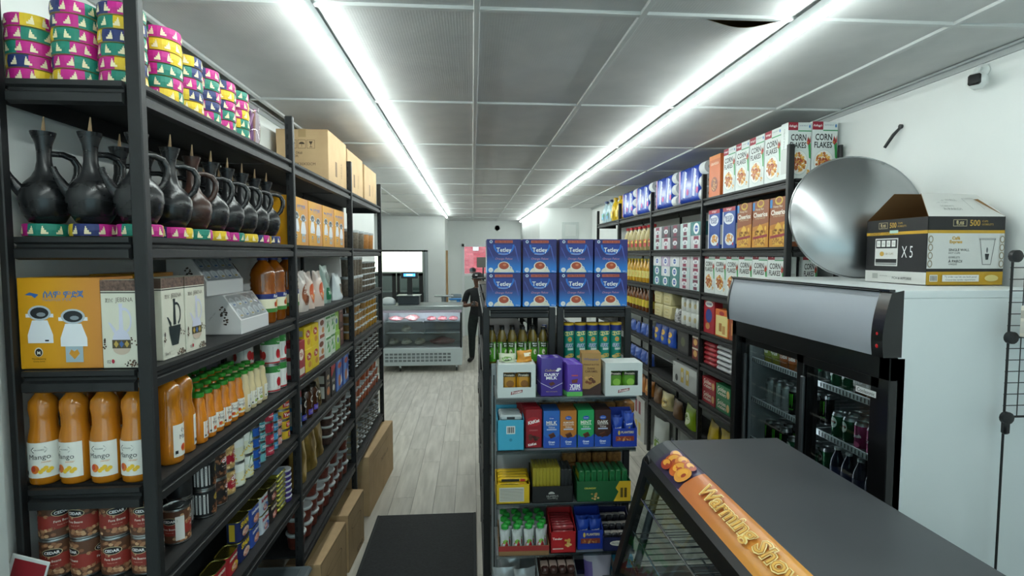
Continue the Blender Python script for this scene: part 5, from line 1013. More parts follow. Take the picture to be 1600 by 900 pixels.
PBX = plain('tan_chocolate_box', .098, .09, .215, '#a8834a', lambda p, w, h: [p.text('Whittaker', 0, h*.85, '#3a5a9c', w=w*.8, shear=.2), p.text('PEANUT BUTTER', 0, h*.72, '#5a3418', w=w*.8, bold=.02), p.text('DARK', 0, h*.63, '#5a3418', w=w*.4, bold=.02), p.text('CARAMEL', 0, h*.56, '#5a3418', w=w*.66, bold=.02), p.specks(0, h*.36, w*.36, h*.08, 10, ['#5a2f18', '#7a4424', '#c99a5a'], w*.12, 3), p.poly([(-w*.5, 0), (w*.5, 0), (w*.5, h*.3), (-w*.1, h*.14), (-w*.5, h*.14)], '#3a1f18')]); PBX.put('tan peanut butter chocolate box between purple bars and white box', (.605, 2.745, zA), -.08)
# second shelf
zB = RZ[1]
t = ftray('blue_bar_box', .135, .16, .19, '#3fa8c9', fronth=.155); p = front(.135, .16, .155); p.rect(-.022, .085, .022, .125, '#e6e8e6'); [p.rect(-.017 + q*.0058, .09, -.014 + q*.0058 + (q % 2)*.0015, .12, '#2a2a2c') for q in range(6)]; p.ell(0, .055, .008, .008, '#2f8aa8', 10); t.part('front_print', p, smooth=False); t.put('light blue open display box of wrapped bars', (.187, 2.735, zB))
BR1 = T('wrapped_bar', MB().box(-.055, .055, -.011, .011, 0, .03, mat('#b9c4c6', .25, coat=.5), .008).box(-.02, .02, -.0113, .0113, .008, .02, mat('#33383c', .4)), 'snack bar')
for q in range(5):
    for j in range(2): BR1.put(f"silver wrapped bar in the light blue box, {ORD[q]} row, {('lower', 'upper')[j]}", (.187 + jit(.003), 2.685 + q * .026, zB + .115 + j * .031), jit(.04), 'bars in the light blue box')
T('bar_riser', MB().box(-.06, .06, -.07, .07, 0, .11, mat('#9fb4ba', .6)), 'box').put('hidden riser block under the bars in the light blue box', (.187, 2.735, zB + .004))  # plain block added out of sight to lift the silver bars
KK = bars('red_wafer_bar', 5, .085, .2, .013, .1, '#8f1420', lambda p, w, h: [p.ell(0, h*.68, w*.42, h*.12, '#b01c28', 18), p.text('KitKat', 0, h*.68, '#f4f0ee', w=w*.72, bold=.04, shear=.2, rot=.25), p.text('CHUNKY', 0, h*.46, '#c98a8a', w=w*.5), p.specks(0, h*.28, w*.3, h*.07, 8, ['#5a2a1c', '#3c1a12'], w*.14, 2), p.text('KitKat', -w*.08, h*.1, '#f4f0ee', w=w*.5, bold=.04, rot=.2)])
for q in range(8): KK.put(f'red wafer bar, {ORD[q]} from the front of the row', (.305 - q*.005, 2.69 + q * .018, zB), 0, 'red wafer bars', (1, 1, 1 + .02*q))
def gv(name, col, wd):
    w, d, h = .083, .13, .19; t = carton(name, w, d, h, col, 'chocolate box'); p = front(w, d, h); p.ell(0, h*.8, w*.2, h*.055, '#2a5ab8', 14); p.text('Great', 0, h*.8, '#f0f2f6', w=w*.26); p.text(wd, 0, h*.68, '#f0ece4', w=w*.66, bold=.02); p.text('CHOCOLATE', 0, h*.62, '#f0ece4', w=w*.66, bold=.02); p.text('Value', 0, h*.56, '#f0ece4', w=w*.4); p.rect(-w*.3, h*.48, w*.3, h*.515, '#b8c4e0'); p.poly([(-w*.5, 0), (w*.5, 0), (w*.5, h*.36), (w*.3, h*.28), (-w*.3, h*.28), (-w*.5, h*.36)], '#2450b0'); p.poly([(-w*.2, h*.36), (w*.12, h*.42), (w*.26, h*.31), (-w*.06, h*.25)], '#4a2416'); p.poly([(-w*.2, h*.36), (w*.12, h*.42), (w*.12, h*.39), (-w*.2, h*.33)], '#6a3a22'); p.text('Great', 0, h*.16, '#eef2f8', w=w*.4, bold=.03); p.text('Value', 0, h*.1, '#eef2f8', w=w*.34); t.part('front_print', p, smooth=False); return t
for x, nm, col, wd, lb in ((.396, 'blue_chocolate_box', '#2a66b8', 'MILK', 'blue'), (.482, 'orange_chocolate_box', '#b9742a', 'ALMOND', 'orange'), (.572, 'green_chocolate_box', '#25a05a', 'MINT', 'green'), (.659, 'brown_chocolate_box', '#3c2018', 'DARK', 'dark brown')): gv(nm, col, wd).put(f'{lb} chocolate box with blue foot on the second rack shelf', (x, 2.745, zB))
def planters(name):
    t = ftray(name, .145, .13, .17, '#1f3aa0', fronth=.095); p = front(.145, .13, .095); p.text('PLANTERS', .015, .075, '#e8d8a0', w=.075, bold=.03); p.ell(-.035, .073, .007, .012, '#d8b85a', 10); p.rect(-.055, .03, .055, .055, '#8a3a2a'); p.specks(0, .042, .05, .01, 16, ['#b5683a', '#d09a5a'], .006, 3); return t.part('front_print', p, smooth=False)
PLB = bag('peanut_bag', .062, .14, .03, '#2348b0', lambda p, w, h: [p.text('Peanuts', 0, h*.62, '#eef0f6', w=w*.7, bold=.03, rot=.2), p.ell(0, h*.38, w*.14, h*.13, '#d8c04a', 10)], seed=61)
PLT = planters('peanut_display_box'); PLT.put('blue peanut display box on the second rack shelf', (.771, 2.735, zB), 0, None, (.86, 1, 1))
for q, (x, y) in enumerate(((.742, 2.705), (.8, 2.705), (.742, 2.745), (.8, 2.75))): PLB.put(f'blue peanut bag in the upper display box, {ORD[q]}', (x, y, zB + .006 + .02 * (q % 2)), 0, 'peanut bags in the upper box', (.85, 1, 1))
CK = T('cookie_pack', MB().box(-.05, .05, -.045, .045, 0, .062, noisy('cookie_seen_through_film', '#7a5230', '#a8763f', 45, .25), .01), 'cookies')
for q in range(6):
    for j in range(3 if q else 2): CK.put(f'clear cookie pack on the second rack shelf, back row, {ORD[q]} along, {ORD[j]} up', (.30 + q * .104, 2.875, zB + j * .0625), 0, 'clear cookie packs')
# third shelf
zC = RZ[2]
t = ftray('yellow_bar_box', .17, .16, .118, '#d2ae1a', fronth=.1); p = front(.17, .16, .1); p.rect(-.07, .012, .055, .085, '#c9c8bd'); [p.rect(-.066, .018 + q*.008, .05, .0205 + q*.008, '#77766c') for q in range(8)]; t.part('front_print', p, smooth=False); t.put('yellow open display box of bars', (.20, 2.745, zC))
YBR = T('yellow_bar', MB().box(-.075, .075, -.016, .016, 0, .024, mat('#d8b21c', .28, coat=.4), .008).box(-.06, .03, -.0163, .0163, .006, .018, mat('#2a2418', .4)).box(.035, .06, -.0164, .0164, .006, .018, mat('#b82a2a', .4)), 'snack bar')
for q in range(4):
    for j in range(5): YBR.put(f'yellow wrapped bar in the yellow box, {ORD[q]} row, {ORD[j]} up', (.20 + jit(.003), 2.70 + q*.034, zC + .004 + j*.0245 + q*.0), jit(.03), 'bars in the yellow box')
t = ftray('black_bar_box', .21, .16, .15, '#1d1d1e', fronth=.085); p = front(.21, .16, .085); p.ell(-.005, .045, .016, .012, '#b9bab4', 14, 0, PI); p.text('12 x 400 g', 0, .022, '#b9bab4', w=.05); p.text('HUMMUS', 0, .034, '#b9bab4', w=.06); t.part('front_print', p, smooth=False); t.put('black open display box of gold wafer bars', (.40, 2.745, zC))
GBR = T('gold_wafer_bar', MB().box(-.0085, .0085, -.065, .065, 0, .17, mat('#a89a30', .3, .2, coat=.3), .003), 'snack bar'); KBR = T('black_wafer_bar', MB().box(-.0095, .0095, -.06, .06, 0, .16, mat('#26282a', .3, coat=.4), .004), 'snack bar')
for q in range(8): GBR.put(f'gold wafer bar standing in the black box, {ORD[q]} from the left', (.309 + q*.0177, 2.745, zC + .004), 0, 'gold wafer bars')
for q in range(3): KBR.put(f'black wafer bar standing in the black box, {ORD[q]} from the gold ones', (.4535 + q*.0193, 2.745, zC + .004), 0, 'black wafer bars')
t = ftray('green_bar_tray', .275, .16, .125, '#1f5a34', fronth=.105); p = front(.275, .16, .105); p.poly([(.05, 0), (.1375, 0), (.1375, .105), (.08, .105), (.06, .07), (.075, .05)], '#d9b02a'); [p.rect(.085 + q*.02, .02, .098 + q*.02, .07, '#5a4a1c') for q in range(2)]; p.specks(-.04, .03, .03, .018, 9, ['#b58a4a', '#d8b070'], .007, 3); p.text('CRUNCHY', -.07, .07, '#d8cf5a', w=.06, bold=.03); t.part('front_print', p, smooth=False); t.put('green and yellow open tray of granola bars', (.665, 2.74, zC), -.03)
GRN_B = T('green_granola_bar', MB().box(-.014, .014, -.06, .06, 0, .15, mat('#1f6a3a', .3, coat=.4), .005).box(-.0143, .0143, -.04, .04, .1, .13, mat('#d8cf3a', .4)), 'snack bar')
for q in range(8): GRN_B.put(f'green granola bar in the green tray, {ORD[q]} from the left', (.552 + q*.0318, 2.74, zC + .004), (0, jit(.02), 0), 'green granola bars')
for q in range(4):
    for j in range(3): CK.put(f'clear cookie pack on the third rack shelf, back row, {ORD[q]} along, {ORD[j]} up', (.52 + q * .083, 2.895, zC + j * .0625), 0, 'clear cookie packs', (.78, .9, 1))
# fourth shelf
zD = RZ[3]
TRW = mat('#8a6a45', .7); t = ftray('pouch_tray', .255, .2, .09, TRW, fronth=.05); p = front(.255, .2, .05); p.rect(-.1275, .024, .1275, .05, '#9c2a2c'); t.part('front_print', p, smooth=False); t.put('cardboard tray of fruit pouches', (.255, 2.745, zD), -.02)
def pouch():
    w, h, d = .05, .12, .03; t = bag('fruit_pouch', w, h, d, '#c9cdcc', lambda p, w, h: [p.ell(0, h*.34, w*.36, h*.2, '#b3202c', 14), p.ell(w*.06, h*.52, w*.3, h*.08, '#7ab03a', 12), p.text('apple', 0, h*.53, '#1a2a16', w=w*.5)], 'pouch', seed=71)
    t.part('spout', MB().lathe([(.005, .113), (.005, .128)], 8, mat('#dfe2e0', .4))); t.part('cap', MB().lathe([(.010, .122), (.019, .127), (.019, .142), (.012, .149)], 12, mat('#2aa03c', .35))); return t
PO = pouch()
for r in range(5):
    for q in range(4): PO.put(f'apple fruit pouch with green cap, row {("one","two","three","four","five")[r]} from the front, {ORD[q]} across', (.158 + q*.0605 + (r % 2)*.014, 2.672 + r*.036, zD + .006 + .002*r), jit(.03), 'fruit pouches')
t = ftray('red_bar_box', .13, .17, .19, '#b01c22', fronth=.11); p = front(.13, .17, .11); p.text('Tender', -.03, .075, '#f2e6dc', w=.05, bold=.03); p.specks(.028, .055, .022, .02, 9, ['#d9a850', '#e8c47a'], .009, 3); p.rect(-.055, .02, .0, .026, '#e4c8c0'); t.part('front_print', p, smooth=False); t.put('red open display box of bars', (.455, 2.74, zD))
RDB = T('red_snack_bar', MB().box(-.055, .055, -.012, .012, 0, .024, mat('#8f2a30', .28, coat=.4), .007), 'snack bar')
for q in range(6):
    for j in range(2): RDB.put(f"red bar in the red box, {ORD[q]} row, {('lower', 'upper')[j]}", (.455, 2.675 + q*.026, zD + .09 + j*.0245 + q*.004*0), jit(.03), 'bars in the red box')
T('bar_riser', MB().box(-.058, .058, -.078, .078, 0, .085, mat('#7a2028', .6)), 'box').put('hidden riser block under the bars in the red box', (.455, 2.74, zD + .004))  # added hidden block that raises the red bars
PLT.put('blue peanut display box on the fourth rack shelf', (.60, 2.745, zD), 0, None, (.92, 1, 1.05))
for q in range(4): PLB.put(f'blue peanut bag in the lower display box, {ORD[q]}', (.569 + (q % 2)*.063, 2.715 + (q // 2)*.042, zD + .006), 0, 'peanut bags in the lower box')
t = ftray('navy_bar_tray', .155, .18, .15, '#1c2450', fronth=.07); p = front(.155, .18, .07); p.ell(0, .04, .045, .014, '#e2e0d4', 14); p.rect(.02, .02, .05, .055, '#d0a850'); p.text('PROTEIN', -.01, .04, '#3a4470', w=.05); t.part('front_print', p, smooth=False); t.put('navy open tray of small bars', (.745, 2.745, zD), -.05)
NVB = T('navy_snack_bar', MB().box(-.016, .016, -.024, .024, 0, .03, mat('#23252c', .3, coat=.4), .006).box(-.0164, .0164, -.012, .012, .012, .0304, mat('#c2b9b4', .4)), 'snack bar')
for r in range(3):
    for q in range(4): NVB.put(f'small dark bar in the navy tray, row {("one","two","three")[r]} from the front, {ORD[q]} across', (.692 + q*.0352 - r*.002, 2.69 + r*.053, zD + .055 + r*.022), -.05, 'bars in the navy tray')
T('bar_riser', MB().prism([(-.08, 0), (.08, 0), (.08, .096), (-.08, .05)], 'x', -.072, .072, mat('#20242e', .6)), 'box').put('hidden sloped riser block under the bars in the navy tray', (.745, 2.745, zD + .004), -.05)  # unseen wedge added so the small bars step up
# fifth shelf
zE = RZ[4]
SLV = bag('silver_snack_pouch', .12, .17, .05, '#a9aeb0', lambda p, w, h: [p.ell(0, h*.36, w*.2, h*.14, '#c2643a', 12), p.rect(-w*.4, h*.05, w*.4, h*.16, '#c98a2c')], rough=.25, seed=81, metal=.3)
for q, (x, y) in enumerate(((.158, 2.71), (.262, 2.66 + .035), (.19, 2.80))): SLV.put(f'silver snack pouch low on the rack, {ORD[q]}', (x, y, zE), jit(.2), 'silver snack pouches')
t = ftray('white_bar_box', .2, .19, .2, '#c9cdd0', fronth=.12); p = front(.2, .19, .12); p.rect(-.085, .07, -.035, .105, '#d8c03a'); p.text('16', -.06, .088, '#a8202c', h=.024, bold=.03); p.specks(.03, .06, .05, .03, 10, ['#5a2c1c', '#7a4026', '#c99a5a'], .014, 4); t.part('front_print', p, smooth=False); t.put('white display box marked 16 with chocolate bars', (.43, 2.745, zE))
CBR = T('chocolate_snack_bar', MB().box(-.018, .018, -.05, .05, 0, .03, mat('#3a201c', .28, coat=.4), .008).box(-.0184, .0184, -.02, .02, .01, .0304, mat('#c2a89c', .4)), 'snack bar')
for r in range(2):
    for q in range(4): CBR.put(f"brown bar in the white box, {('front', 'back')[r]} row, {ORD[q]} across", (.362 + q*.045, 2.695 + r*.085, zE + .16 + r*.012), (.12, 0, 0), 'bars in the white box')
T('bar_riser', MB().prism([(-.085, 0), (.085, 0), (.085, .15), (-.085, .11)], 'x', -.09, .09, mat('#5a4038', .6)), 'box').put('hidden riser block under the bars in the white box', (.43, 2.745, zE + .004))  # filler wedge added below the brown bars, hidden from view
bag('purple_white_cookie_bag', .15, .22, .08, '#b9b4c4', lambda p, w, h: [p.rect(-w*.5, h*.05, -w*.2, h*.8, '#6a5a9c'), p.specks(w*.2, h*.3, w*.15, h*.2, 9, ['#5a3c2c', '#8a6a50'], .013, 3)], seed=83).put('white and purple cookie bag low on the rack', (.648, 2.73, zE), -.1)
plain('blue_cookie_box', .1, .08, .2, '#2a9ac0', lambda p, w, h: [p.specks(0, h*.6, w*.36, h*.2, 12, ['#5a3418', '#a8763f', '#d0a468'], .016, 3), p.ell(0, h*.2, w*.2, h*.07, '#e0e8ec', 10)]).put('bright blue cookie box low on the rack', (.782, 2.74, zE)); plain('navy_bar_carton', .1, .1, .08, '#22264a', lambda p, w, h: p.rect(-w*.3, h*.3, w*.3, h*.7, '#8a8498')).put('low navy carton between the white box and purple bag', (.585, 2.76, zE) if False else (.575 - .0, 2.85, zE))
# ================================================================ glass door drinks cooler
CW = noisy('cooler_white_enamel', '#d3dadb', '#d9dfe0', 2.0, .32); CB = mat('#0d0e10', .28, coat=.3, name='cooler_black_frame'); CIN = mat('#8f999b', .5)
FX, FXB, FY0, FY1, FZ = 1.52, 2.205, 1.86, 3.07, 2.03
c = tag(ob('drinks_cooler', None, None, (0, 0, 0)), 'white two-door drinks cooler with a curved header by the right wall', 'cooler')
def cp(name, mb, parent=None, smooth=False, ang=38): return ob(name, mb.mesh(name, smooth, ang), parent or c)
cp('side_panel', MB().box(FX + .03, FXB, FY0, FY0 + .03, .08, FZ - .03, CW, .001)); cp('side_panel', MB().box(FX + .03, FXB, FY1 - .03, FY1, .08, FZ - .03, CW, .001))
cp('top_panel', MB().box(FX + .01, FXB, FY0, FY1, FZ - .0295, FZ + .0, CW, .002)); cp('back_panel', MB().box(FXB - .03, FXB, FY0 + .03, FY1 - .03, .08, FZ - .03, CIN)); cp('base', MB().box(FX, FXB, FY0, FY1, 0, .2, mat('#26282b', .5), .004)); cp('liner', MB().box(FX + .06, FXB - .03, FY0 + .03, FY0 + .034, .2, 1.74, CIN).box(FX + .06, FXB - .03, FY1 - .034, FY1 - .03, .2, 1.74, CIN).box(FX + .06, FXB - .03, FY0 + .03, FY1 - .03, 1.736, 1.74, CIN))
# header: curved light box between black cheeks
def arc(n=12): return [(FX + .006 - .038 * math.sin(1.0 + 1.9 * q / n) , 1.785 + (FZ - .01 - 1.785) * q / n) for q in range(n + 1)]
hd = arc(); cp('header_panel', MB().grid(lambda u, v: (hd[int(round(v*12))][0], FY0 + .055 + (FY1 - FY0 - .07) * u, hd[int(round(v*12))][1]), 1, 12, mat('#a0a7b0', .42), True), smooth=True, ang=60)
for y0, y1 in ((FY0 - .003, FY0 + .055), (FY1 - .015, FY1 + .003)):
    pl = [(p_[1], p_[0] - .004) for p_ in hd] + [(FZ, FX + .04), (1.785, FX + .04)]
    cp('header_cheek', MB().prism(pl, 'y', y0, y1, CB))
cp('header_trim', MB().tube([(hd[-1][0] - .006, FY0 + .05, FZ - .004), (hd[-1][0] - .006, FY1 - .01, FZ - .004)], .007, 8, mat('#c9d0d4', .12, 1.0)), smooth=True); cp('header_trim', MB().box(hd[-1][0] - .012, FX + .008, FY0, FY1, FZ - .004, FZ + .003, CB))
for z in (1.87, 1.825): cp('indicator_lamp', MB().lathe([(.009, 0), (.009, .004), (.005, .006)], 12, mat('#c2141c', .3)).xf(Matrix.Translation((FX - .030, FY0 + .026, z)) @ Matrix.Rotation(-R90, 4, 'Y')))
fr = cp('door_surround', MB().box(FX, FX + .06, FY0, FY0 + .055, .2, 1.783, CB, .003).box(FX, FX + .06, FY1 - .05, FY1, .2, 1.783, CB, .003).box(FX, FX + .06, FY0, FY1, 1.695, 1.783, CB, .003).box(FX, FX + .06, FY0, FY1, .2, .27, CB, .003))
PANE = clear_pane('cooler_glass', '#dfe6e6', .12)
def door(y0, y1, xo, side):
    d = ob('sliding_door', MB().box(xo, xo + .022, y0, y0 + .05, .27, 1.695, CB, .002).box(xo, xo + .022, y1 - .05, y1, .27, 1.695, CB, .002).box(xo, xo + .022, y0, y1, 1.655, 1.695, CB, .002).box(xo, xo + .022, y0, y1, .27, .32, CB, .002).mesh('sliding_door', False), c)
    ob('glass_pane', MB().box(xo + .008, xo + .012, y0 + .05, y1 - .05, .32, 1.655, PANE).mesh('glass_pane', False), d)
    yy = y0 + .058 if side > 0 else y1 - .058
    ob('pull_rail', MB().box(xo - .012, xo, yy - .012, yy + .012, .4, 1.6, mat('#5a6064', .3, .6), .003).mesh('pull_rail', False), d)
    return d
door(FY0 + .055, 2.44, FX + .008, -1); d2 = door(2.35, FY1 - .05, FX + .034, -1)
b_ = Print((FX + .006, 1.985, 1.628), (0, -1, 0), (0, 0, 1)); b_.rect(-.055, -.012, .055, .012, '#d8dcdc'); b_.text('Coolasonic', 0, 0, '#1c1e20', w=.095, bold=.01); cp('brand_plate', b_)
# wire shelves with white price rails
CZ = [1.555, 1.325, 1.09, .85]
rl = mat('#c9cfd0', .4)
for y0, y1 in ((FY0 + .04, 2.42), (2.45, FY1 - .04)):
    for z in CZ:
        s = MB()
        for q in range(9): s.box(FX + .11, FXB - .06, y0 + (y1 - y0) * (q + .5) / 9 - .002, y0 + (y1 - y0) * (q + .5) / 9 + .002, z - .006, z - .002, rl)
        s.box(FX + .13, FX + .134, y0, y1, z - .008, z - .002, rl); so = cp('wire_shelf', s); so['kind'] = 'stuff'
        e = MB().box(FX + .098, FX + .104, y0, y1, z - .012, z + .016, rl, .001); eo = cp('price_rail', e)
        tk = MB(); n = int((y1 - y0) / .022)
        for q in range(n): tk.box(FX + .0965, FX + .098, y0 + .006 + q*.022, y0 + .012 + q*.022, z - .008, z + .011, mat('#4a5052', .6))
        to = ob('rail_notch', tk.mesh('rail_notch', False), eo); to['kind'] = 'stuff'
FILL = mat('#f2f8ff', .4, emis=9.0, name='cooler_fill_glow'); cp('added_fill_strip', MB().box(FX + .075, FX + .083, 2.42, 2.45, .4, 1.7, FILL)); cp('added_fill_strip', MB().box(FX + .064, FX + .08, FY0 + .1, FY1 - .1, 1.722, 1.734, FILL))  # fill glow added to brighten the cooler inside, not lamps it has
cp('shelf_standard', MB().box(FX + .085, FX + .1, 2.424, 2.446, .3, 1.72, mat('#aab2b4', .35, .4))); cp('shelf_standard', MB().box(FX + .085, FX + .1, FY1 - .05, FY1 - .036, .3, 1.72, mat('#aab2b4', .35, .4)))
def dcan(name, col, fn, r=.031, h=.145):
    t = T(name, MB().lathe([(r*.78, 0), (r, .01), (r, h - .016), (r*.84, h - .003), (r*.86, h), (r*.78, h), (r*.75, h - .004)], 18, None, mats=[STEEL, mat(col, .22, .55), STEEL, STEEL, STEEL, STEEL]), 'drink can', ang=50); p = Print(cyl=r + .0003, rough=.25); fn(p, r, h); return t.part('can_print', p)
def claw(col):
    def f(p, r, h):
        for q in (-1, 0, 1): p.poly([(q*.009 - .003, h*.8), (q*.009 + .003, h*.82), (q*.009 + .001, h*.45), (q*.009 - .002, h*.38 - .01*abs(q))], col)
        p.text('ENERGY', 0, h*.26, col, w=r*1.0, bold=.02)
    return f
M_W = dcan('white_energy_can', '#b4bcbe', claw('#3c4244')); M_B = dcan('black_energy_can', '#15181a', claw('#4fb02c')); GA = dcan('green_soda_can', '#1f5a3a', lambda p, r, h: [p.ell(0, h*.62, r*.6, h*.2, '#d8ded6', 14), p.text('Ginger', 0, h*.64, '#b0242c', w=r*.9, bold=.03)], .032, .12); CRU = dcan('pink_crush_can', '#a82a6a', lambda p, r, h: [p.text('Crush', 0, h*.5, '#f2e8ee', w=r*1.5, bold=.05, rot=.15), p.ell(.004, h*.2, r*.5, h*.1, '#c95a8a', 10)], .032, .12); CRP = dcan('purple_crush_can', '#5a2a7c', lambda p, r, h: [p.text('Crush', 0, h*.5, '#f0ecf4', w=r*1.5, bold=.05, rot=.15)], .032, .12)
def sbot(name, col, cap, lab, h=.22, r=.031, wd=None):
    t = T(name, MB().lathe([(r*.85, 0), (r, .006), (r, h*.62), (r*.9, h*.7), (r*.42, h*.9), (r*.4, h*.95)], 16, mat(col, .12, coat=.5)), 'drink bottle', ang=50); t.part('cap', MB().lathe([(r*.47, h*.94), (r*.48, h*1.0), (r*.42, h*1.005)], 12, mat(cap, .4))); p = Print(cyl=r + .0004); R = 2*PI*r; p.rect(-R/2, h*.25, R/2, h*.55, lab)
    if wd: [p.text(wd, u, h*.4, '#f0f2ee', w=R*.26, bold=.03) for u in (-R/3, 0, R/3)]
    return t.part('label', p)
S_Y = sbot('lemon_soda_bottle', '#7a7a24', '#d8c22a', '#8a9a3a', .17, .034, 'citrus'); S_O = sbot('orange_soda_bottle', '#8a4a1c', '#c96a1c', '#a85a24', .17, .034, 'cola'); S_G = sbot('green_water_bottle', '#5a6a66', '#e0e4e2', '#1f8a4a', .17, .034, 'vitamin'); S_K = sbot('dark_juice_bottle', '#1a1c30', '#d0d6d6', '#20264a', .19, .03); S_E = sbot('iced_tea_bottle', '#3a2c20', '#b83038', '#c9c6be', .165, .034, 'brio'); S_B = sbot('dark_blue_sports_bottle', '#1f2c4a', '#a8242c', '#8f1c28', .165, .034, 'sport')
def crow(tms, y0, dy, n, z, x0=None, rows=2, lab='', grp=None):
    for r in range(rows):
        for q in range(n):
            tm, lb = tms[q % len(tms)] if len(tms) == n else tms[(q * len(tms)) // n]
            tm.put(f"{lb} {lab}, {('front', 'middle', 'back')[r]} row, {ORD[q]} from right", ((x0 or FX + .148) + r * .075, y0 + q * dy, z), -R90 + jit(.3), grp or f'drinks {lab}')
L0, R0 = 2.52, 1.955
crow(((S_G, 'green-label water bottle'), (S_O, 'orange soda bottle'), (S_Y, 'lemon soda bottle')), L0, .078, 6, CZ[0], lab='on the top left cooler shelf')
crow(((M_B, 'black energy can'), (M_W, 'white energy can')), L0, .074, 6, CZ[1], lab='on the second left cooler shelf'); crow(((GA, 'green soda can'), (M_B, 'black energy can')), L0, .074, 6, CZ[2], lab='on the third left cooler shelf')
crow(((S_B, 'red-label sports bottle'), (S_E, 'white-label tea bottle')), R0, .078, 6, CZ[3], lab='on the lower right cooler shelf'); crow(((CRP, 'purple crush can'), (CRU, 'pink crush can'), (GA, 'green soda can')), R0, .074, 6, CZ[1], lab='on the middle right cooler shelf'); crow(((S_K, 'white-capped juice bottle'),), R0, .075, 6, CZ[2], lab='on the third right cooler shelf', rows=3)
crow(((S_B, 'red-label sports bottle'), (S_E, 'white-label tea bottle'), (GA, 'green soda can')), R0, .078, 6, CZ[0], lab='on the top right cooler shelf', rows=1)
# ---- steel dish leaning on top of the cooler
STL = noisy('scuffed_bright_steel', '#9fa2a3', '#b4b6b7', 2.5, .3, metal=1.0, rr=(.22, .36), detail=6)
R_ = .318; prof = [(q * .922, z) for q, z in [(.0, -.075), (.10, -.072), (.2, -.058), (.28, -.034), (.315, -.016), (.335, -.004), (.345, 0), (.345, .004), (.333, .001), (.31, -.010), (.27, -.030), (.19, -.052), (.10, -.066), (0.001, -.069)]]
dm = MB().lathe([(max(r, .0006), z) for r, z in prof], 64, STL, cap=False)
t = T('steel_dish', dm, 'dish', ang=50); t.part('rim', MB().tube([(R_ * math.cos(a), R_ * math.sin(a), .002) for a in [2*PI*q/64 for q in range(64)]], .005, 6, STL, closed=True))
dz = Vector((-math.sin(math.radians(13)) * .97, -math.cos(math.radians(13)) * .97, .2)).normalized(); rot = (-dz).to_track_quat('Z', 'X').to_euler()
t.put('large round steel dish leaning against the wall on top of the cooler', (1.955, 2.66, FZ + .325), tuple(rot))
# wall hook strap above the dish
t = T('wall_strap', MB().tube([(2.272, 2.78, 2.835), (2.25, 2.80, 2.80), (2.235, 2.84, 2.74)], [.007, .009, .008], 8, mat('#15161a', .5)), 'strap'); t.part('hook', MB().lathe([(.012, 0), (.012, .012), (.006, .014)], 12, mat('#2a2c30', .4)).xf(Matrix.Translation((2.2795, 2.78, 2.84)) @ Matrix.Rotation(-R90, 4, 'Y'))); t.put('black strap hanging from a wall hook above the steel dish', (0, 0, 0))
# ---- open carton of paper cups on the cooler
w_, d_, h_ = .335, .36, .285; bx = (2.055, 2.31)
KO = mat('#101114', .4); WB_ = mat('#cfcfcb', .5); OCH = mat('#b8901f', .5)
m = MB().box(-w_/2, w_/2, -d_/2, -d_/2 + .004, 0, h_, KO).box(-w_/2, w_/2, d_/2 - .004, d_/2, 0, h_, KO).box(-w_/2, -w_/2 + .004, -d_/2, d_/2, 0, h_, KO).box(w_/2 - .004, w_/2, -d_/2, d_/2, 0, h_, KO).box(-w_/2, w_/2, -d_/2, d_/2, 0, .004, KRAFT_IN)
m.box(-w_/2 + .004, w_/2 - .004, -d_/2 + .004, -d_/2 + .006, .004, h_ - .002, KRAFT_IN).box(-w_/2 + .004, w_/2 - .004, d_/2 - .006, d_/2 - .004, .004, h_ - .002, KRAFT_IN).box(-w_/2 + .004, -w_/2 + .006, -d_/2 + .004, d_/2 - .004, .004, h_ - .002, KRAFT_IN)
t = T('cup_carton_open', m, 'carton', smooth=False)
# flaps: the near one folds inward and up, the far one stands behind; white faces outside
fa = MB().add([(-w_/2, -d_/2, h_), (w_/2, -d_/2, h_), (w_/2 - .01, -d_/2 + .13, h_ + .105), (-w_/2 + .07, -d_/2 + .13, h_ + .112)], [(0, 1, 2, 3)], WB_); fa.add([(-w_/2, -d_/2 + .002, h_ - .003), (w_/2, -d_/2 + .002, h_ - .003), (w_/2 - .01, -d_/2 + .132, h_ + .102), (-w_/2 + .07, -d_/2 + .132, h_ + .109)], [(3, 2, 1, 0)], KRAFT_IN); t.part('flap', fa, smooth=False)
fb = MB().add([(-w_/2, d_/2, h_), (w_/2, d_/2, h_), (w_/2 - .03, d_/2 - .1, h_ + .12), (-w_/2 + .05, d_/2 - .1, h_ + .12)], [(3, 2, 1, 0), (0, 1, 2, 3)], KRAFT_IN); t.part('flap', fb, smooth=False)
fc = MB().add([(w_/2, -d_/2, h_), (w_/2, d_/2, h_), (w_/2 - .06, d_/2 - .06, h_ + .09), (w_/2 - .05, -d_/2 + .08, h_ + .08)], [(0, 1, 2, 3), (3, 2, 1, 0)], KRAFT_IN); t.part('flap', fc, smooth=False)
p = Print((0, -d_/2, 0), (1, 0, 0), (0, 0, 1)); H_ = h_
p.rect(-w_/2, 0, w_/2, .055, OCH); p.rect(-w_/2, .055, w_/2, .068, KO); p.rect(-w_/2 + .0, .068, w_/2, .215, '#c9cac7'); p.rect(-w_/2, .215, w_/2, .228, OCH)
p.rect(-.06, .244, .0, .272, '#b0a484'); p.rect(-.058, .246, -.002, .27, '#101114'); p.text('8 oz', -.03, .261, '#c9b98a', w=.034, bold=.02); p.text('(236 ml)', -.03, .2505, '#c9b98a', w=.03); p.text('500', .035, .258, '#b8923a', w=.045, h=.026, bold=.02); p.text('CUPS', .078, .265, '#b8923a', w=.026); p.text('GOBELETS', .09, .252, '#b8923a', w=.05)
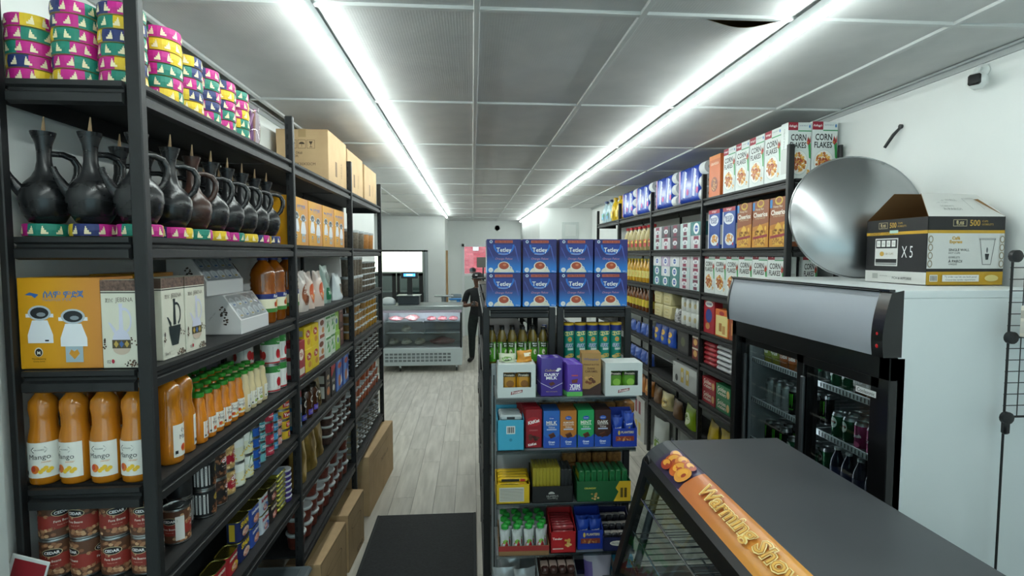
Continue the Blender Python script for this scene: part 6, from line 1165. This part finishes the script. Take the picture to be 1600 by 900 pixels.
p.text('Café', -.045, .195, '#b8903a', w=.035, bold=.04); p.text('Express', -.045, .178, '#b8903a', w=.055, bold=.04); p.text('SINGLE WALL', -.03, .146, '#2a2c2e', w=.09, bold=.01); p.text('HOT CUPS', -.05, .133, '#2a2c2e', w=.05); p.text('GOBELETS', -.05, .115, '#2a2c2e', w=.05); p.text('À PAROI', -.045, .1, '#2a2c2e', w=.06, bold=.01); p.text('UNIQUE', -.055, .086, '#2a2c2e', w=.036)
for a, b in (((.06, .19), (.075, .085)), ((.125, .19), (.11, .085)), ((.075, .085), (.11, .085))):
    dx, dy = b[0] - a[0], b[1] - a[1]; l = math.hypot(dx, dy); nx, ny = -dy/l*.001, dx/l*.001; p.poly([(a[0]-nx, a[1]-ny), (b[0]-nx, b[1]-ny), (b[0]+nx, b[1]+ny), (a[0]+nx, a[1]+ny)], '#3a3c3e'); p.k -= 1
p.k += 1; p.rect(.057, .188, .128, .194, '#3a3c3e'); p.rect(.059, .1895, .126, .1925, '#c9cac7'); p.poly([(.083, .13), (.102, .13), (.098, .105), (.087, .105)], '#2a2c2e'); p.ell(.092, .145, .004, .012, '#6a6c6e', 8)
for sx in (-1, 1):
    for q in range(4): p.ell(sx*(w_/2 - .012), .088 + q*.034, .011, .016, '#8a7f6a', 12); p.ell(sx*(w_/2 - .012), .088 + q*.034, .007, .011, '#c9cac7', 10)
p.rect(-.155, .014, -.12, .042, '#d8d8d2'); [p.rect(-.151 + q*.006, .017, -.148 + q*.006, .039, '#2a2a2c') for q in range(5)]; p.rect(-.1, .014, .06, .042, '#dcdcd6'); p.text('To order cup lids see back panel', -.02, .033, '#3a3a3a', w=.14); p.text('Couvercles vendus séparément', -.02, .021, '#3a3a3a', w=.13); p.ell(.115, .028, .03, .014, '#d0c07a', 16)
t.part('front_print', p, smooth=False)
s = Print((-w_/2, 0, 0), (0, -1, 0), (0, 0, 1)); s.rect(-d_/2, 0, d_/2, .052, '#c3c4c0'); s.rect(-d_/2, .215, d_/2, .228, OCH); s.text('CONTENT / CONTENU', -.08, .2215, '#3a2c08', w=.15)
s.rect(-.12, .075, .02, .20, '#cfd0cc'); s.rect(-.115, .08, .015, .195, '#15161a'); s.rect(-.117, .107, .017, .155, '#cfd0cc'); s.rect(-.115, .082, .015, .09, '#8f918e')
for q in range(4): s.rect(-.11 + q*.031, .162, -.087 + q*.031, .19, '#dfe0dc'); s.text('12', -.0985 + q*.031, .176, '#3a3c40', h=.01)
s.ell(-.075, .13, .014, .011, '#b8923a', 12); s.text('100 CUPS', -.03, .13, '#7a6a3a', w=.05); s.text('X 5', .075, .138, '#eceeec', w=.062, h=.05, bold=-.005)
s.rect(-.1, .244, -.045, .272, '#b0a484'); s.rect(-.098, .246, -.047, .27, '#101114'); s.text('8 oz', -.072, .261, '#c9b98a', w=.032, bold=.02); s.text('(236 ml)', -.072, .251, '#c9b98a', w=.03); s.text('500', -.012, .258, '#b8923a', w=.04, h=.025, bold=.02); s.text('CUPS', .03, .265, '#b8923a', w=.026); s.text('GOBELETS', .04, .252, '#b8923a', w=.05); s.rect(-.03, .222, .02, .235, '#a9c9bd')
s.rect(-.13, .016, -.095, .04, '#9a9c98'); s.text('PCV # APP5808', .05, .022, '#4a4c4a', w=.11); s.text('single wall hot cups', -.06, .03, '#4a4c4a', w=.05); t.part('side_print', s, smooth=False)
fp = Print((0, -d_/2, h_), (1, 0, 0), Vector((0, .13, .107)).normalized(), lift=.001); fp.text('SINGLE WALL', -.03, .12, '#9a9c9a', w=.12); fp.text('HOT CUPS', -.05, .1, '#9a9c9a', w=.06); fp.text('GOBELETS', -.04, .075, '#8a8c8a', w=.06); fp.text('À PAROI', -.03, .055, '#8a8c8a', w=.08); fp.rect(.06, .05, .062, .13, '#9a9c9a'); fp.rect(.11, .05, .112, .13, '#9a9c9a'); fp.rect(.06, .13, .112, .132, '#9a9c9a'); t.part('flap_print', fp, smooth=False)
t.put('open black, white and gold carton of paper cups on the cooler', (bx[0], bx[1], FZ + .004), -.02)
# ---- warming showcase in the foreground
GT_ = noisy('grey_painted_sheet', '#3b3e41', '#45484b', 3, .38, rr=(.33, .48)); BK = mat('#0e0f11', .42)
SX0, SX1, SY0, SY1, SZ = .845, 1.33, .55, 2.25, 1.36
w0 = tag(ob('warming_showcase', None, None, (0, 0, 0)), 'grey-topped warming showcase with orange lettered front strip in the foreground', 'showcase')
def wp(name, mb, parent=None, smooth=False, ang=38): return ob(name, mb.mesh(name, smooth, ang), parent or w0)
wp('top_panel', MB().box(SX0, SX1, SY0, SY1, SZ - .02, SZ, GT_, .004))
fx = [(.845 - .012, SZ - .002), (.812, SZ - .009), (.788, SZ - .02), (.765, SZ - .036), (.745, SZ - .058)]
fx = [(.846, SZ - .0005)] + fx
OR_ = gradmat('orange_strip_print', '#c9763c', '#e0a53c', 'Y', 1.75, 1.05, .3)
def stp(u, v): i = min(int(v * 5), 4); q = v * 5 - i; a, b = fx[5 - i], fx[5 - i - 1]; return (a[0] + (b[0] - a[0]) * q, SY1 - .11 - u * (SY1 - .11 - SY0), a[1] + (b[1] - a[1]) * q)
wp('front_strip', MB().grid(lambda u, v: stp(u, v), 10, 10, OR_), smooth=True, ang=60)
LS = SY1 - .11 - SY0; HS = .125
def strip_pt(u, v, d): x, y, z = stp(u / LS, min(max(v / HS, 0), 1)); x2, y2, z2 = stp(u / LS, min(max(v / HS + .05, 0), 1)); return (x - d * .7, y, z + d * .7)
sp = Print(fn=strip_pt, rough=.3, step=.0004)
sp.rect(0, 0, .25, HS, '#3a2c4a'); sp.poly([(.24, 0), (.27, 0), (.255, HS), (.24, HS)], '#8a7ac0'); 
for (u, v, r1, r2, cl) in ((.05, .085, .05, .03, '#c98a7a'), (.09, .06, .06, .045, '#c25a1c'), (.14, .085, .055, .038, '#d9822a'), (.19, .05, .06, .045, '#c9641c'), (.225, .09, .05, .03, '#b5481a'), (.26, .045, .055, .04, '#e09a3c'), (.1, .03, .05, .025, '#a83c14')):
    u *= .8; r1 *= .8; sp.ell(u, v, r1, r2 * .8, cl, 16); sp.ell(u - .008, v + .004, r1*.6, r2*.5, '#e8a83c', 14); sp.ell(u + .01, v, r1*.25, r2*.25, '#a8441c', 10)
sp.text('Warming Showcase', .71, .06, '#f6e29a', w=.74, h=.074, bold=.06); sp.text('Warming Showcase', .71, .06, '#b9762a', w=.725, h=.066, bold=.03); sp.text('Warming Showcase', .71, .06, '#e8b85a', w=.72, h=.062, bold=0.0); wp('strip_print', sp, smooth=True)
wp('end_cap', MB().prism([(z, x) for x, z in ([(SX0, SZ)] + fx + [(.73, SZ - .075), (.73, SZ - .1), (SX0, SZ - .1)])], 'y', SY1 - .11, SY1, GT_))
wp('lock_plate', MB().lathe([(.026, 0), (.026, .006), (.02, .009), (.019, .007)], 20, BK).xf(Matrix.Translation((.735, SY1 - .055, SZ - .07)) @ Matrix.Rotation(-R90, 4, 'Y')), smooth=True)
wp('front_rail', MB().prism([(SZ - .058, .745), (SZ - .058, .80), (SZ - .125, .80), (SZ - .125, .715), (SZ - .075, .725)], 'y', SY0, SY1 - .01, BK))
# slanted glass front and frame
a0, a1 = (.722, SZ - .12), (.60, .80)
for y0, y1 in ((SY1 - .045, SY1), (SY0, SY0 + .045)):
    wp('frame_post', MB().prism([(a0[1], a0[0]), (a0[1], a0[0] + .04), (a1[1], a1[0] + .04), (a1[1], a1[0])], 'y', y0, y1, BK)); wp('frame_post', MB().box(SX1 - .04, SX1, y0, y1, .80, SZ - .02, BK))
wp('inner_post', MB().tube([(a0[0] + .065, SY1 - .07, a0[1]), (a1[0] + .075, SY1 - .07, a1[1])], .016, 10, mat('#5a5f63', .3, .7)), smooth=True)
SG = clear_pane('showcase_glass', '#dfe8e8', .2)
wp('front_glass', MB().add([(a0[0] + .01, SY0 + .045, a0[1]), (a0[0] + .01, SY1 - .045, a0[1]), (a1[0] + .01, SY1 - .045, a1[1]), (a1[0] + .01, SY0 + .045, a1[1])], [(0, 1, 2, 3)], SG)); wp('end_glass', MB().add([(a0[0] + .03, SY1 - .02, a0[1]), (SX1 - .03, SY1 - .02, a0[1]), (SX1 - .03, SY1 - .02, .82), (a1[0] + .03, SY1 - .02, .82)], [(0, 1, 2, 3)], SG))
wp('floor_pan', MB().box(a1[0], SX1, SY0, SY1, .76, .80, BK, .004)); CHR = mat('#c3c8ca', .18, 1.0, name='chrome_wire')
wp('back_panel', MB().box(SX1 - .012, SX1, SY0 + .045, SY1 - .045, .8, SZ - .02, mat('#2a2c2e', .4)))
wp('shelf_ladder', MB().box(SX1 - .05, SX1 - .03, SY1 - .42, SY1 - .39, .80, SZ - .02, mat('#3a3d40', .3, .7)))
for z, x0 in ((1.14, .70), (1.0, .67), (.88, .655)):
    r = wp('wire_rack', MB().tube([(x0, SY0 + .1, z), (x0, SY1 - .08, z)], .004, 6, CHR).tube([(SX1 - .06, SY0 + .1, z), (SX1 - .06, SY1 - .08, z)], .004, 6, CHR).tube([((x0 + SX1) / 2 - .03, SY0 + .1, z - .006), ((x0 + SX1) / 2 - .03, SY1 - .08, z - .006)], .004, 6, CHR), smooth=True)
    wm_ = MB().tube([(x0, 0, 0), (SX1 - .06, 0, 0)], .0022, 5, CHR).mesh('rack_wire')
    n = int((SY1 - SY0 - .18) / .04)
    for q in range(n): ob('rack_wire', wm_, r, (0, SY1 - .1 - q * .04, z + .003))
t = T('counter', MB().box(.56, 1.37, .45, 2.27, .72, .759, mat('#2c2f32', .4), .004), 'counter', smooth=False); t.part('cabinet', MB().box(.62, 1.35, .5, 2.24, .06, .72, mat('#3a3d40', .5), .004), smooth=False); t.part('plinth', MB().box(.66, 1.33, .55, 2.2, 0, .06, mat('#17181a', .6)), smooth=False); t.put('dark low counter carrying the warming showcase', (0, 0, 0))
# ---- black wire grid panel at the right edge
gw = tag(ob('wire_grid_panel', None, None, (0, 0, 0)), 'black wire grid shelving panel with round connectors at the right edge', 'rack'); GB_ = mat('#121315', .45); gy = 1.80
GX0, GX1 = 1.908, 2.23
def gpnt(name, mb): ob(name, mb.mesh(name), gw)
for z in (2.155, 1.865, 1.575): gpnt('frame_wire', MB().tube([(GX0, gy, z), (GX1, gy, z)], .0045, 6, GB_)); 
for x in (GX0 + .006, GX1 - .006): gpnt('frame_wire', MB().tube([(x, gy, 0.02), (x, gy, 2.155)], .0045, 6, GB_))
for q in range(1, 6): gpnt('grid_wire', MB().tube([(GX0 + q*.055, gy, 1.575), (GX0 + q*.055, gy, 2.155)], .0018, 5, GB_))
for q in range(1, 14): gpnt('grid_wire', MB().tube([(GX0, gy, 1.575 + q*.0415), (GX1, gy, 1.575 + q*.0415)], .0018, 5, GB_))
for z in (2.155, 1.865, 1.575): gpnt('connector', MB().lathe([(.014, -.012), (.022, -.008), (.022, .008), (.014, .012)], 14, GB_).xf(Matrix.Translation((GX0 + .004, gy - .012, z)) @ Matrix.Rotation(R90, 4, 'X')))
for x in (GX0 + .006, GX1 - .006): gpnt('foot', MB().lathe([(.014, 0), (.014, .02), (.008, .03)], 10, GB_, c=(x, gy, 0)))
gpnt('foot', MB().box(GX0 - .008, GX0 + .016, gy - .02, gy + .002, 1.515, 1.575, GB_, .006))
t = plain('snack_packet', .07, .02, .11, '#d8d2c4', lambda p, w, h: [p.specks(0, h*.55, w*.4, h*.3, 12, ['#c2642c', '#b5302c', '#d9a03c'], .012, 3)]); t.put('small printed snack packet resting on the wire grid', (GX0 + .055, gy - .035, 1.871))
# ---- wall camera
t = T('security_camera', MB().box(-.05, .02, -.036, .036, -.036, .036, mat('#e4e7e5', .35), .022), 'camera'); t.part('lens_face', MB().box(-.054, -.04, -.024, .024, -.024, .024, mat('#0a0b0c', .15, coat=.5), .014)); t.part('mount', MB().tube([(-.01, 0, .03), (.0, 0, .055), (.03, 0, .06)], .008, 8, mat('#d6dad8', .35))); t.part('wall_plate', MB().lathe([(.03, 0), (.03, .008), (.02, .012)], 16, mat('#d6dad8', .35)).xf(Matrix.Translation((.036, 0, .05)) @ Matrix.Rotation(-R90, 4, 'Y'))); t.put('white security camera with black face high on the right wall', (X1 - .045, 2.30, 2.925), .5)
# ================================================================ far end of the shop
INOX = noisy('brushed_steel', '#9ea6a8', '#b4bbbc', 4, .3, stretch=(1, 14, 14), metal=.8)
CG_ = mat('#b9c6c8', .45, name='case_grey_enamel')
mc = tag(ob('meat_case', None, None, (0, 0, 0)), 'glass-fronted meat display case on castors at the end of the aisle', 'display case')
MX0, MX1, MY0, MY1 = -1.66, -.20, 10.0, 10.78
def mp(name, mb, parent=None, smooth=False): return ob(name, mb.mesh(name, smooth), parent or mc)
mp('base_panel', MB().box(MX0, MX1, MY0, MY1, .12, .445, CG_, .01))
vm = MB().box(-.03, .03, -.003, .001, -.006, .006, mat('#2c3436', .6)).mesh('vent', False)
for zr in (.205, .225, .265, .285, .325, .345):
    for q in range(15): ob('vent', vm, mc, (MX0 + .09 + q * .081, MY0, zr))
mp('deck', MB().box(MX0, MX1, MY0 + .02, MY1, .445, .46, INOX)); mp('top_panel', MB().box(MX0 - .02, MX1 + .02, MY0 + .0, MY1 + .02, 1.145, 1.225, INOX, .01))
for x in (MX0, MX1 - .03): mp('corner_post', MB().box(x, x + .03, MY0 + .01, MY0 + .04, .445, 1.145, BK)); mp('side_panel', MB().box(x, x + .03, MY0 + .04, MY1, .445, 1.145, INOX))
mp('back_panel', MB().box(MX0, MX1, MY1 - .03, MY1, .445, 1.145, mat('#dfe4e4', .4)))
mp('front_glass', MB().box(MX0 + .03, MX1 - .03, MY0 + .012, MY0 + .018, .46, 1.10, clear_pane('case_glass', '#eef4f4', .12)))
LG = mat('#f4f2ff', .4, emis=34.0, name='case_lamp_glow'); mp('lamp', MB().box(MX0 + .05, MX1 - .05, MY0 + .06, MY0 + .09, 1.10, 1.125, LG)); mp('front_rail', MB().box(MX0, MX1, MY0, MY0 + .03, 1.10, 1.145, mat('#b9b0c0', .35), .004))
for z in (.90, .69):
    for x0, x1 in ((MX0 + .05, -.92), (-.90, MX1 - .05)): mp('tray', MB().box(x0, x1, MY0 + .12, MY1 - .1, z, z + .012, INOX).box(x0, x1, MY0 + .12, MY0 + .13, z, z + .035, INOX))
for x in (MX0 + .3, MX1 - .1, MX0 + .3, MX1 - .1):
    pass
for x in (MX0 + .32, MX1 - .1):
    for y in (MY0 + .1, MY1 - .1): mp('castor', MB().lathe([(.03, -.014), (.036, -.01), (.036, .01), (.03, .014)], 14, mat('#26292b', .5)).xf(Matrix.Translation((x, y, .037)) @ Matrix.Rotation(R90, 4, 'Y')).box(x - .02, x + .02, y - .015, y + .03, .06, .12, INOX), smooth=True)
def meat(name, s, c1, c2, seed):
    rd = random.Random(seed); M = noisy(name + '_flesh', c1, c2, 18, .35, bump=.2); ph = [rd.uniform(0, 6) for _ in range(5)]
    def f(u, v): a = 2*PI*u; b = PI*v; k = 1 + .16*math.sin(3*a + ph[0])*math.sin(b) + .12*math.sin(5*b + ph[1] + 2*a); return (s[0]*k*math.sin(b)*math.cos(a), s[1]*k*math.sin(b)*math.sin(a), s[2]*(1 - math.cos(b)) * (1 + .1*math.sin(2*a + ph[2])))
    return T(name, MB().grid(f, 16, 8, M), 'meat', ang=80)
MTS = [meat('meat_cut', (.17, .12, .045), '#b5525a', '#e0b4b0', 1), meat('meat_cut', (.15, .12, .055), '#c26a6a', '#e6c4bd', 2), meat('meat_cut', (.12, .1, .04), '#9c3a44', '#d09a98', 3), meat('tripe_piece', (.13, .12, .06), '#8f8a7c', '#bdb8a8', 4), meat('dark_meat_cut', (.28, .14, .07), '#4a1a1e', '#7d3438', 5)]
for k, x, z, lb in ((0, -1.44, .915, 'pink meat cut on the upper left tray, nearest the shelves'), (1, -1.13, .915, 'pink meat cut on the upper left tray, farther right'), (2, -.78, .915, 'pink meat cut on the upper right tray, left piece'), (2, -.575, .915, 'pink meat cut on the upper right tray, middle piece'), (2, -.37, .915, 'pink meat cut on the upper right tray, right piece'), (3, -1.25, .705, 'pale bony meat piece on the lower left tray'), (3, -1.5, .462, 'pale tripe piece on the case floor, first from the left'), (3, -1.25, .462, 'pale tripe piece on the case floor, second from the left') , (3, -1.0, .462, 'pale tripe piece on the case floor, third from the left'), (4, -.56, .462, 'large dark red meat cut on the case floor')): MTS[k].put(lb, (x, MY0 + .33, z), jit(.3), 'meat in the case', (.75, 1, 1) if k == 3 else (.72, 1, 1) if k == 2 else (.85, 1, 1))
# scale on the case
t = T('counter_scale', MB().box(-.2, .2, -.16, .16, 0, .16, mat('#2a3338', .4), .01), 'scale', smooth=False); t.part('weighing_plate', MB().box(-.22, .22, -.18, .18, .161, .175, INOX, .006)); t.part('column', MB().box(-.05, .05, .1, .15, .16, .50, mat('#1c2022', .4), .01)); t.part('display', MB().box(-.16, .16, .08, .16, .48, .60, mat('#23282b', .35), .01)); s = Print((0, .08, .5), (1, 0, 0), (0, 0, 1)); s.rect(-.11, .02, .11, .075, mat('#4aa0f0', .3, emis=2.0)); s.rect(-.06, .035, .06, .06, mat('#c9e4ff', .3, emis=2.0)); t.part('screen', s, smooth=False); t.put('black counter scale with a blue lit display on the meat case', (-1.2, 10.42, 1.226))
t = T('white_bag', bag('q', .3, .14, .2, '#c9d2d4', seed=91).root and MB().lathe([(.13, 0), (.15, .03), (.13, .09), (.07, .13), (.02, .14)], 14, mat('#c4cdd0', .3, coat=.3), sy=.8), 'bag', ang=70); t.put('crumpled white plastic bag on the meat case beside the scale', (-1.58, 10.35, 1.226))
# grinder and blue box
t = T('meat_grinder', MB().box(-.11, .11, -.1, .1, 0, .2, INOX, .02), 'grinder'); t.part('feed_pan', MB().box(-.18, .18, -.1, .1, .32, .345, INOX, .01).lathe([(.05, .2), (.04, .26), (.05, .32)], 12, INOX)); t.part('crank', MB().tube([(-.06, -.12, .08), (.06, -.12, .2)], .01, 6, STEEL).tube([(-.05, -.12, .19), (.05, -.12, .09)], .01, 6, STEEL)); t.part('grind_head', MB().lathe([(.05, 0), (.055, .02), (.055, .05)], 14, STEEL).xf(Matrix.Translation((0, -.1, .14)) @ Matrix.Rotation(R90, 4, 'X'))); 
BKT = T('back_table', MB().box(-.62, .12, -.3, .3, .86, .90, INOX, .004), 'table', smooth=False)
for sx in (-.58, .08):
    for sy in (-.26, .26): BKT.part('leg', MB().box(sx - .02, sx + .02, sy - .02, sy + .02, 0, .86, INOX))
BKT.part('backsplash', MB().box(-.1, .12, .24, .3, .90, 1.32, INOX, .004)); BKT.put('steel work table behind the meat case', (-.36, 11.55, 0)); t.put('steel meat grinder on the work table', (-.60, 11.45, .901), 0, None, (1.1, 1.1, 1.2))
t = T('glove_box', MB().box(-.1, .1, -.07, .07, 0, .32, mat('#c9d4d8', .5), .005).box(.03, .1003, -.0703, .0703, .0, .3203, mat('#2a7ac0', .5)), 'box', smooth=False); t.part('lid', MB().box(-.13, .13, -.09, .09, .32, .345, mat('#2f86d0', .4), .006)); t.put('blue and white box on the steel work table', (-.36, 11.42, .901))
# tall fridge with lit sign
tf = tag(ob('upright_fridge', None, None, (0, 0, 0)), 'tall black glass-door fridge with a lit white header at the far left', 'fridge'); TX0, TX1, TY = -2.22, -1.0, 11.7
def tp(name, mb): return ob(name, mb.mesh(name, False), tf)
tp('body', MB().box(TX0, TX0 + .04, TY, TY + .7, .05, 2.26, BK).box(TX1 - .04, TX1, TY, TY + .7, .05, 2.26, mat('#6d7678', .45)).box(TX0, TX1, TY, TY + .7, 2.22, 2.26, BK).box(TX0, TX1, TY + .66, TY + .7, .05, 2.26, mat('#8f999b', .5)).box(TX0, TX1, TY, TY + .7, 0, .2, BK)); tp('header', MB().box(TX0 + .02, TX1 - .07, TY - .02, TY + .02, 1.80, 2.22, mat('#eef8e0', .4, emis=3.5, name='lit_header')))
for x0, x1 in ((TX0 + .03, -1.62), (-1.6, TX1 - .05)): d = tp('door', MB().box(x0, x0 + .06, TY - .02, TY + .02, .22, 1.77, BK).box(x1 - .08, x1, TY - .02, TY + .02, .22, 1.77, BK).box(x0, x1, TY - .02, TY + .02, 1.71, 1.77, BK).box(x0, x1, TY - .02, TY + .02, .22, .3, BK)); ob('glass_pane', MB().box(x0 + .06, x1 - .08, TY - .002, TY + .004, .3, 1.71, clear_pane('fridge_glass', '#c4cfd0', .3)).mesh('glass_pane', False), d)
for z in (1.35, 1.0, .65): tp('wire_shelf', MB().box(TX0 + .05, TX1 - .05, TY + .08, TY + .62, z, z + .012, rl))
# timber upright and dome camera, switch plate
struct('trim_4', MB().box(-.62, -.575, 12.85, 12.93, 0, 2.26, noisy('raw_timber', '#8a6a48', '#a8875e', 8, .7, stretch=(6, 6, 1))))
t = T('dome_camera', MB().lathe([(.07, 0), (.07, -.03), (.05, -.06)][::-1], 16, mat('#c9d0ce', .4)), 'camera'); t.part('dome', MB().lathe([(.004, -.1), (.03, -.09), (.048, -.06)], 16, mat('#0a0b0d', .15))); t.put('black dome camera on the back wall near the ceiling', (.66, Y1 - .0, 2.86), (R90, 0, 0))
t = T('switch_panel', MB().box(-.16, .16, -.02, 0, -.16, .16, mat('#cdd4d2', .45), .006), 'panel'); t.part('cover_plate', MB().box(-.11, .11, -.028, -.018, -.11, .11, mat('#dbe0de', .4), .004)); t.put('white wall panel on the far right return wall', (1.86, 10.299, 2.62))
# hanging rack of packets beside the gondola end
hr = T('packet_stand', MB().box(-.09, .09, -.2, .2, 1.78, 1.8, BK).box(-.09, .09, -.2, .2, 0, .08, BK).box(-.012, .012, -.012, .012, .05, 2.12, mat('#3a3d3f', .5)), 'stand', smooth=False); hr.part('sign', MB().box(-.1, .1, -.02, 0, 1.96, 2.12, mat('#6a6a64', .5)), smooth=False)
for q in range(4): hr.part('packet', MB().box(-.08, .08, -.06, -.03, 1.36 + q*.1, 1.45 + q*.1, mat(('#b9a0a4', '#c9b4b0', '#8a7a78', '#c4bcb8')[q], .4), .008))
hr.put('narrow stand of hanging packets beside the man in the aisle', (.17, 8.6, 0))
# ================================================================ people
SKIN = mat('#6b4a3a', .5); TEE = noisy('black_cotton', '#0f1114', '#191c20', 30, .85); TRS = noisy('dark_green_trousers', '#121c1b', '#1c2826', 20, .85); SHOE = mat('#0c0d0f', .6)
def person(label, loc, rotz, cap=True, pose=True):
    vs = {'pelvis': (0, 0, .93, .135, .10), 'waist': (0, 0, 1.08, .135, .10), 'chest': (0, -.01, 1.28, .16, .11), 'upper': (0, 0, 1.43, .12, .085), 'neck': (0, -.01, 1.52, .055, .055), 'head0': (0, -.045, 1.60, .072, .08), 'head1': (0, -.06, 1.68, .078, .092), 'head2': (0, -.055, 1.75, .055, .07)}
    for s, n in ((-1, 'L'), (1, 'R')):
        vs['hip' + n] = (s*.09, 0, .88, .095, .095); vs['thigh' + n] = (s*.105, -.01, .68, .085, .085); vs['knee' + n] = (s*.11, -.015, .48, .062, .065); vs['calf' + n] = (s*.115, .01, .30, .058, .062); vs['ankle' + n] = (s*.12, .02, .10, .045, .05); vs['heel' + n] = (s*.12, .02, .055, .042, .045); vs['toe' + n] = (s*.135, -.16, .04, .042, .035)
        vs['shoulder' + n] = (s*.185, .0, 1.41, .068, .068); vs['elbow' + n] = (s*.25, -.02, 1.13, .048, .048); vs['wrist' + n] = (s*.09, -.26, 1.17, .032, .03); vs['palm' + n] = (s*.045, -.31, 1.19, .038, .022)
    names = list(vs); ix = {n: i for i, n in enumerate(names)}; E_ = [('pelvis', 'waist'), ('waist', 'chest'), ('chest', 'upper'), ('upper', 'neck'), ('neck', 'head0'), ('head0', 'head1'), ('head1', 'head2')]
    for n in 'LR': E_ += [('pelvis', 'hip' + n), ('hip' + n, 'thigh' + n), ('thigh' + n, 'knee' + n), ('knee' + n, 'calf' + n), ('calf' + n, 'ankle' + n), ('ankle' + n, 'heel' + n), ('heel' + n, 'toe' + n), ('upper', 'shoulder' + n), ('shoulder' + n, 'elbow' + n), ('elbow' + n, 'wrist' + n), ('wrist' + n, 'palm' + n)]
    me = bpy.data.meshes.new('person'); me.from_pydata([vs[n][:3] for n in names], [(ix[a], ix[b]) for a, b in E_], []); tmp = bpy.data.objects.new('person_skeleton', me); COL.objects.link(tmp)
    md = tmp.modifiers.new('skin', 'SKIN'); md.use_smooth_shade = True
    for i, n in enumerate(names): sv = me.skin_vertices[0].data[i]; sv.radius = (vs[n][3], vs[n][4]); sv.use_root = (n == 'pelvis')
    su = tmp.modifiers.new('sub', 'SUBSURF'); su.levels = 2; su.render_levels = 2
    dg = bpy.context.evaluated_depsgraph_get(); bm2 = bpy.data.meshes.new_from_object(tmp.evaluated_get(dg)); bpy.data.objects.remove(tmp)
    bm2.name = 'person'; bm2.materials.clear(); [bm2.materials.append(q) for q in (SKIN, TEE, TRS, SHOE)]
    for pl in bm2.polygons:
        x, y, z = pl.center; pl.use_smooth = True; arm = (abs(x) > .2 and z < 1.22) or (y < -.12 and 1.0 < z < 1.3)
        pl.material_index = 3 if z < .10 else 2 if z < .94 else 0 if (z > 1.50 or arm) else 1
    o = tag(ob('person', bm2, None, loc, (0, 0, rotz)), label, 'person')
    f = MB(); ey = mat('#120d0a', .3)
    f.lathe([(.004, -.012), (.014, -.004), (.012, .008), (.003, .02)], 8, SKIN, c=(0, -.152, 1.655)); ob('nose', f.mesh('nose'), o)
    for s in (-1, 1): ob('eye', MB().lathe([(.002, -.007), (.011, 0), (.002, .007)], 8, ey, c=(s*.03, -.140, 1.685)).mesh('eye'), o); ob('ear', MB().lathe([(.004, -.025), (.013, 0), (.004, .025)], 8, SKIN, c=(s*.083, -.045, 1.67), sy=1.6).mesh('ear'), o)
    ob('mouth', MB().box(-.022, .022, -.140, -.128, 1.613, 1.620, mat('#4a2c26', .5), .003).mesh('mouth'), o)
    for s in (-1, 1):
        for k in range(4): y = -.325 - .004*k; ob('finger', MB().tube([(s*.045, -.33 + .008*k, 1.205 - .015*k), (s*.02, -.352 + .008*k, 1.208 - .015*k), (s*-.005, -.35 + .008*k, 1.205 - .015*k)], [.0085, .008, .006], 7, SKIN).mesh('finger'), o)
        ob('thumb', MB().tube([(s*.05, -.30, 1.21), (s*.035, -.315, 1.235), (s*.015, -.325, 1.243)], [.010, .009, .007], 7, SKIN).mesh('thumb'), o)
    if cap:
        K = mat('#0d0e11', .7); m = MB().lathe([(.094, 0), (.097, .03), (.085, .075), (.05, .105), (.004, .115)], 20, K, c=(0, -.05, 1.70), sy=1.12); cpo = ob('cap', m.mesh('cap'), o); ob('cap_brim', MB().grid(lambda u, v: ((u - .5)*.17, -.12 - v*.10*math.sin(PI*(.15 + .7*u)), 1.712 - .02*v - .02*(2*u - 1)**2), 10, 4, K).mesh('cap_brim'), cpo)
        e = Print((0, -.158, 1.745), (1, 0, 0), (0, .35, .93), lift=.002); [e.ell(s*.014, .012, .018, .011, '#e8eaea', 12) for s in (-1, 1)]; [e.ell(s*.024, .012, .013, .007, '#0d0e11', 10) for s in (-1, 1)]; ob('cap_emblem', e.mesh('cap_emblem', False), cpo)
    else: ob('hair', MB().lathe([(.084, 0), (.094, .03), (.085, .075), (.05, .105), (.004, .113)], 18, mat('#0f0c0b', .8), c=(0, -.05, 1.69), sy=1.15).mesh('hair'), o)
    return o
man = person('man in black cap, black polo and dark trousers looking at his phone', (.12, 10.95, .0), -.25)
man.scale = (1.22, 1.1, 1.0)
ph_ = T('phone', MB().box(-.038, .038, -.005, .005, -.07, .07, mat('#141518', .2), .004), 'phone'); ph_.part('screen', MB().box(-.034, .034, .0052, .0056, -.064, .064, mat('#2a3038', .2)), smooth=False); c_, s_ = math.cos(-.25), math.sin(-.25); ph_.put('dark phone held in both hands by the man in the cap', (.12 - s_ * -.375, 10.95 + c_ * -.375, 1.215), (-1.0, 0, -.25))
person('dark-haired person outside behind the back door glass', (-.0, 15.35, .0), .2, cap=False)
# notice card at the lower left corner
t = T('notice_card', MB().box(-.05, .05, -.002, .002, 0, .09, mat('#d9dcda', .5), .001), 'card', smooth=False); p = Print((0, -.002, 0), (1, 0, 0), (0, 0, 1)); p.rect(-.04, .01, .045, .08, '#8f1c26'); t.part('print', p, smooth=False); t.put('small red and white notice card beside the wall post at lower left', (-1.235, 1.535, 1.245), (0, .3, 0))
